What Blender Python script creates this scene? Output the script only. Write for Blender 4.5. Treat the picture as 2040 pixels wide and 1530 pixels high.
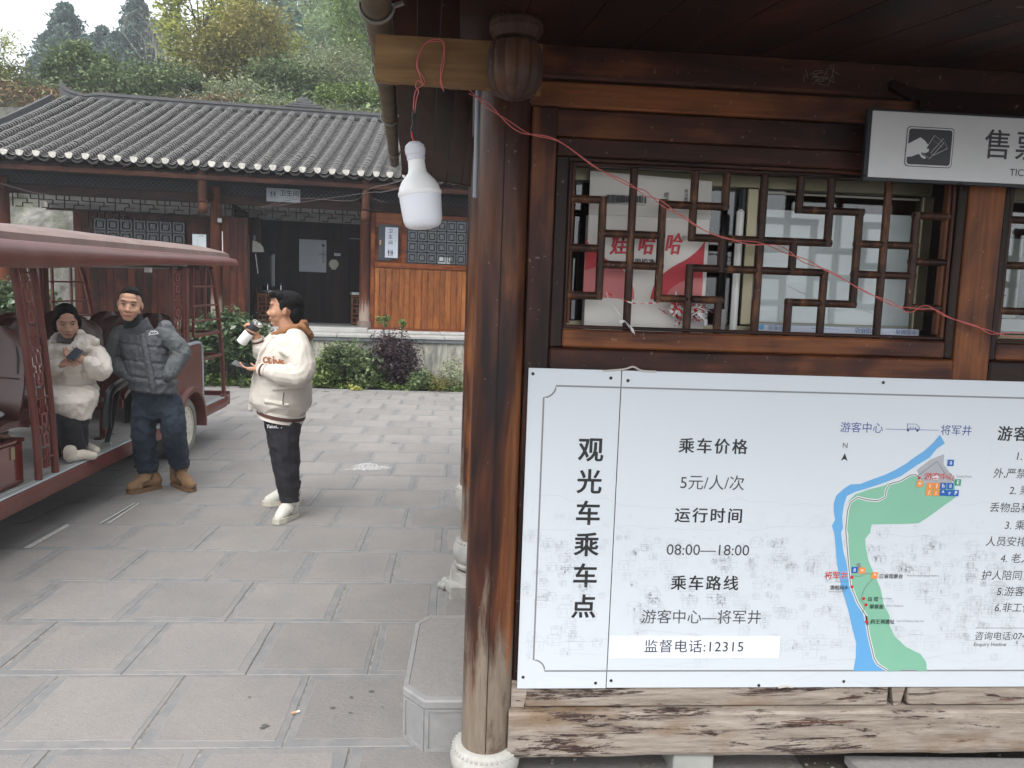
import bpy, bmesh, math, random
import numpy as np
from mathutils import Vector, Matrix, noise as mnoise
random.seed(7); rng = np.random.default_rng(7)
S = bpy.context.scene; COL = S.collection
for o in list(bpy.data.objects): bpy.data.objects.remove(o)
# ---------------------------------------------------------------- camera, sky, sun, exposure
CA = ((0.9971, -0.0688, 0.0340), (-0.0264, 0.1084, 0.9938), (0.0721, 0.9917, -0.1063))   # right, up, forward
FPX = 1497.85; EYE = Vector((0, 0, 1.65))
_r, _u, _f = (Vector(v).normalized() for v in CA)
_u = (_u - _u.dot(_f)*_f).normalized(); _r = _f.cross(_u)
cam = bpy.data.cameras.new('camera'); camo = bpy.data.objects.new('camera', cam); COL.objects.link(camo)
cam.sensor_width = 36; cam.lens = FPX/2040*36; cam.clip_start = .05; cam.clip_end = 900
m = Matrix((( _r.x, _u.x, -_f.x), (_r.y, _u.y, -_f.y), (_r.z, _u.z, -_f.z))).to_4x4(); m.translation = EYE
camo.matrix_world = m; S.camera = camo
S.view_settings.view_transform = 'Standard'; S.view_settings.look = 'None'
S.view_settings.exposure = 1.2; S.view_settings.gamma = 1; S.view_settings.use_curve_mapping = False
S.cycles.volume_bounces = 0
SUN_EL, SUN_AZ = math.radians(58), math.radians(200)
W = bpy.data.worlds.new('World'); S.world = W; W.use_nodes = True
wn = W.node_tree; bg = wn.nodes['Background']
sky = wn.nodes.new('ShaderNodeTexSky'); sky.sky_type = 'NISHITA'; sky.sun_disc = False
sky.sun_elevation = SUN_EL; sky.sun_rotation = SUN_AZ; sky.dust_density = 6; sky.air_density = 1.0; sky.ozone_density = .4
hs = wn.nodes.new('ShaderNodeHueSaturation'); hs.inputs['Saturation'].default_value = .12
wn.links.new(sky.outputs[0], hs.inputs['Color'])
wmix = wn.nodes.new('ShaderNodeMix'); wmix.data_type = 'RGBA'; wmix.inputs[0].default_value = .6   # an even cloud sheet over the sky
wn.links.new(hs.outputs[0], wmix.inputs[6]); wmix.inputs[7].default_value = (7.2, 7.5, 7.9, 1)
wn.links.new(wmix.outputs[2], bg.inputs['Color']); bg.inputs['Strength'].default_value = .12
sl = bpy.data.lights.new('sun', 'SUN'); sl.energy = 1.05; sl.angle = math.radians(42); sl.color = (1, .97, .93)
slo = bpy.data.objects.new('sun', sl); COL.objects.link(slo)
sd = Vector((math.sin(SUN_AZ)*math.cos(SUN_EL), math.cos(SUN_AZ)*math.cos(SUN_EL), math.sin(SUN_EL)))
slo.rotation_euler = sd.to_track_quat('Z', 'Y').to_euler(); slo.location = (0, 0, 30)

# ---------------------------------------------------------------- helpers
def ray(px, py): return _r*(px-1020) + _u*(765-py) + _f*FPX
def at(px, py, Y):                      # a point seen at that pixel, on the upright plane at depth Y
    r = ray(px, py); return EYE + r*(Y/r.y)
def atx(px, py, X):
    r = ray(px, py); return EYE + r*(X/r.x)
def gnd(px, py, z=0):
    r = ray(px, py); return EYE + r*((z-EYE.z)/r.z)
WM = {}                                  # world matrices of things
class MB:
    def __init__(s, M=None): s.v = []; s.f = []; s.sm = []; s.mi = []; s.M = M
    def add(s, vs, fs, smooth=False, mi=0):
        b = len(s.v)
        s.v += [tuple(s.M @ Vector(v)) if s.M else tuple(v) for v in vs]
        s.f += [tuple(i+b for i in f) for f in fs]; s.sm += [smooth]*len(fs); s.mi += [mi]*len(fs); return s
    def box(s, x0, x1, y0, y1, z0, z1, mi=0, b=0):
        if b:
            X = [x0, x0+b, x1-b, x1]; Y = [y0, y0+b, y1-b, y1]; Z = [z0, z0+b, z1-b, z1]; vs = []; ix = {}
            for i in (0, 1):
                for j in (0, 1):
                    for k in (0, 1):
                        for ax in range(3):
                            p = [X[1+i], Y[1+j], Z[1+k]]; p[ax] = ((X, Y, Z)[ax])[3*(i, j, k)[ax]]
                            ix[i, j, k, ax] = len(vs); vs.append(p)
            fs = []
            for ax in range(3):
                o1, o2 = [a for a in range(3) if a != ax]
                for e in (0, 1):
                    q = []
                    for (c, d) in ((0, 0), (1, 0), (1, 1), (0, 1)):
                        t = [0, 0, 0]; t[ax] = e; t[o1] = c; t[o2] = d; q.append(ix[t[0], t[1], t[2], ax])
                    fs.append(q)
                for c in (0, 1):
                    for d in (0, 1):
                        t0 = [0, 0, 0]; t0[o1] = c; t0[o2] = d; t1 = list(t0); t1[ax] = 1
                        fs.append([ix[t0[0], t0[1], t0[2], o1], ix[t1[0], t1[1], t1[2], o1], ix[t1[0], t1[1], t1[2], o2], ix[t0[0], t0[1], t0[2], o2]])
            for i in (0, 1):
                for j in (0, 1):
                    for k in (0, 1): fs.append([ix[i, j, k, 0], ix[i, j, k, 1], ix[i, j, k, 2]])
            return s.add(vs, fs, False, mi)
        vs = [(x, y, z) for x in (x0, x1) for y in (y0, y1) for z in (z0, z1)]
        return s.add(vs, [(0, 1, 3, 2), (4, 6, 7, 5), (0, 4, 5, 1), (2, 3, 7, 6), (0, 2, 6, 4), (1, 5, 7, 3)], False, mi)
    def bar(s, p, q, w, h, up=(0, 0, 1), mi=0):
        p = Vector(p); q = Vector(q); d = (q-p).normalized(); r = d.cross(Vector(up)).normalized(); u = r.cross(d)
        vs = [e + r*(a*w/2) + u*(b*h/2) for e in (p, q) for a in (-1, 1) for b in (-1, 1)]
        return s.add(vs, [(0, 1, 3, 2), (4, 6, 7, 5), (0, 4, 5, 1), (2, 3, 7, 6), (0, 2, 6, 4), (1, 5, 7, 3)], False, mi)
    def tube(s, pts, r, n=8, cap=True, mi=0, flat=1.0, up=None, round_=False):
        pts = [Vector(p) for p in pts]; N = len(pts); R = list(r) if hasattr(r, '__len__') else [r]*N
        if len(R) != N: R = list(np.interp(np.linspace(0, 1, N), np.linspace(0, 1, len(R)), R))
        if round_:                        # rounded ends
            d0 = (pts[0]-pts[1]).normalized(); d1 = (pts[-1]-pts[-2]).normalized()
            a = [pts[0]+d0*R[0]*k for k in (.97, .75, .4)]; ar = [R[0]*k for k in (.25, .66, .92)]
            b = [pts[-1]+d1*R[-1]*k for k in (.4, .75, .97)]; br = [R[-1]*k for k in (.92, .66, .25)]
            pts = a+pts+b; R = ar+R+br; N = len(pts)
        vs = []; u = None
        for i, p in enumerate(pts):
            d = (pts[min(i+1, N-1)]-pts[max(i-1, 0)]).normalized()
            if u is None:
                u = Vector(up) if up else (Vector((0, 0, 1)) if abs(d.z) < .9 else Vector((0, 1, 0)))
            u = (u - u.dot(d)*d).normalized(); w = d.cross(u)
            for k in range(n):
                a = 2*math.pi*k/n; vs.append(p + (u*math.cos(a)*flat + w*math.sin(a))*R[i])
        fs = [(i*n+k, i*n+(k+1) % n, (i+1)*n+(k+1) % n, (i+1)*n+k) for i in range(N-1) for k in range(n)]
        if cap: fs += [tuple(range(n))[::-1], tuple((N-1)*n+k for k in range(n))]
        return s.add(vs, fs, True, mi)
    def lathe(s, prof, c=(0, 0, 0), n=16, axis=None, mi=0, smooth=True, fl=None):
        Mx = Matrix.Translation(c)
        if axis is not None: Mx = Mx @ Vector(axis).to_track_quat('Z', 'Y').to_matrix().to_4x4()
        vs = []
        for r, z in prof:
            for k in range(n):
                a = 2*math.pi*k/n; rr = r*(fl(a, z) if fl else 1)
                vs.append(Mx @ Vector((rr*math.cos(a), rr*math.sin(a), z)))
        N = len(prof)
        fs = [(i*n+k, i*n+(k+1) % n, (i+1)*n+(k+1) % n, (i+1)*n+k) for i in range(N-1) for k in range(n)]
        fs += [tuple(range(n))[::-1], tuple((N-1)*n+k for k in range(n))]
        return s.add(vs, fs, smooth, mi)
    def prism(s, poly, fn, c0, c1, mi=0, smooth=False):
        n = len(poly); vs = [fn(a, b, c0) for a, b in poly]+[fn(a, b, c1) for a, b in poly]
        fs = [tuple(range(n)), tuple(range(n, 2*n))[::-1]]+[(i, n+i, n+(i+1) % n, (i+1) % n) for i in range(n)]
        return s.add(vs, fs, smooth, mi)
    def loft(s, secs, closed=True, cap=True, mi=0, smooth=True):
        n = len(secs[0]); vs = [p for q in secs for p in q]; m_ = n if closed else n-1
        fs = [(i*n+k, i*n+(k+1) % n, (i+1)*n+(k+1) % n, (i+1)*n+k) for i in range(len(secs)-1) for k in range(m_)]
        if cap and closed: fs += [tuple(range(n))[::-1], tuple((len(secs)-1)*n+k for k in range(n))]
        return s.add(vs, fs, smooth, mi)
    def ell(s, c, r, n=12, m=8, R=None, mi=0):      # ellipsoid
        vs = []; c = Vector(c)
        for i in range(1, m):
            t = math.pi*i/m
            for k in range(n):
                a = 2*math.pi*k/n; p = Vector((r[0]*math.sin(t)*math.cos(a), r[1]*math.sin(t)*math.sin(a), r[2]*math.cos(t)))
                vs.append(c + (R @ p if R else p))
        top = Vector((0, 0, r[2])); vs += [c+(R @ top if R else top), c-(R @ top if R else top)]; T = len(vs)-2
        fs = [(i*n+k, i*n+(k+1) % n, (i+1)*n+(k+1) % n, (i+1)*n+k) for i in range(m-2) for k in range(n)]
        fs += [(T, (k+1) % n, k) for k in range(n)]+[(T+1, (m-2)*n+k, (m-2)*n+(k+1) % n) for k in range(n)]
        return s.add(vs, fs, True, mi)
    def mesh(s, name, ang=38):
        me = bpy.data.meshes.new(name); me.from_pydata(s.v, [], s.f)
        me.polygons.foreach_set('use_smooth', s.sm); me.polygons.foreach_set('material_index', s.mi)
        bm = bmesh.new(); bm.from_mesh(me); bmesh.ops.recalc_face_normals(bm, faces=bm.faces); bm.to_mesh(me); bm.free()
        if any(s.sm) and ang: me.set_sharp_from_angle(angle=math.radians(ang))
        return me
    def build(s, name, mats, parent=None, local=False, ang=38, **k):
        if not isinstance(mats, (list, tuple)): mats = [mats]
        return link(name, s.mesh(name, ang), mats, parent, local, **k)
def link(name, me, mats, parent=None, local=False, **k):
    for mt in mats: me.materials.append(mt)
    o = bpy.data.objects.new(name, me); COL.objects.link(o)
    if parent is not None:
        w = WM[parent.name]
        if not local: me.transform(w.inverted())
        o.parent = parent; WM[o.name] = w
    else:
        co = np.empty(len(me.vertices)*3); me.vertices.foreach_get('co', co); co = co.reshape(-1, 3)
        c = Vector(((co[:, 0].min()+co[:, 0].max())/2, (co[:, 1].min()+co[:, 1].max())/2, co[:, 2].min()))
        me.transform(Matrix.Translation(-c)); o.location = c; WM[o.name] = Matrix.Translation(c)
    tag(o, **k); return o
def tag(o, label=None, cat=None, group=None, kind=None):
    for a, b in (('label', label), ('category', cat), ('group', group), ('kind', kind)):
        if b: o[a] = b
    return o
def empty(name, loc, rz=0, **k):
    o = bpy.data.objects.new(name, None); COL.objects.link(o); o.location = loc; o.rotation_euler = (0, 0, rz)
    o.empty_display_size = .2; WM[o.name] = Matrix.Translation(loc) @ Matrix.Rotation(rz, 4, 'Z'); return tag(o, **k)
def kids(o): return [c for c in bpy.data.objects if c.parent == o]
def copy_piece(o, parent, off):
    c = o.copy(); COL.objects.link(c); c.parent = parent
    c.location = o.location + Vector(off); return c
def smooth_path(pts, n=6):               # Catmull-Rom
    P = [Vector(p) for p in pts]; P = [P[0]*2-P[1]]+P+[P[-1]*2-P[-2]]; out = []
    for i in range(1, len(P)-2):
        for k in range(n):
            t = k/n; a, b, c, d = P[i-1:i+3]
            out.append(.5*((2*b)+(c-a)*t+(2*a-5*b+4*c-d)*t*t+(3*b-a-3*c+d)*t**3))
    return out+[P[-2]]
TEXTS = []
def text(body, size, M4, mat, parent, name='lettering', align='CENTER', sx=1, bold=0, shear=0, spacing=1, label=None):
    c = bpy.data.curves.new('t', 'FONT'); c.body = body; c.size = size; c.align_x = align; c.align_y = 'CENTER'
    c.offset = bold*size; c.shear = shear; c.space_character = spacing; c.resolution_u = 4
    o = bpy.data.objects.new('t', c); COL.objects.link(o); TEXTS.append((o, M4 @ Matrix.Diagonal((sx, 1, 1, 1)), mat, parent, name, label))
def heavy(body, size, x, y, z, mat, par, k=.0009, **kw_):      # double-struck heading
    for j, (a, c) in enumerate(((-k, 0), (k, 0), (0, k*.7))): text(body, size, face_at(x+a, y-.0001*j, z+c), mat, par, bold=.004, **kw_)
def flush_texts():
    dg = bpy.context.evaluated_depsgraph_get()
    for o, M4, mat, parent, name, label in TEXTS:
        me = bpy.data.meshes.new_from_object(o.evaluated_get(dg)); me.transform(M4); me.materials.clear()
        me.name = name
        if len(me.vertices): link(name, me, [mat], parent, label=label)
    for t in TEXTS:
        c = t[0].data; bpy.data.objects.remove(t[0]); bpy.data.curves.remove(c)
    TEXTS.clear()
FRONT = Matrix(((1, 0, 0, 0), (0, 0, -1, 0), (0, 1, 0, 0), (0, 0, 0, 1)))     # text facing -Y
def face_at(x, y, z): return Matrix.Translation((x, y, z)) @ FRONT

# ---------------------------------------------------------------- materials
class NT:
    def __init__(s, name):
        s.m = bpy.data.materials.new(name); s.m.use_nodes = True; s.t = s.m.node_tree
        s.b = s.t.nodes['Principled BSDF']; s.out = s.t.nodes['Material Output']
    def n(s, typ, ins=None, **props):
        nd = s.t.nodes.new('ShaderNode'+typ)
        for k, v in props.items(): setattr(nd, k, v)
        for k, v in (ins or {}).items():
            i = nd.inputs[k]
            if isinstance(v, bpy.types.NodeSocket): s.t.links.new(v, i)
            elif isinstance(v, bpy.types.Node): s.t.links.new(v.outputs[0], i)
            else: i.default_value = v
        return nd
    def ramp(s, fac, stops, interp='LINEAR'):
        nd = s.n('ValToRGB', {0: fac}); cr = nd.color_ramp; cr.interpolation = interp
        while len(cr.elements) < len(stops): cr.elements.new(.5)
        for e, (p, c) in zip(cr.elements, stops):
            e.position = p; e.color = (c, c, c, 1) if not hasattr(c, '__len__') else (*c, 1)
        return nd.outputs[0]
    def mix(s, f, a, b, mode='MIX'):
        nd = s.n('Mix', data_type='RGBA', blend_type=mode); nd.clamp_factor = True
        for i, v in ((0, f), (6, a), (7, b)):
            if isinstance(v, (bpy.types.NodeSocket,)): s.t.links.new(v, nd.inputs[i])
            else: nd.inputs[i].default_value = v if i == 0 or len(v) == 4 else (*v, 1)
        return nd.outputs[2]
    def math(s, op, a, b=0.0, c=None):
        d = {0: a, 1: b}
        if c is not None: d[2] = c
        return s.n('Math', d, operation=op).outputs[0]
    def coords(s, scale=(1, 1, 1), rand=10.0, kind='Object'):
        tc = s.n('TexCoord').outputs[kind]
        if rand:
            oi = s.n('ObjectInfo').outputs['Random']
            tc = s.n('VectorMath', {0: tc, 1: s.n('CombineXYZ', {0: s.math('MULTIPLY', oi, rand), 1: s.math('MULTIPLY', oi, rand*1.7), 2: s.math('MULTIPLY', oi, rand*.6)}).outputs[0]}, operation='ADD').outputs[0]
        return s.n('Mapping', {'Vector': tc, 'Scale': scale}).outputs[0] if scale != (1, 1, 1) else tc
    def noise(s, vec, scale, detail=5, rough=.55, dist=0):
        return s.n('TexNoise', {'Vector': vec, 'Scale': scale, 'Detail': detail, 'Roughness': rough, 'Distortion': dist}).outputs[0]
    def bump(s, h, strength=.3, dist=.01, prev=None):
        d = {'Height': h, 'Strength': strength, 'Distance': dist}
        if prev: d['Normal'] = prev
        return s.n('Bump', d).outputs[0]
    def set(s, **k):
        for a, v in k.items():
            nm = {'col': 'Base Color', 'rough': 'Roughness', 'normal': 'Normal', 'metal': 'Metallic', 'coat': 'Coat Weight', 'spec': 'Specular IOR Level',
                  'coatr': 'Coat Roughness', 'sub': 'Subsurface Weight', 'trans': 'Transmission Weight', 'alpha': 'Alpha', 'sheen': 'Sheen Weight'}[a]
            i = s.b.inputs[nm]
            if isinstance(v, bpy.types.NodeSocket): s.t.links.new(v, i)
            else: i.default_value = (*v, 1) if a == 'col' else v
        return s.m
def sc(c, k): return tuple(min(1, x*k) for x in c)
def plain(name, c, rough=.5, metal=0, var=.12, nscale=6, bump=.0, bscale=60, coat=0, dirt=None, sub=0, sheen=0, spec=.5, fold=0, fscale=5):
    t = NT(name); v = t.coords()
    f = t.noise(v, nscale, 6)
    col = t.mix(t.ramp(f, [(.3, 0), (.7, 1)]), sc(c, 1-var), sc(c, 1+var))
    if dirt: col = t.mix(t.ramp(t.noise(v, nscale*.6, 8, .7), [(.52, 0), (.75, dirt[1])]), col, dirt[0])
    k = dict(col=col, rough=rough, metal=metal, coat=coat, sub=sub, sheen=sheen, spec=spec)
    if bump: k['normal'] = t.bump(t.noise(v, bscale, 6), bump, .004)
    if fold:      # cloth creases
        rg = t.n('TexNoise', {'Vector': t.coords((1, 1, .8), 3), 'Scale': fscale, 'Detail': 3.0, 'Roughness': .55, 'Distortion': 1.2}, noise_type='RIDGED_MULTIFRACTAL', normalize=True).outputs[0]
        k['normal'] = t.bump(rg, fold, .03, k.get('normal'))
    if sub: t.b.inputs['Subsurface Radius'].default_value = (.012, .004, .002)
    return t.set(**k)
def wood(name, dark, mid, light, axis='x', pos=(.42, .515, .625), rough=.46, coat=.08, grain=.5, low=2.2, bump=.25, seed=0, spots=True, spec=.2):
    t = NT(name); st = {'x': (.18, 1.4, 1.4), 'y': (1.4, .18, 1.4), 'z': (1.4, 1.4, .18)}[axis]
    fine = {'x': (.05, 1, 1), 'y': (1, .05, 1), 'z': (1, 1, .05)}[axis]
    v = t.coords(st); vf = t.coords(fine)
    l = t.math('ADD', t.math('MULTIPLY', t.noise(v, low, 4, .6, .6), .72), t.math('MULTIPLY', t.noise(t.coords(tuple(.55+.3*q for q in st), 4), low*2.6, 3, .5, .8), .28)); g = t.noise(vf, 70, 6, .7, .3)
    col = t.ramp(l, [(pos[0], dark), (pos[1], mid), (pos[2], light)])
    col = t.mix(grain, col, t.mix(1.0, col, t.ramp(g, [(.3, .25), (.7, 1.7)]), 'MULTIPLY'))
    if spots:
        sp = t.ramp(t.noise(t.coords(), 55, 2, .5), [(.70, 0), (.74, 1)])
        col = t.mix(t.math('MULTIPLY', sp, .35), col, (.32, .27, .22))
        kn = t.ramp(t.n('TexVoronoi', {'Vector': t.coords({'x': (.7, 3, 3), 'y': (3, .7, 3), 'z': (3, 3, .7)}[axis]), 'Scale': 2.0}).outputs[0], [(.03, 1), (.09, 0)])
        col = t.mix(t.math('MULTIPLY', kn, .8), col, sc(dark, .6))
    return t.set(col=col, rough=rough, coat=min(coat, .12), coatr=.3, spec=spec, normal=t.bump(g, bump, .003))
DK, MD, LT = (.016, .006, .004), (.055, .017, .010), (.20, .068, .022)
kw = {ax: wood('varnished_wood_'+ax, DK, MD, LT, ax) for ax in 'xyz'}
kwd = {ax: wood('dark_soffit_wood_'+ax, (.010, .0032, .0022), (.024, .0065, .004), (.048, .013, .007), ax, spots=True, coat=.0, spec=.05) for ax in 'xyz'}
bar_w = wood('charred_bar_wood', (.014, .007, .005), (.050, .020, .011), (.17, .070, .028), 'z', pos=(.40, .53, .66), low=11, coat=.1)
def column_wood():
    t = NT('column_wood'); v = t.coords((1.6, 1.6, .35), 0)
    l = t.noise(v, 2.6, 4, .6, .5); g = t.noise(t.coords((1, 1, .05), 0), 80, 6, .7, .3)
    col = t.ramp(l, [(.34, (.015, .007, .007)), (.45, (.075, .025, .013)), (.57, (.26, .092, .028)), (.72, (.34, .15, .055))])
    col = t.mix(.45, col, t.mix(1.0, col, t.ramp(g, [(.3, .3), (.7, 1.6)]), 'MULTIPLY'))
    z = t.n('SeparateXYZ', {0: t.coords(rand=0)}).outputs[2]
    # paint rubbed off near the foot, ragged upper edge
    h = t.math('ADD', z, t.math('MULTIPLY', t.math('SUBTRACT', t.noise(t.coords((1, 1, .12), 0), 26, 4, .6), .5), 1.1))
    wf = t.n('MapRange', {0: h, 1: .62, 2: .42, 3: 0.0, 4: 1.0}).outputs[0]
    ww = t.mix(t.noise(t.coords((1, 1, .1), 0), 60, 5, .7), (.10, .075, .055), (.30, .245, .19))
    ww = t.mix(t.ramp(t.noise(t.coords((1, 1, .4), 0), 9, 6, .7), [(.5, 0), (.66, .9)]), ww, (.05, .025, .018))
    col = t.mix(wf, col, ww)
    up = t.n('MapRange', {0: z, 1: 1.45, 2: 2.15, 3: 0.0, 4: .82}).outputs[0]      # shaft colour runs to near-black brown towards the top
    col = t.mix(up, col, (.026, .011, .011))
    ck = t.ramp(t.noise(t.coords((1, 1, .03), 0), 30, 3, .5, .2), [(.29, 1), (.32, 0)])
    col = t.mix(t.math('MULTIPLY', ck, .7), col, (.01, .006, .005))
    sp = t.ramp(t.noise(t.coords(rand=0), 60, 2, .5), [(.71, 0), (.74, .35)]); col = t.mix(sp, col, (.34, .28, .22))
    return t.set(col=col, rough=t.math('ADD', t.math('MULTIPLY', wf, .40), .38), coat=.08, spec=.25, normal=t.bump(g, .3, .003))
col_w = column_wood()
def weathered():
    t = NT('weathered_wood'); v = t.coords((.12, 1, 1.5))
    g = t.noise(v, 40, 8, .75, .2)
    base = t.ramp(g, [(.3, (.16, .125, .10)), (.55, (.33, .28, .235)), (.75, (.45, .40, .35))])
    st = t.ramp(t.noise(t.coords((.5, 1, 1.2)), 5, 5, .6), [(.52, 0), (.68, .75)]); base = t.mix(st, base, (.17, .10, .045))
    a = t.noise(t.coords((.22, 1, 1.9)), 10, 10, .80, .5)
    m1 = t.ramp(a, [(.55, 0), (.575, 1)]); m1 = t.mix(1.0, m1, t.ramp(t.noise(t.coords((.35, 1, 4)), 28, 8, .8), [(.40, .15), (.47, 1)]), 'MULTIPLY'); col = t.mix(m1, base, (.035, .016, .013))
    m2 = t.ramp(t.noise(t.coords((.2, 1, 3)), 9, 10, .75), [(.6, 0), (.63, .9)]); col = t.mix(m2, col, (.10, .035, .018))
    return t.set(col=col, rough=.75, normal=t.bump(t.mix(.5, g, t.math('SUBTRACT', 1, m1)), .5, .004))
weath = weathered()
rubbed = wood('new_pine_board', (.16, .085, .035), (.235, .135, .06), (.30, .18, .085), 'x', rough=.6, coat=0, grain=.3, spots=False, bump=.15)
stone_w = plain('white_stone', (.42, .41, .38), .75, var=.15, nscale=12, bump=.5, bscale=90, dirt=((.25, .22, .17), .6))
granite = plain('granite', (.25, .238, .23), .8, var=.1, nscale=60, bump=.6, bscale=220, dirt=((.19, .19, .18), .5))
granite_edge = plain('granite_edge', (.265, .262, .26), .6, var=.12, nscale=15, bump=.2)
dirt = plain('trodden_dirt', (.085, .07, .058), .95, var=.35, nscale=8, bump=.8, bscale=45, dirt=((.2, .17, .14), .4))
block_m = plain('concrete_block', (.33, .33, .31), .85, var=.12, bump=.5, dirt=((.18, .17, .15), .5))
alum = plain('champagne_aluminium', (.30, .27, .18), .35, metal=.7, var=.1)
dark_metal = plain('dark_metal', (.03, .032, .036), .4, metal=.4)
white_pl = plain('white_plastic', (.84, .84, .83), .35, var=.03, coat=.2)
white_dif = plain('bulb_diffuser', (.80, .81, .87), .3, var=.02, coat=.1, sub=.0)
ink = plain('black_ink', (.018, .018, .02), .45, var=.05)
ink_t = plain('thin_ink', (.05, .05, .055), .45, var=.05)
ink_g = plain('grey_ink', (.22, .23, .24), .4, var=.03)
red_ink = plain('red_ink', (.55, .02, .02), .4, var=.03); blue_ink = plain('navy_ink', (.03, .06, .26), .4, var=.03)
river = plain('river_print', (.13, .38, .68), .35, var=.02); greenp = plain('park_print', (.22, .48, .34), .35, var=.03)
orange_p = plain('orange_print', (.80, .27, .06), .35, var=.03); blue_p = plain('blue_print', (.02, .12, .42), .35, var=.03)
green_p = plain('green_icon_print', (.02, .30, .16), .35); grey_p = plain('map_grey_print', (.38, .39, .42), .35, var=.03); white_p = plain('white_print', (.78, .79, .80), .4, var=.02)
sticker = plain('white_sticker', (.80, .83, .92), .3, var=.01)
def board_mat():
    t = NT('printed_board'); v = t.coords(rand=0); tc = t.n('TexCoord').outputs['Object']
    z = t.n('SeparateXYZ', {0: tc}).outputs[2]
    # pale line drawing of an old town, printed in grey over the lower part
    vor = t.n('TexVoronoi', {'Vector': t.n('Mapping', {'Vector': t.n('VectorMath', {0: tc, 1: t.n('VectorMath', {0: t.n('TexNoise', {'Vector': tc, 'Scale': 5.0}).outputs[1], 1: (.16, .16, .16)}, operation='MULTIPLY').outputs[0]}, operation='ADD').outputs[0], 'Scale': (1.0, 1, 1.6)}).outputs[0], 'Scale': 24.0}, feature='DISTANCE_TO_EDGE').outputs[0]
    vor2 = t.n('TexVoronoi', {'Vector': t.n('Mapping', {'Vector': tc, 'Scale': (1, 1, 2.2)}).outputs[0], 'Scale': 42.0}, feature='DISTANCE_TO_EDGE', ).outputs[0]
    ln = t.math('ADD', t.ramp(vor, [(.01, .8), (.03, 0)]), t.math('MULTIPLY', t.ramp(vor2, [(.02, 1), (.05, 0)]), t.ramp(t.noise(v, 6, 3), [(.5, 0), (.62, .8)])))
    band = t.math('MULTIPLY', t.n('MapRange', {0: t.math('ADD', z, t.math('MULTIPLY', t.noise(v, 3, 4), .3)), 1: .88, 2: .74}).outputs[0], t.n('MapRange', {0: z, 1: -.05, 2: .3}).outputs[0])
    f = t.math('MULTIPLY', t.math('MULTIPLY', t.ramp(t.noise(v, 30, 8, .8), [(.45, 0), (.6, 1)]), band), t.ramp(t.noise(v, 5, 4), [(.40, 0), (.6, .10)]))
    base = t.mix(t.noise(v, 1.5, 3), (.60, .65, .70), (.66, .70, .74))
    col = t.mix(f, base, (.42, .45, .50))
    sm = t.ramp(t.noise(t.coords((1, 1, .4), 0), 5, 8, .7), [(.62, 0), (.8, .3)]); col = t.mix(sm, col, (.45, .43, .38))
    return t.set(col=col, rough=.35, coat=.05)
board_m = board_mat()
sign_m = plain('brushed_sign', (.62, .62, .615), .38, metal=.25, var=.06, nscale=5)
carton = plain('white_carton', (.74, .71, .66), .8, var=.05, nscale=3, bump=.1); carton_red = plain('carton_red', (.55, .06, .075), .7, var=.08); carton_pink = plain('carton_pink', (.62, .20, .20), .7, var=.08)
foam = plain('white_panel', (.93, .94, .90), .6, var=.03)
strip_m = NT('striped_film')
_v = strip_m.coords(); _w = strip_m.n('TexWave', {'Vector': _v, 'Scale': 22.0, 'Distortion': 3.0, 'Detail': 2.0}, bands_direction='DIAGONAL').outputs[0]
strip_m = strip_m.set(col=strip_m.ramp(_w, [(.45, (.65, .62, .62)), (.55, (.55, .03, .03))]), rough=.22, coat=.4)
film = plain('white_film', (.72, .70, .70), .25, coat=.3)
wire_pink = plain('pink_wire', (.55, .13, .12), .4, var=.05); wire_red = plain('red_wire', (.45, .02, .05), .4); tape_b = plain('black_tape', (.012, .012, .013), .5)
def glass_mat(name='window_glass', tint=(.93, .95, .96)):
    t = NT(name); g = t.n('BsdfGlossy', {'Roughness': .03, 'Color': (1, 1, 1, 1)}); tr = t.n('BsdfTransparent', {'Color': (*tint, 1)})
    fr = t.n('Fresnel', {'IOR': 1.5}).outputs[0]; mx = t.n('MixShader', {0: t.math('ADD', t.math('MULTIPLY', fr, .75), .02), 1: tr, 2: g})
    t.t.links.new(mx.outputs[0], t.out.inputs[0]); return t.m
glass = glass_mat()
def slab_mat():
    t = NT('paving_stone'); v = t.coords(rand=30); rnd = t.n('ObjectInfo').outputs['Random']
    r = t.noise(v, 34, 8, .75); big = t.noise(v, 3, 5, .6)
    col = t.mix(r, (.200, .184, .172), (.298, .279, .262))
    col = t.mix(t.ramp(big, [(.38, 0), (.66, .6)]), col, (.195, .19, .19))
    col = t.mix(1.0, col, t.ramp(rnd, [(0, .91), (1, 1.08)]), 'MULTIPLY')
    col = t.mix(t.ramp(t.noise(t.coords(rand=0), 11, 5, .65), [(.66, 0), (.72, .25)]), col, (.13, .125, .12))
    col = t.mix(t.ramp(t.noise(t.coords(rand=0), .9, 4, .6), [(.42, 0), (.72, .55)]), col, (.30, .27, .245))
    ch = t.n('TexNoise', {'Vector': t.coords((1, 2.2, 1), 30), 'Scale': 55.0, 'Detail': 6.0, 'Roughness': .7}).outputs[0]
    return t.set(col=col, rough=.8, normal=t.bump(t.math('ADD', ch, t.math('MULTIPLY', r, .6)), .85, .006))
slab_c = slab_mat()
def slab_edge():
    t = NT('paving_chiselled_margin'); v = t.coords(rand=30)
    col = t.mix(t.noise(v, 22, 6, .6), (.155, .158, .163), (.205, .205, .206)); col = t.mix(t.ramp(t.noise(v, 7, 6, .7), [(.44, 0), (.56, .85)]), col, (.225, .215, .208))
    return t.set(col=col, rough=.6, normal=t.bump(t.noise(v, 80, 4), .25, .003))
slab_e = slab_edge()
joint_m = plain('sandy_joint', (.22, .205, .185), .95, var=.4, nscale=30, bump=.5)
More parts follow.
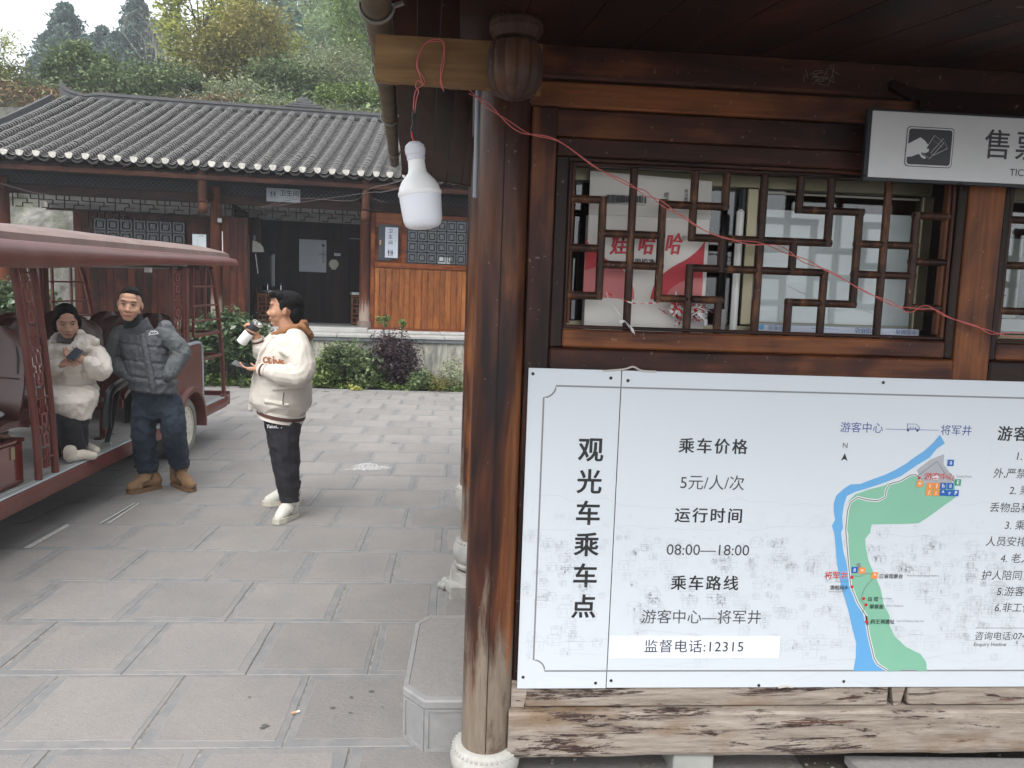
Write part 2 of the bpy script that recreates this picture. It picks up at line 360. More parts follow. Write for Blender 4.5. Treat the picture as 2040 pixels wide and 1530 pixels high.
# ================================================================ ground
gp = MB(); gp.add([(-62, -5, -.06), (42, -5, -.06), (42, 132, -.06), (-62, 132, -.06)], [(0, 1, 2, 3)])
ground = gp.build('ground', [dirt], kind='structure')
g = MB(); g.box(-9.2, 1.3, .9, 13.62, -.05, -.0045); paving = g.build('paving', [joint_m], kind='structure')
SX, SY = .53, .545
def slab_mesh(seed):
    r = random.Random(seed); b = MB(); e = [r.uniform(.018, .050) for _ in range(4)]; n = 7; g_ = .003
    def ringp(x0, x1, y0, y1, jit, z):
        c = [(x0, y0), (x1, y0), (x1, y1), (x0, y1)]; out = []
        for k in range(4):
            a, d = c[k], c[(k+1) % 4]
            for q in range(n): t = q/n; out.append((a[0]+(d[0]-a[0])*t+r.uniform(-jit, jit), a[1]+(d[1]-a[1])*t+r.uniform(-jit, jit), z))
        return out
    o = ringp(g_, SX-g_, g_, SY-g_, .0012, -.003); o0 = [(x, y, -.03) for x, y, z in o]
    o2 = [(x+(SX/2-x)*.012, y+(SY/2-y)*.012, 0) for x, y, z in o]
    i1 = ringp(g_+e[0], SX-g_-e[2], g_+e[1], SY-g_-e[3], .005, .0005); i2 = [(x+(SX/2-x)*.014, y+(SY/2-y)*.014, .0022) for x, y, z in i1]
    m_ = 4*n; b.v = o0+o+o2+i1+i2
    for lo_, mi in ((0, 1), (m_, 1), (2*m_, 1), (3*m_, 0)):
        for k in range(m_): b.f.append((lo_+k, lo_+(k+1) % m_, lo_+m_+(k+1) % m_, lo_+m_+k)); b.mi.append(mi); b.sm.append(False)
    b.f.append(tuple(range(4*m_, 5*m_))); b.mi.append(0); b.sm.append(False)
    me = b.mesh('paving_slab'); me.materials.append(slab_c); me.materials.append(slab_e); return me
SLABS = [slab_mesh(k) for k in range(14)]
far = MB()
for row in range(-3, 21):
    y = 2.655+row*SY; off = -1.67 if row % 2 == 0 else -1.95
    for k in range(-16, 7):
        x = off+k*SX+random.uniform(-.004, .004)+row*.0; lim = -(y+.6)*.66-.8
        if x < lim-1.2 or x > 1.05 or x < -9.1: continue
        vis = lim <= x <= .05+.02*y and y > 1.9
        if vis:
            me = SLABS[random.randrange(14)]; o = bpy.data.objects.new('paving_slab', me); COL.objects.link(o); o.parent = paving
            o.location = Vector((x, y, random.uniform(-.003, .001))) - paving.location
            o.rotation_euler = (random.uniform(-.003, .003), random.uniform(-.003, .003), 0)
        else: far.box(x+.004, x+SX-.004, y+.004, y+SY-.004, -.03, -.001)
tag(far.build('outer_slabs', [slab_c], paving), kind='stuff')
# spilled whitewash and spots on the paving
def blob(name, cx, cy, rx, ry, mt, z=.0055, n=18, seed=1, **k):
    r = random.Random(seed); b = MB(); ph = r.random()*9
    vs = [(cx+rx*math.cos(a)*(1+.25*math.sin(3*a+ph)+r.uniform(-.2, .2)), cy+ry*math.sin(a)*(1+.2*math.cos(2*a+ph)+r.uniform(-.2, .2)), z) for a in [2*math.pi*i/n for i in range(n)]]
    b.add(vs, [tuple(range(n))]); return b.build(name, [mt], paving, **k)
chalk = NT('chalk_dust'); _n = chalk.noise(chalk.coords(rand=0), 38, 8, .8)
_mx = chalk.n('MixShader', {0: chalk.ramp(_n, [(.44, 0), (.56, .8)]), 1: chalk.n('BsdfTransparent').outputs[0], 2: chalk.n('BsdfDiffuse', {'Color': (.62, .62, .62, 1)}).outputs[0]})
chalk.t.links.new(_mx.outputs[0], chalk.out.inputs[0]); chalk = chalk.m
p = gnd(735, 931); blob('white_stain', p.x, p.y, .17, .14, chalk, seed=3)
p = gnd(720, 937); blob('white_stain', p.x, p.y, .15, .04, chalk, seed=5, z=.007)
oil = plain('oil_spot', (.10, .098, .095), .7)
for q, (px, py, rx, ry) in enumerate([(740, 1379, .016, .010), (663, 1412, .014, .010), (700, 1391, .010, .010), (649, 780, .09, .05), (785, 883, .06, .02), (528, 1447, .02, .012), (497, 1391, .009, .006), (523, 1452, .014, .01), (761, 1410, .006, .005), (698, 1422, .011, .008)]):
    p = gnd(px, py); blob('dark_spot', p.x, p.y, rx*.75, ry*.7, oil, seed=q+10)
chk = plain('paint_line', (.48, .47, .45), .7, var=.2, nscale=30)
for (a, b) in (((200, 1044), (268, 1004)), ((216, 1044), (276, 1004)), ((50, 1093), (135, 1046)), ((57, 1093), (137, 1048))):
    p, q = gnd(*a), gnd(*b); MB().bar((p.x, p.y, .005), (q.x, q.y, .005), .012, .003).build('chalk_line', [chk], paving)
# cigarette end
p = gnd(588, 1423); cg = MB(); cg.tube([(p.x-.013, p.y-.006, .009), (p.x+.004, p.y+.002, .009)], .0042, 8); cg.tube([(p.x+.004, p.y+.002, .009), (p.x+.016, p.y+.008, .009)], .004, 8, mi=1)
cg.build('cigarette_butt', [plain('filter_paper', (.62, .33, .17), .8), plain('cigarette_paper', (.7, .66, .58), .8)], label='small tan cigarette butt lying in a paving joint near the bottom of the picture', cat='cigarette butt')

# ================================================================ ticket kiosk
WY = 2.5
K = empty('ticket_kiosk', (.13, 2.5, 0), label='dark varnished timber ticket kiosk with lattice window, corner column and overhanging eaves', cat='kiosk')
def kb(name, mt, x0, x1, y0, y1, z0, z1, b=.004, par=None, **k): return MB().box(x0, x1, y0, y1, z0, z1, b=b).build(name, mt, par or K, **k)
XR = 5.2
# corner column on its stone drum
def shaft(cx, cy, r, z0, z1, name='column', mt=col_w):
    b = MB(); b.lathe([(r*(1.03-.05*t+.004*math.sin(9*t)), z0+(z1-z0)*t) for t in [i/12 for i in range(13)]], (cx, cy, 0), 28); return b.build(name, [mt], K)
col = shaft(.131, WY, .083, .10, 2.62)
MB().box(.126, .1285, WY-.0875, WY-.082, .12, 2.2).build('drying_crack', [plain('crack_shadowed_wood', (.01, .006, .005), .9)], col)
def drum(cx, cy, r, z1, name='stone_drum'):
    b = MB(); b.lathe([(r*.92, -.02), (r*1.0, z1*.1), (r*1.16, z1*.35), (r*1.2, z1*.6), (r*1.12, z1*.84), (r*1.03, z1*.97), (r*.98, z1), (r*.7, z1+.001)], (cx, cy, 0), 28)
    for k in range(40):
        a = 2*math.pi*k/40; b.ell((cx+math.cos(a)*r*1.1, cy+math.sin(a)*r*1.1, z1*.88), (.0055, .0055, .005), 6, 4)
    return b.build(name, [stone_w], K)
drum(.131, WY, .103, .115)
# lintel and beams above the window
kb('lintel_beam', kw['x'], .19, XR, 2.452, 2.56, 2.365, 2.47, .008)
kb('lintel_beam', kw['x'], .19, XR, 2.470, 2.56, 2.283, 2.361, .006)
kb('transom_board', kw['x'], .296, 1.70, 2.488, 2.54, 2.193, 2.279, .003)
kb('transom_board', kw['x'], 1.834, XR, 2.488, 2.54, 2.193, 2.279, .003)
kb('upper_rail', kw['x'], .300, 1.70, 2.480, 2.54, 2.133, 2.190, .005)
kb('upper_rail', kw['x'], 1.834, XR, 2.480, 2.54, 2.133, 2.190, .005)
# posts and stiles
kb('post', kw['z'], .216, .298, 2.474, 2.56, .33, 2.281, .004)
kb('post', kw['z'], 1.704, 1.832, 2.474, 2.56, .33, 2.281, .004)
kb('post', kw['z'], 3.2, 3.33, 2.474, 2.56, .33, 2.281, .004)
kb('window_stile', kw['z'], .300, .342, 2.482, 2.54, 1.512, 2.131, .004)
kb('window_stile', kw['z'], 1.672, 1.702, 2.482, 2.54, 1.512, 2.131, .004)
kb('window_stile', kw['z'], 1.834, 1.858, 2.482, 2.54, 1.512, 2.131, .004)
for x0, x1 in ((.344, 1.670), (1.86, 3.19)):        # moulded inner frame
    for q, (d, e) in enumerate(((0, 2.490), (.012, 2.500))):
        w = .0115
        kb('frame_moulding', kw['x'], x0+d, x1-d, e, e+.03, 2.130-d-w, 2.130-d, .003); kb('frame_moulding', kw['x'], x0+d, x1-d, e, e+.03, 1.5745+d-(.012 if d else .0), 1.5745+d+w-(.012 if d else 0), .003)
        kb('frame_moulding', kw['z'], x0+d, x0+d+w, e+.0005, e+.03, 1.58+d, 2.118-d, .003); kb('frame_moulding', kw['z'], x1-d-w, x1-d, e+.0005, e+.03, 1.58+d, 2.118-d, .003)
    kb('window_bottom_rail', kw['x'], x0-.001, x1+.001, 2.478, 2.54, 1.512, 1.572, .006)
kb('sill_rail', kw['x'], .300, 1.702, 2.470, 2.56, 1.425, 1.509, .006)
kb('sill_rail', kw['x'], 1.834, XR, 2.470, 2.56, 1.425, 1.509, .006)
x = .300
while x < XR:
    w = random.uniform(.11, .15)
    if not (x < 1.832 and x+w > 1.704) : kb('wall_plank', kw['z'], x, min(x+w, XR)-.003, 2.490, 2.52, .33, 1.422, .003)
    x += w
# weathered sill beams under the board
kb('weathered_rail', weath, .262, 1.575, 2.468, 2.56, .256, .352, .006)
kb('weathered_rail', weath, 1.648, XR, 2.468, 2.56, .256, .352, .006)
MB().prism([(1.580, .352), (1.642, .352), (1.622, .256), (1.598, .256)], lambda a, c, d: (a, d, c), 2.4695, 2.55).build('peg', [weath], K)
MB().prism([(.214, .352), (.275, .352), (.258, .256), (.214, .256)], lambda a, c, d: (a, d, c), 2.4695, 2.55).build('corner_tenon', [weath], K)
kb('rail_backing', weath, .214, 1.70, 2.515, 2.55, .254, .36, 0)
# bottom beam with a ragged underside
b = MB(); n = 60
rr = random.Random(4); lo = [.086+rr.uniform(-.004, .004) for _ in range(n+1)]
secs = [[(.205+(XR-.205)*i/n, y, z+(dz if z < .1 else 0)) for y, z, dz in ((2.440, lo[i]+.006, 0), (2.434, lo[i]+.02, 0), (2.434, .245, 0), (2.442, .253, 0), (2.58, .253, 0), (2.58, lo[i], 0), (2.45, lo[i], 0))] for i in range(n+1)]
b.loft(secs, smooth=False).build('bottom_beam', [weath], K)
# lattice bars of the two windows, round faced
U = .105; lx0 = .367; lz0 = 1.587
BARS = [('h', 2.0, .355, .465), ('v', .463, 1.685, 2.0), ('h', 1.842, .355, .463), ('h', 1.685, .355, .463), ('v', .562, 1.58, 2.095), ('h', 1.892, .463, .665), ('h', 1.790, .463, .665),
 ('v', .664, 1.685, 2.0), ('h', 1.995, .664, .876), ('h', 1.685, .664, .770), ('v', .768, 1.892, 2.095), ('h', 1.890, .768, 1.240), ('v', .875, 1.995, 2.095), ('v', .874, 1.790, 1.890), ('h', 1.790, .768, 1.235),
 ('v', .768, 1.58, 1.790), ('h', 1.685, .768, .875), ('v', .873, 1.58, 1.685), ('v', 1.005, 1.58, 2.095), ('v', 1.130, 1.997, 2.095), ('h', 1.997, 1.130, 1.345), ('v', 1.237, 1.890, 2.095), ('v', 1.343, 1.687, 1.997),
 ('h', 1.687, 1.118, 1.343), ('v', 1.118, 1.58, 1.687), ('v', 1.235, 1.58, 1.790), ('v', 1.437, 1.58, 2.095), ('h', 1.892, 1.343, 1.545), ('h', 1.790, 1.343, 1.545), ('v', 1.543, 1.683, 1.995), ('h', 1.995, 1.543, 1.655),
 ('h', 1.840, 1.543, 1.655), ('h', 1.683, 1.543, 1.655), ('v', 1.120, 1.790, 1.890)]
def lattice(par, dx=0, flip=None):
    for (d, c, a0, a1) in BARS:
        b = MB(); r = .0130; e = .0105
        if d == 'h': b.tube([((a0-e+i*(a1-a0+2*e)/1), 2.508, c) for i in (0, 1)], r, 10, flat=1)
        else: b.tube([(c, 2.508, a0-e+i*(a1-a0+2*e)) for i in (0, 1)], r*1.04, 10)
        if flip: b.v = [(flip-x, y, z) for x, y, z in b.v]
        b.build('lattice_bar', [bar_w], par)
L1 = empty('lattice', (1.0, 2.508, 1.58)); L1.parent = K; L1.location = Vector((1.0, 2.508, 1.58))-K.location; lattice(L1)
L2 = empty('lattice', (2.52, 2.508, 1.58)); L2.parent = K; L2.location = Vector((2.52, 2.508, 1.58))-K.location; lattice(L2, flip=.367+1.65+1.515-.01)
# aluminium sliding window behind the lattice
GY = 2.66
for x0, x1 in ((.36, 1.69), (1.86, 3.2)):
    kb('window_frame', alum, x0, x1, GY, GY+.05, 2.085, 2.13, .003); kb('window_frame', alum, x0, x1, GY, GY+.05, 1.55, 1.60, .003)
    kb('window_frame', alum, x0-.02, x0+.028, GY+.001, GY+.051, 1.601, 2.084, .003); kb('window_frame', alum, x1-.03, x1+.01, GY+.001, GY+.051, 1.601, 2.084, .003)
kb('sash_stile', alum, 1.005, 1.045, GY-.012, GY+.03, 1.602, 2.083, .003)
kb('sash_stile', dark_metal, .988, 1.003, GY-.002, GY+.03, 1.602, 2.083, .002)
for x0, x1, y, nm in ((1.046, 1.66, GY+.010, 'glass_pane'), (.40, 1.0, GY+.035, 'glass_pane'), (1.90, 3.17, GY+.020, 'glass_pane')):
    MB().box(x0, x1, y, y+.004, 1.602, 2.083).build(nm, [glass], K)
# rubber gasket line
b = MB()
for a in (((1.056, 1.613), (1.645, 1.613)), ((1.056, 2.072), (1.645, 2.072)), ((1.645, 1.613), (1.645, 2.072))): b.bar((a[0][0], GY+.006, a[0][1]), (a[1][0], GY+.006, a[1][1]), .006, .006)
b.build('window_gasket', [plain('gasket', (.42, .40, .33), .5)], K)
# inside of the kiosk: floor, back wall, side walls, ceiling
inner = plain('dim_inner_wall', (.10, .10, .11), .7, var=.15)
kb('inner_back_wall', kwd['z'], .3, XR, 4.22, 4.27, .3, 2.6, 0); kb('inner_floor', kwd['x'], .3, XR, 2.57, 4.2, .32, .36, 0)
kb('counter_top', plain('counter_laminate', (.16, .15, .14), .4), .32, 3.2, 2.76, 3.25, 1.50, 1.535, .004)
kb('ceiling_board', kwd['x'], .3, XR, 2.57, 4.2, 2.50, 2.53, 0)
# side wall (facing the square) with door-like planks
z0 = .3
y = 2.60
while y < 4.15:
    w = random.uniform(.13, .17); kb('side_plank', kw['z'], .135, .165, y, min(y+w, 4.12)-.003, .2, 2.6, .003); y += w
kb('side_rail', kw['y'], .118, .172, 2.60, 4.12, 2.28, 2.38, .004); kb('side_rail', weath, .118, .172, 2.60, 4.12, .12, .24, .004)
shaft(.128, 4.2, .085, .22, 2.65); 
b = MB(); b.lathe([(.10, .18), (.125, .20), (.13, .22), (.115, .235), (.13, .26), (.138, .30), (.135, .36), (.115, .40), (.11, .41)], (.135, 4.2, 0), 24)
b.prism([(math.cos(math.pi/4*k+.39)*.155+.135, math.sin(math.pi/4*k+.39)*.155+4.2) for k in range(8)], lambda x, y, c: (x, y, c), .10, .175); b.box(-.015, .3, 4.05, 4.35, -.02, .10, b=.01)
for k in range(28): b.ell((.135+math.cos(k*.2244)*.117, 4.2+math.sin(k*.2244)*.117, .398), (.008, .008, .007), 6, 4)
b.v = [(x, y, z*.74) for x, y, z in b.v]; b.build('carved_stone_base', [plain('grey_stone', (.33, .32, .30), .85, var=.2, nscale=12, bump=.5, bscale=90, dirt=((.18, .165, .14), .6))], K)
shaft(.128, 5.9, .085, .2, 2.65); drum(.128, 5.9, .106, .2)
# ---- roof over it: soffit boards of the front eave, run down towards the square
def zs(y): return 2.465 - (2.45-y)*.155
EX0 = -.02
x = EX0
while x < XR:
    w = random.uniform(.17, .22); x1 = min(x+w, XR)
    b = MB(); b.add([(x, 2.45, zs(2.45)), (x1-.004, 2.45, zs(2.45)), (x1-.004, 1.42, zs(1.42)), (x, 1.42, zs(1.42)), (x, 2.45, zs(2.45)+.018), (x1-.004, 2.45, zs(2.45)+.018), (x1-.004, 1.42, zs(1.42)+.018), (x, 1.42, zs(1.42)+.018)],
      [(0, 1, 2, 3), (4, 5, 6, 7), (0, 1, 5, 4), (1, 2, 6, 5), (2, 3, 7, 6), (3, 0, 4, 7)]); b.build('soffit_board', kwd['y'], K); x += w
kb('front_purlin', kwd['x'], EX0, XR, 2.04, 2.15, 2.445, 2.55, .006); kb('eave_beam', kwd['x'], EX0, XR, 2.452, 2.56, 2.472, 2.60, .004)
b = MB(); b.add([(EX0-.5, 1.36, zs(1.36)+.03), (XR, 1.36, zs(1.36)+.03), (XR, 4.2, 3.35), (EX0-.5, 4.2, 3.35)], [(0, 1, 2, 3)]); b.add([(EX0-.5, 7.0, 2.75), (XR, 7.0, 2.75), (XR, 4.2, 3.355), (EX0-.5, 4.2, 3.355)], [(0, 1, 2, 3)])
b.build('roof_sheet', [plain('roof_tile_dark', (.06, .06, .062), .8, bump=.4)], K)
# curved bracket end beside the ticket sign
P = at
br = [(1.37, 2.385), (1.40, 2.368), (1.44, 2.353), (1.47, 2.351), (1.47, 2.325), (1.475, 2.325), (1.475, 2.30), (XR, 2.30), (XR, 2.385), (1.47, 2.385), (1.42, 2.395), (1.375, 2.41)]
MB().prism(br, lambda a, c, d: (a, d, c), 2.425, 2.448).build('carved_bracket', [kwd['x']], K)
cw = MB(); rc = random.Random(15)
for k in range(26):
    q = at(1640+rc.gauss(0, 16), 152+rc.gauss(0, 6), 2.40); d = Vector((rc.gauss(0, 1), rc.gauss(0, .4), rc.gauss(0, .5))).normalized()*rc.uniform(.006, .022); cw.tube(smooth_path([q-d, q+Vector((0, 0, rc.uniform(-.006, .006))), q+d], 2), .0009, 4)
cw.build('straw_wisps', [plain('straw', (.16, .13, .09), .9)], label='tuft of dry straw and cobweb caught where the soffit meets the lintel', cat='straw', ang=0)
# side eave towards the square: boards running along the wall, rising to the far corner
def eave_pt(i, k):    # k: 0 gutter edge .. 1 wall; i: along
    g0, g1 = at(776, -60, 1.9), at(800, 345, 5.7); a = g0.lerp(g1, i); w0, w1 = Vector((.14, 1.9, 2.62)), at(948, 372, 5.7); return a.lerp(w0.lerp(w1, i), k)
NB = 5
for k in range(NB):
    b = MB(); secs = []
    for i in range(9):
        t = i/8; p0 = eave_pt(t, k/NB+.004); p1 = eave_pt(t, (k+1)/NB-.004); up = Vector((0, 0, .02)); secs.append([p0, p1, p1+up, p0+up])
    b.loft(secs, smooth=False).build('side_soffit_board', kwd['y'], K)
p0, p1 = eave_pt(1, 0), eave_pt(1, 1.02)
MB().bar(p0+Vector((0, .02, .03)), p1+Vector((0, .02, .03)), .03, .07).build('barge_board', kw['x'], K)
for t, nm in ((.30, 'rafter_end'), (.62, 'rafter_end')):
    pass
gm = plain('bamboo_gutter', (.105, .075, .042), .7, var=.4, nscale=9)
GP = [at(741, -70, 1.75), at(750, 10, 2.1), at(763, 110, 2.7), at(775, 215, 3.7), at(781, 270, 4.6), at(786, 325, 6.0)]
G = smooth_path(GP, 4); N_ = len(G)
b = MB(); secs = []
for i, q in enumerate(G):
    r_ = .040 - .006*i/N_
    secs.append([q+Vector((math.cos(a)*r_, 0, math.sin(a)*r_)) for a in [math.pi+math.pi*k/8 for k in range(9)]]+[q+Vector((math.cos(a)*(r_-.006), 0, math.sin(a)*(r_-.006))) for a in [2*math.pi-math.pi*k/8 for k in range(9)]])
gut = b.loft(secs).build('gutter', [gm], K)
for px, py, Y in ((744, 15, 2.12), (771, 130, 2.85), (772, 232, 3.95), (783, 305, 5.4)):
    i = min(range(N_), key=lambda j: abs(G[j].y-Y)); q = G[i]; b = MB()
    b.tube([q+Vector((math.cos(a)*.045, 0, math.sin(a)*.045)) for a in [math.pi-.1+(math.pi+.2)*k/10 for k in range(11)]], .006, 6); b.tube([q+Vector((.045, 0, 0)), q+Vector((.07, 0, .01))], .007, 6)
    b.build('gutter_bracket', [plain('bracket_metal', (.2, .19, .17), .4, metal=.4)], gut)
# carved hanging post with melon-shaped end
fin_w = wood('aged_finial_wood', (.020, .011, .009), (.055, .027, .018), (.15, .06, .026), 'z', pos=(.42, .54, .68))
HX, HY = .131, 2.1
b = MB(); b.lathe([(.060, 2.442), (.060, 2.50), (.060, 2.53)], (HX, HY, 0), 24)
hp = b.build('hanging_post', [kw['z']], K)
b = MB(); b.lathe([(.045, 2.425), (.064, 2.418), (.069, 2.432), (.070, 2.47), (.064, 2.50)], (HX, HY, 0), 20, fl=lambda a, z: 1+.03*math.cos(10*a)); b.build('post_collar', [kw['z']], hp)
b = MB(); b.lathe([(.048, 2.350), (.058, 2.353), (.073, 2.375), (.074, 2.392), (.060, 2.414), (.046, 2.422)], (HX, HY, 0), 11, smooth=False); b.build('post_ring', [fin_w], hp)
b = MB(); b.lathe([(.004, 2.196), (.028, 2.200), (.056, 2.213), (.0705, 2.24), (.074, 2.275), (.073, 2.315), (.066, 2.338), (.045, 2.350)], (HX, HY, 0), 96, fl=lambda a, z: .86+.17*abs(math.cos(5.5*a+.3))**.55); b.build('melon_finial', [fin_w], hp)
# ground under the kiosk
b = MB(); n = 26
vs = [(-.0+i*.21, 2.2+j*.12, -.004+.012*mnoise.noise(Vector((i*.7, j*.7, 0)))+(-.01 if j < 4 else 0)) for j in range(20) for i in range(n)]
b.add(vs, [(j*n+i, j*n+i+1, (j+1)*n+i+1, (j+1)*n+i) for j in range(19) for i in range(n-1)], True); b.v = [(x+.22, y, z) for x, y, z in b.v]
b.build('dirt_ground', [dirt], kind='structure', ang=0)
for k in range(60):
    pass
pb = MB(); r2 = random.Random(9)
for k in range(420):
    x, y = r2.uniform(.26, 2.4), r2.uniform(2.25, 3.0); s_ = r2.choice((.002, .003, .004, .008)); pb.ell((x, y, .006), (s_, s_*.8, s_*.6), 5, 4)
pb.build('grit', [plain('pale_grit', (.22, .2, .17), .9, var=.3)], kind='stuff')
a0, a1 = P(1342, 1487, 2.46), P(1420, 1523, 2.46)
MB().box(a0.x, a1.x, 2.452, 2.60, -.03, .082, b=.005).build('concrete_block', [block_m], label='short grey concrete block propping the weathered beam below the white board', cat='concrete block')
a0 = P(1775, 1500, 2.5)
b = MB(); b.add([(1.45, 2.50, .02), (1.47, 2.44, -.01), (2.3, 2.30, -.01), (2.3, 2.46, -.01), (1.45, 2.50, .045), (1.47, 2.44, .035), (2.3, 2.30, .03), (2.3, 2.46, .05)], [(0, 1, 2, 3), (4, 5, 6, 7), (0, 1, 5, 4), (1, 2, 6, 5), (2, 3, 7, 6), (3, 0, 4, 7)])
b.build('stone_slab', [granite], label='loose wedge-shaped grey stone slab on the dirt under the right end of the beam', cat='stone')
b = MB(); b.ell((2.02, 2.62, .03), (.09, .07, .05), 9, 6); b.build('rock', [plain('mossy_rock', (.13, .11, .07), .95, var=.4, bump=1)], label='rough brown rock behind the stone slab under the beam', cat='rock')
# stone block beside the corner column
b = MB(); pl_ = [(-.175, 2.712), (-.092, 2.612), (.36, 2.610), (.36, 3.38), (-.103, 3.37), (-.160, 3.29)]
cx_, cy_ = .1, 3.0
def ins(k): return [(cx_+(x-cx_)*k, cy_+(y-cy_)*k) for x, y in pl_]
secs = [[(x, y, z) for x, y in ins(k)] for k, z in ((.975, -.02), (.985, .168), (1.0, .172), (1.0, .195), (.985, .202))]
b.loft(secs, cap=False, smooth=False, mi=1); q = [(x, y, .202) for x, y in ins(.985)]; q2 = [(x, y, .203) for x, y in ins(.93)]; q3 = [(x, y, .200) for x, y in ins(.92)]
b.add(q+q2, [(i, (i+1) % 6, 6+(i+1) % 6, 6+i) for i in range(6)], mi=1); b.add(q2+q3, [(i, (i+1) % 6, 6+(i+1) % 6, 6+i) for i in range(6)]); b.add(q3, [tuple(range(6))])
sb = b.build('stone_block', [granite, granite_edge], label='low granite block with clipped corners beside the corner column', cat='stone block')
# carved margins on its faces
for (a, c) in ((0, 1), (1, 2)):
    A0, A1 = ins(.978)[a], ins(.978)[c]
    d = Vector((A1[0]-A0[0], A1[1]-A0[1], 0)); nrm = Vector((d.y, -d.x, 0)).normalized(); L_ = d.length; d.normalize(); b = MB()
    f = lambda u, z, o: Vector((A0[0], A0[1], 0))+d*u+nrm*o+Vector((0, 0, z))
    for (u0, u1, z0_, z1_) in ((0, .014, .0, .167), (L_-.014, L_, .0, .167), (.0145, L_-.0145, .155, .167), (.0145, L_-.0145, 0, .014)):
        b.add([f(u0, z0_, 0), f(u1, z0_, 0), f(u1, z1_, 0), f(u0, z1_, 0), f(u0, z0_, .006), f(u1, z0_, .006), f(u1, z1_, .006), f(u0, z1_, .006)], [(4, 5, 6, 7), (0, 1, 5, 4), (1, 2, 6, 5), (2, 3, 7, 6), (3, 0, 4, 7)])
    b.build('carved_margin', [granite_edge], sb)
# rough stone step behind the far column
b = MB(); r3 = random.Random(5)
for k in range(26):
    q_ = r3.random(); p = gnd(912-34*q_+r3.uniform(-6, 6), 1168+r3.uniform(-8, 12)-6*q_); s_ = r3.uniform(.015, .05)*(1.2-q_*.8); b.ell((p.x, p.y, s_*.3+.05*(1-q_)*r3.random()), (s_, s_*.9, s_*r3.uniform(.5, 1)), 7, 5, Matrix.Rotation(r3.uniform(0, 3), 3, 'Z'))
b.build('rubble', [block_m], label='crumbled pale mortar lumps at the foot of the second column', cat='rubble')
# paper pinned on the hidden side of the column
p0, p1 = at(945, 190, 2.62), at(941, 276, 2.62)
b = MB(); b.add([(p0.x-.004, 2.60, p0.z), (p0.x+.02, 2.62, p0.z), (p0.x+.012, 2.64, p1.z+.04), (p1.x, 2.61, p1.z), (p1.x-.001, 2.60, p1.z+.08)], [(0, 1, 2, 3, 4)])
b.add([(p0.x-.004, 2.602, p0.z), (p0.x+.02, 2.622, p0.z), (p0.x+.012, 2.642, p1.z+.04), (p1.x, 2.612, p1.z), (p1.x-.001, 2.602, p1.z+.08)], [(0, 1, 2, 3, 4)]); b.build('loose_film', [film], label='thin strip of torn white film hanging behind the top of the corner column', cat='plastic strip')
pp = MB(); pp.tube([(.045, 2.585, 2.0), (.045, 2.585, 2.66)], .012, 10); pp.build('conduit', [plain('grey_pvc', (.25, .27, .30), .35)], K)
# ================================================================ information board (thing) in two sheets
BY = 2.462
IB = empty('information_board', (1.2, 2.465, .32), label='wide white printed notice board with route map and shuttle prices below the lattice window', cat='notice board')
def sheet(name, x0, x1, z0, z1, y0, y1, mt, par, b=.0008): return MB().box(x0, x1, y0, y1, z0, z1, b=b).build(name, [mt], par)
sheet('board_sheet', .2325, .5425, .328, 1.441, BY, BY+.006, board_m, IB); main = sheet('board_sheet', .5455, 2.75, .330, 1.441, BY, BY+.006, board_m, IB)
MB().box(.5405, .5475, BY+.003, BY+.0065, .329, 1.44).build('seam', [plain('seam_dark', (.02, .02, .02), .7)], IB)
def poly(pts, y, mt, par, name, th=.0008):
    return MB().prism(pts, lambda a, c, d: (a, d, c), y, y+th).build(name, [mt], par)
def strip(pts, w, y, mt, par, name, closed=False):
    b = MB(); P_ = [Vector((x, 0, z)) for x, z in pts]; L_ = []; n = len(P_)
    for i, p in enumerate(P_):
        a = P_[i-1] if (i or closed) else p; c = P_[(i+1) % n] if (i < n-1 or closed) else p
        d = (c-a).normalized(); nn = Vector((-d.z, 0, d.x)); L_.append((p+nn*w/2, p-nn*w/2))
    vs = [Vector((q.x, y, q.z)) for pr in L_ for q in pr]
    b.add(vs, [(2*i, 2*i+1, (2*i+3) % (2*n), (2*i+2) % (2*n)) for i in range(n if closed else n-1)]); return b.build(name, [mt], par)
y1 = BY-.0006; y2 = BY-.0012; y3 = BY-.0018; y4 = BY-.0024; y5 = BY-.003
# grey border line with scooped corners
arc = lambda cx, cz, a0, a1, r=.040: [(cx+r*math.cos(math.radians(a0+(a1-a0)*k/6)), cz+r*math.sin(math.radians(a0+(a1-a0)*k/6))) for k in range(7)]
L, R_, B_, T_ = .286, 2.70, .392, 1.384
bl = arc(L, T_, 0, -90) + arc(L, B_, 90, 0) + arc(R_, B_, 180, 90) + arc(R_, T_, 270, 180)
strip(bl, .0056, y1, ink_g, IB, 'border_line', True)
for i, ch in enumerate('观光车乘车点'):
    [text(ch, .088, face_at(.452+dx_, y1-.0001*j_, 1.166-.1095*i+dz_), ink, IB, bold=.010) for j_, (dx_, dz_) in enumerate(((-.0011, 0), (.0011, .0003), (0, -.0011)))]
for s_, x, z, sz, bd in (('乘车价格', .871, 1.188, .0555, .012), ('5元/人/次', .876, 1.062, .056, .0), ('运行时间', .871, .947, .0555, .012), ('08:00—18:00', .876, .827, .054, 0), ('乘车路线', .872, .707, .0555, .012), ('游客中心—将军井', .869, .585, .0535, 0)):
    (heavy(s_, sz, x, y1, z, ink, IB, spacing=1.22) if bd else text(s_, sz, face_at(x, y1, z), ink_t, IB))
st = sheet('phone_sticker', .548, 1.155, .438, .520, y2, y2+.0005, sticker, IB, 0)
text('监督电话:12315', .0505, face_at(.848, y3, .479), ink, IB, spacing=1.08)
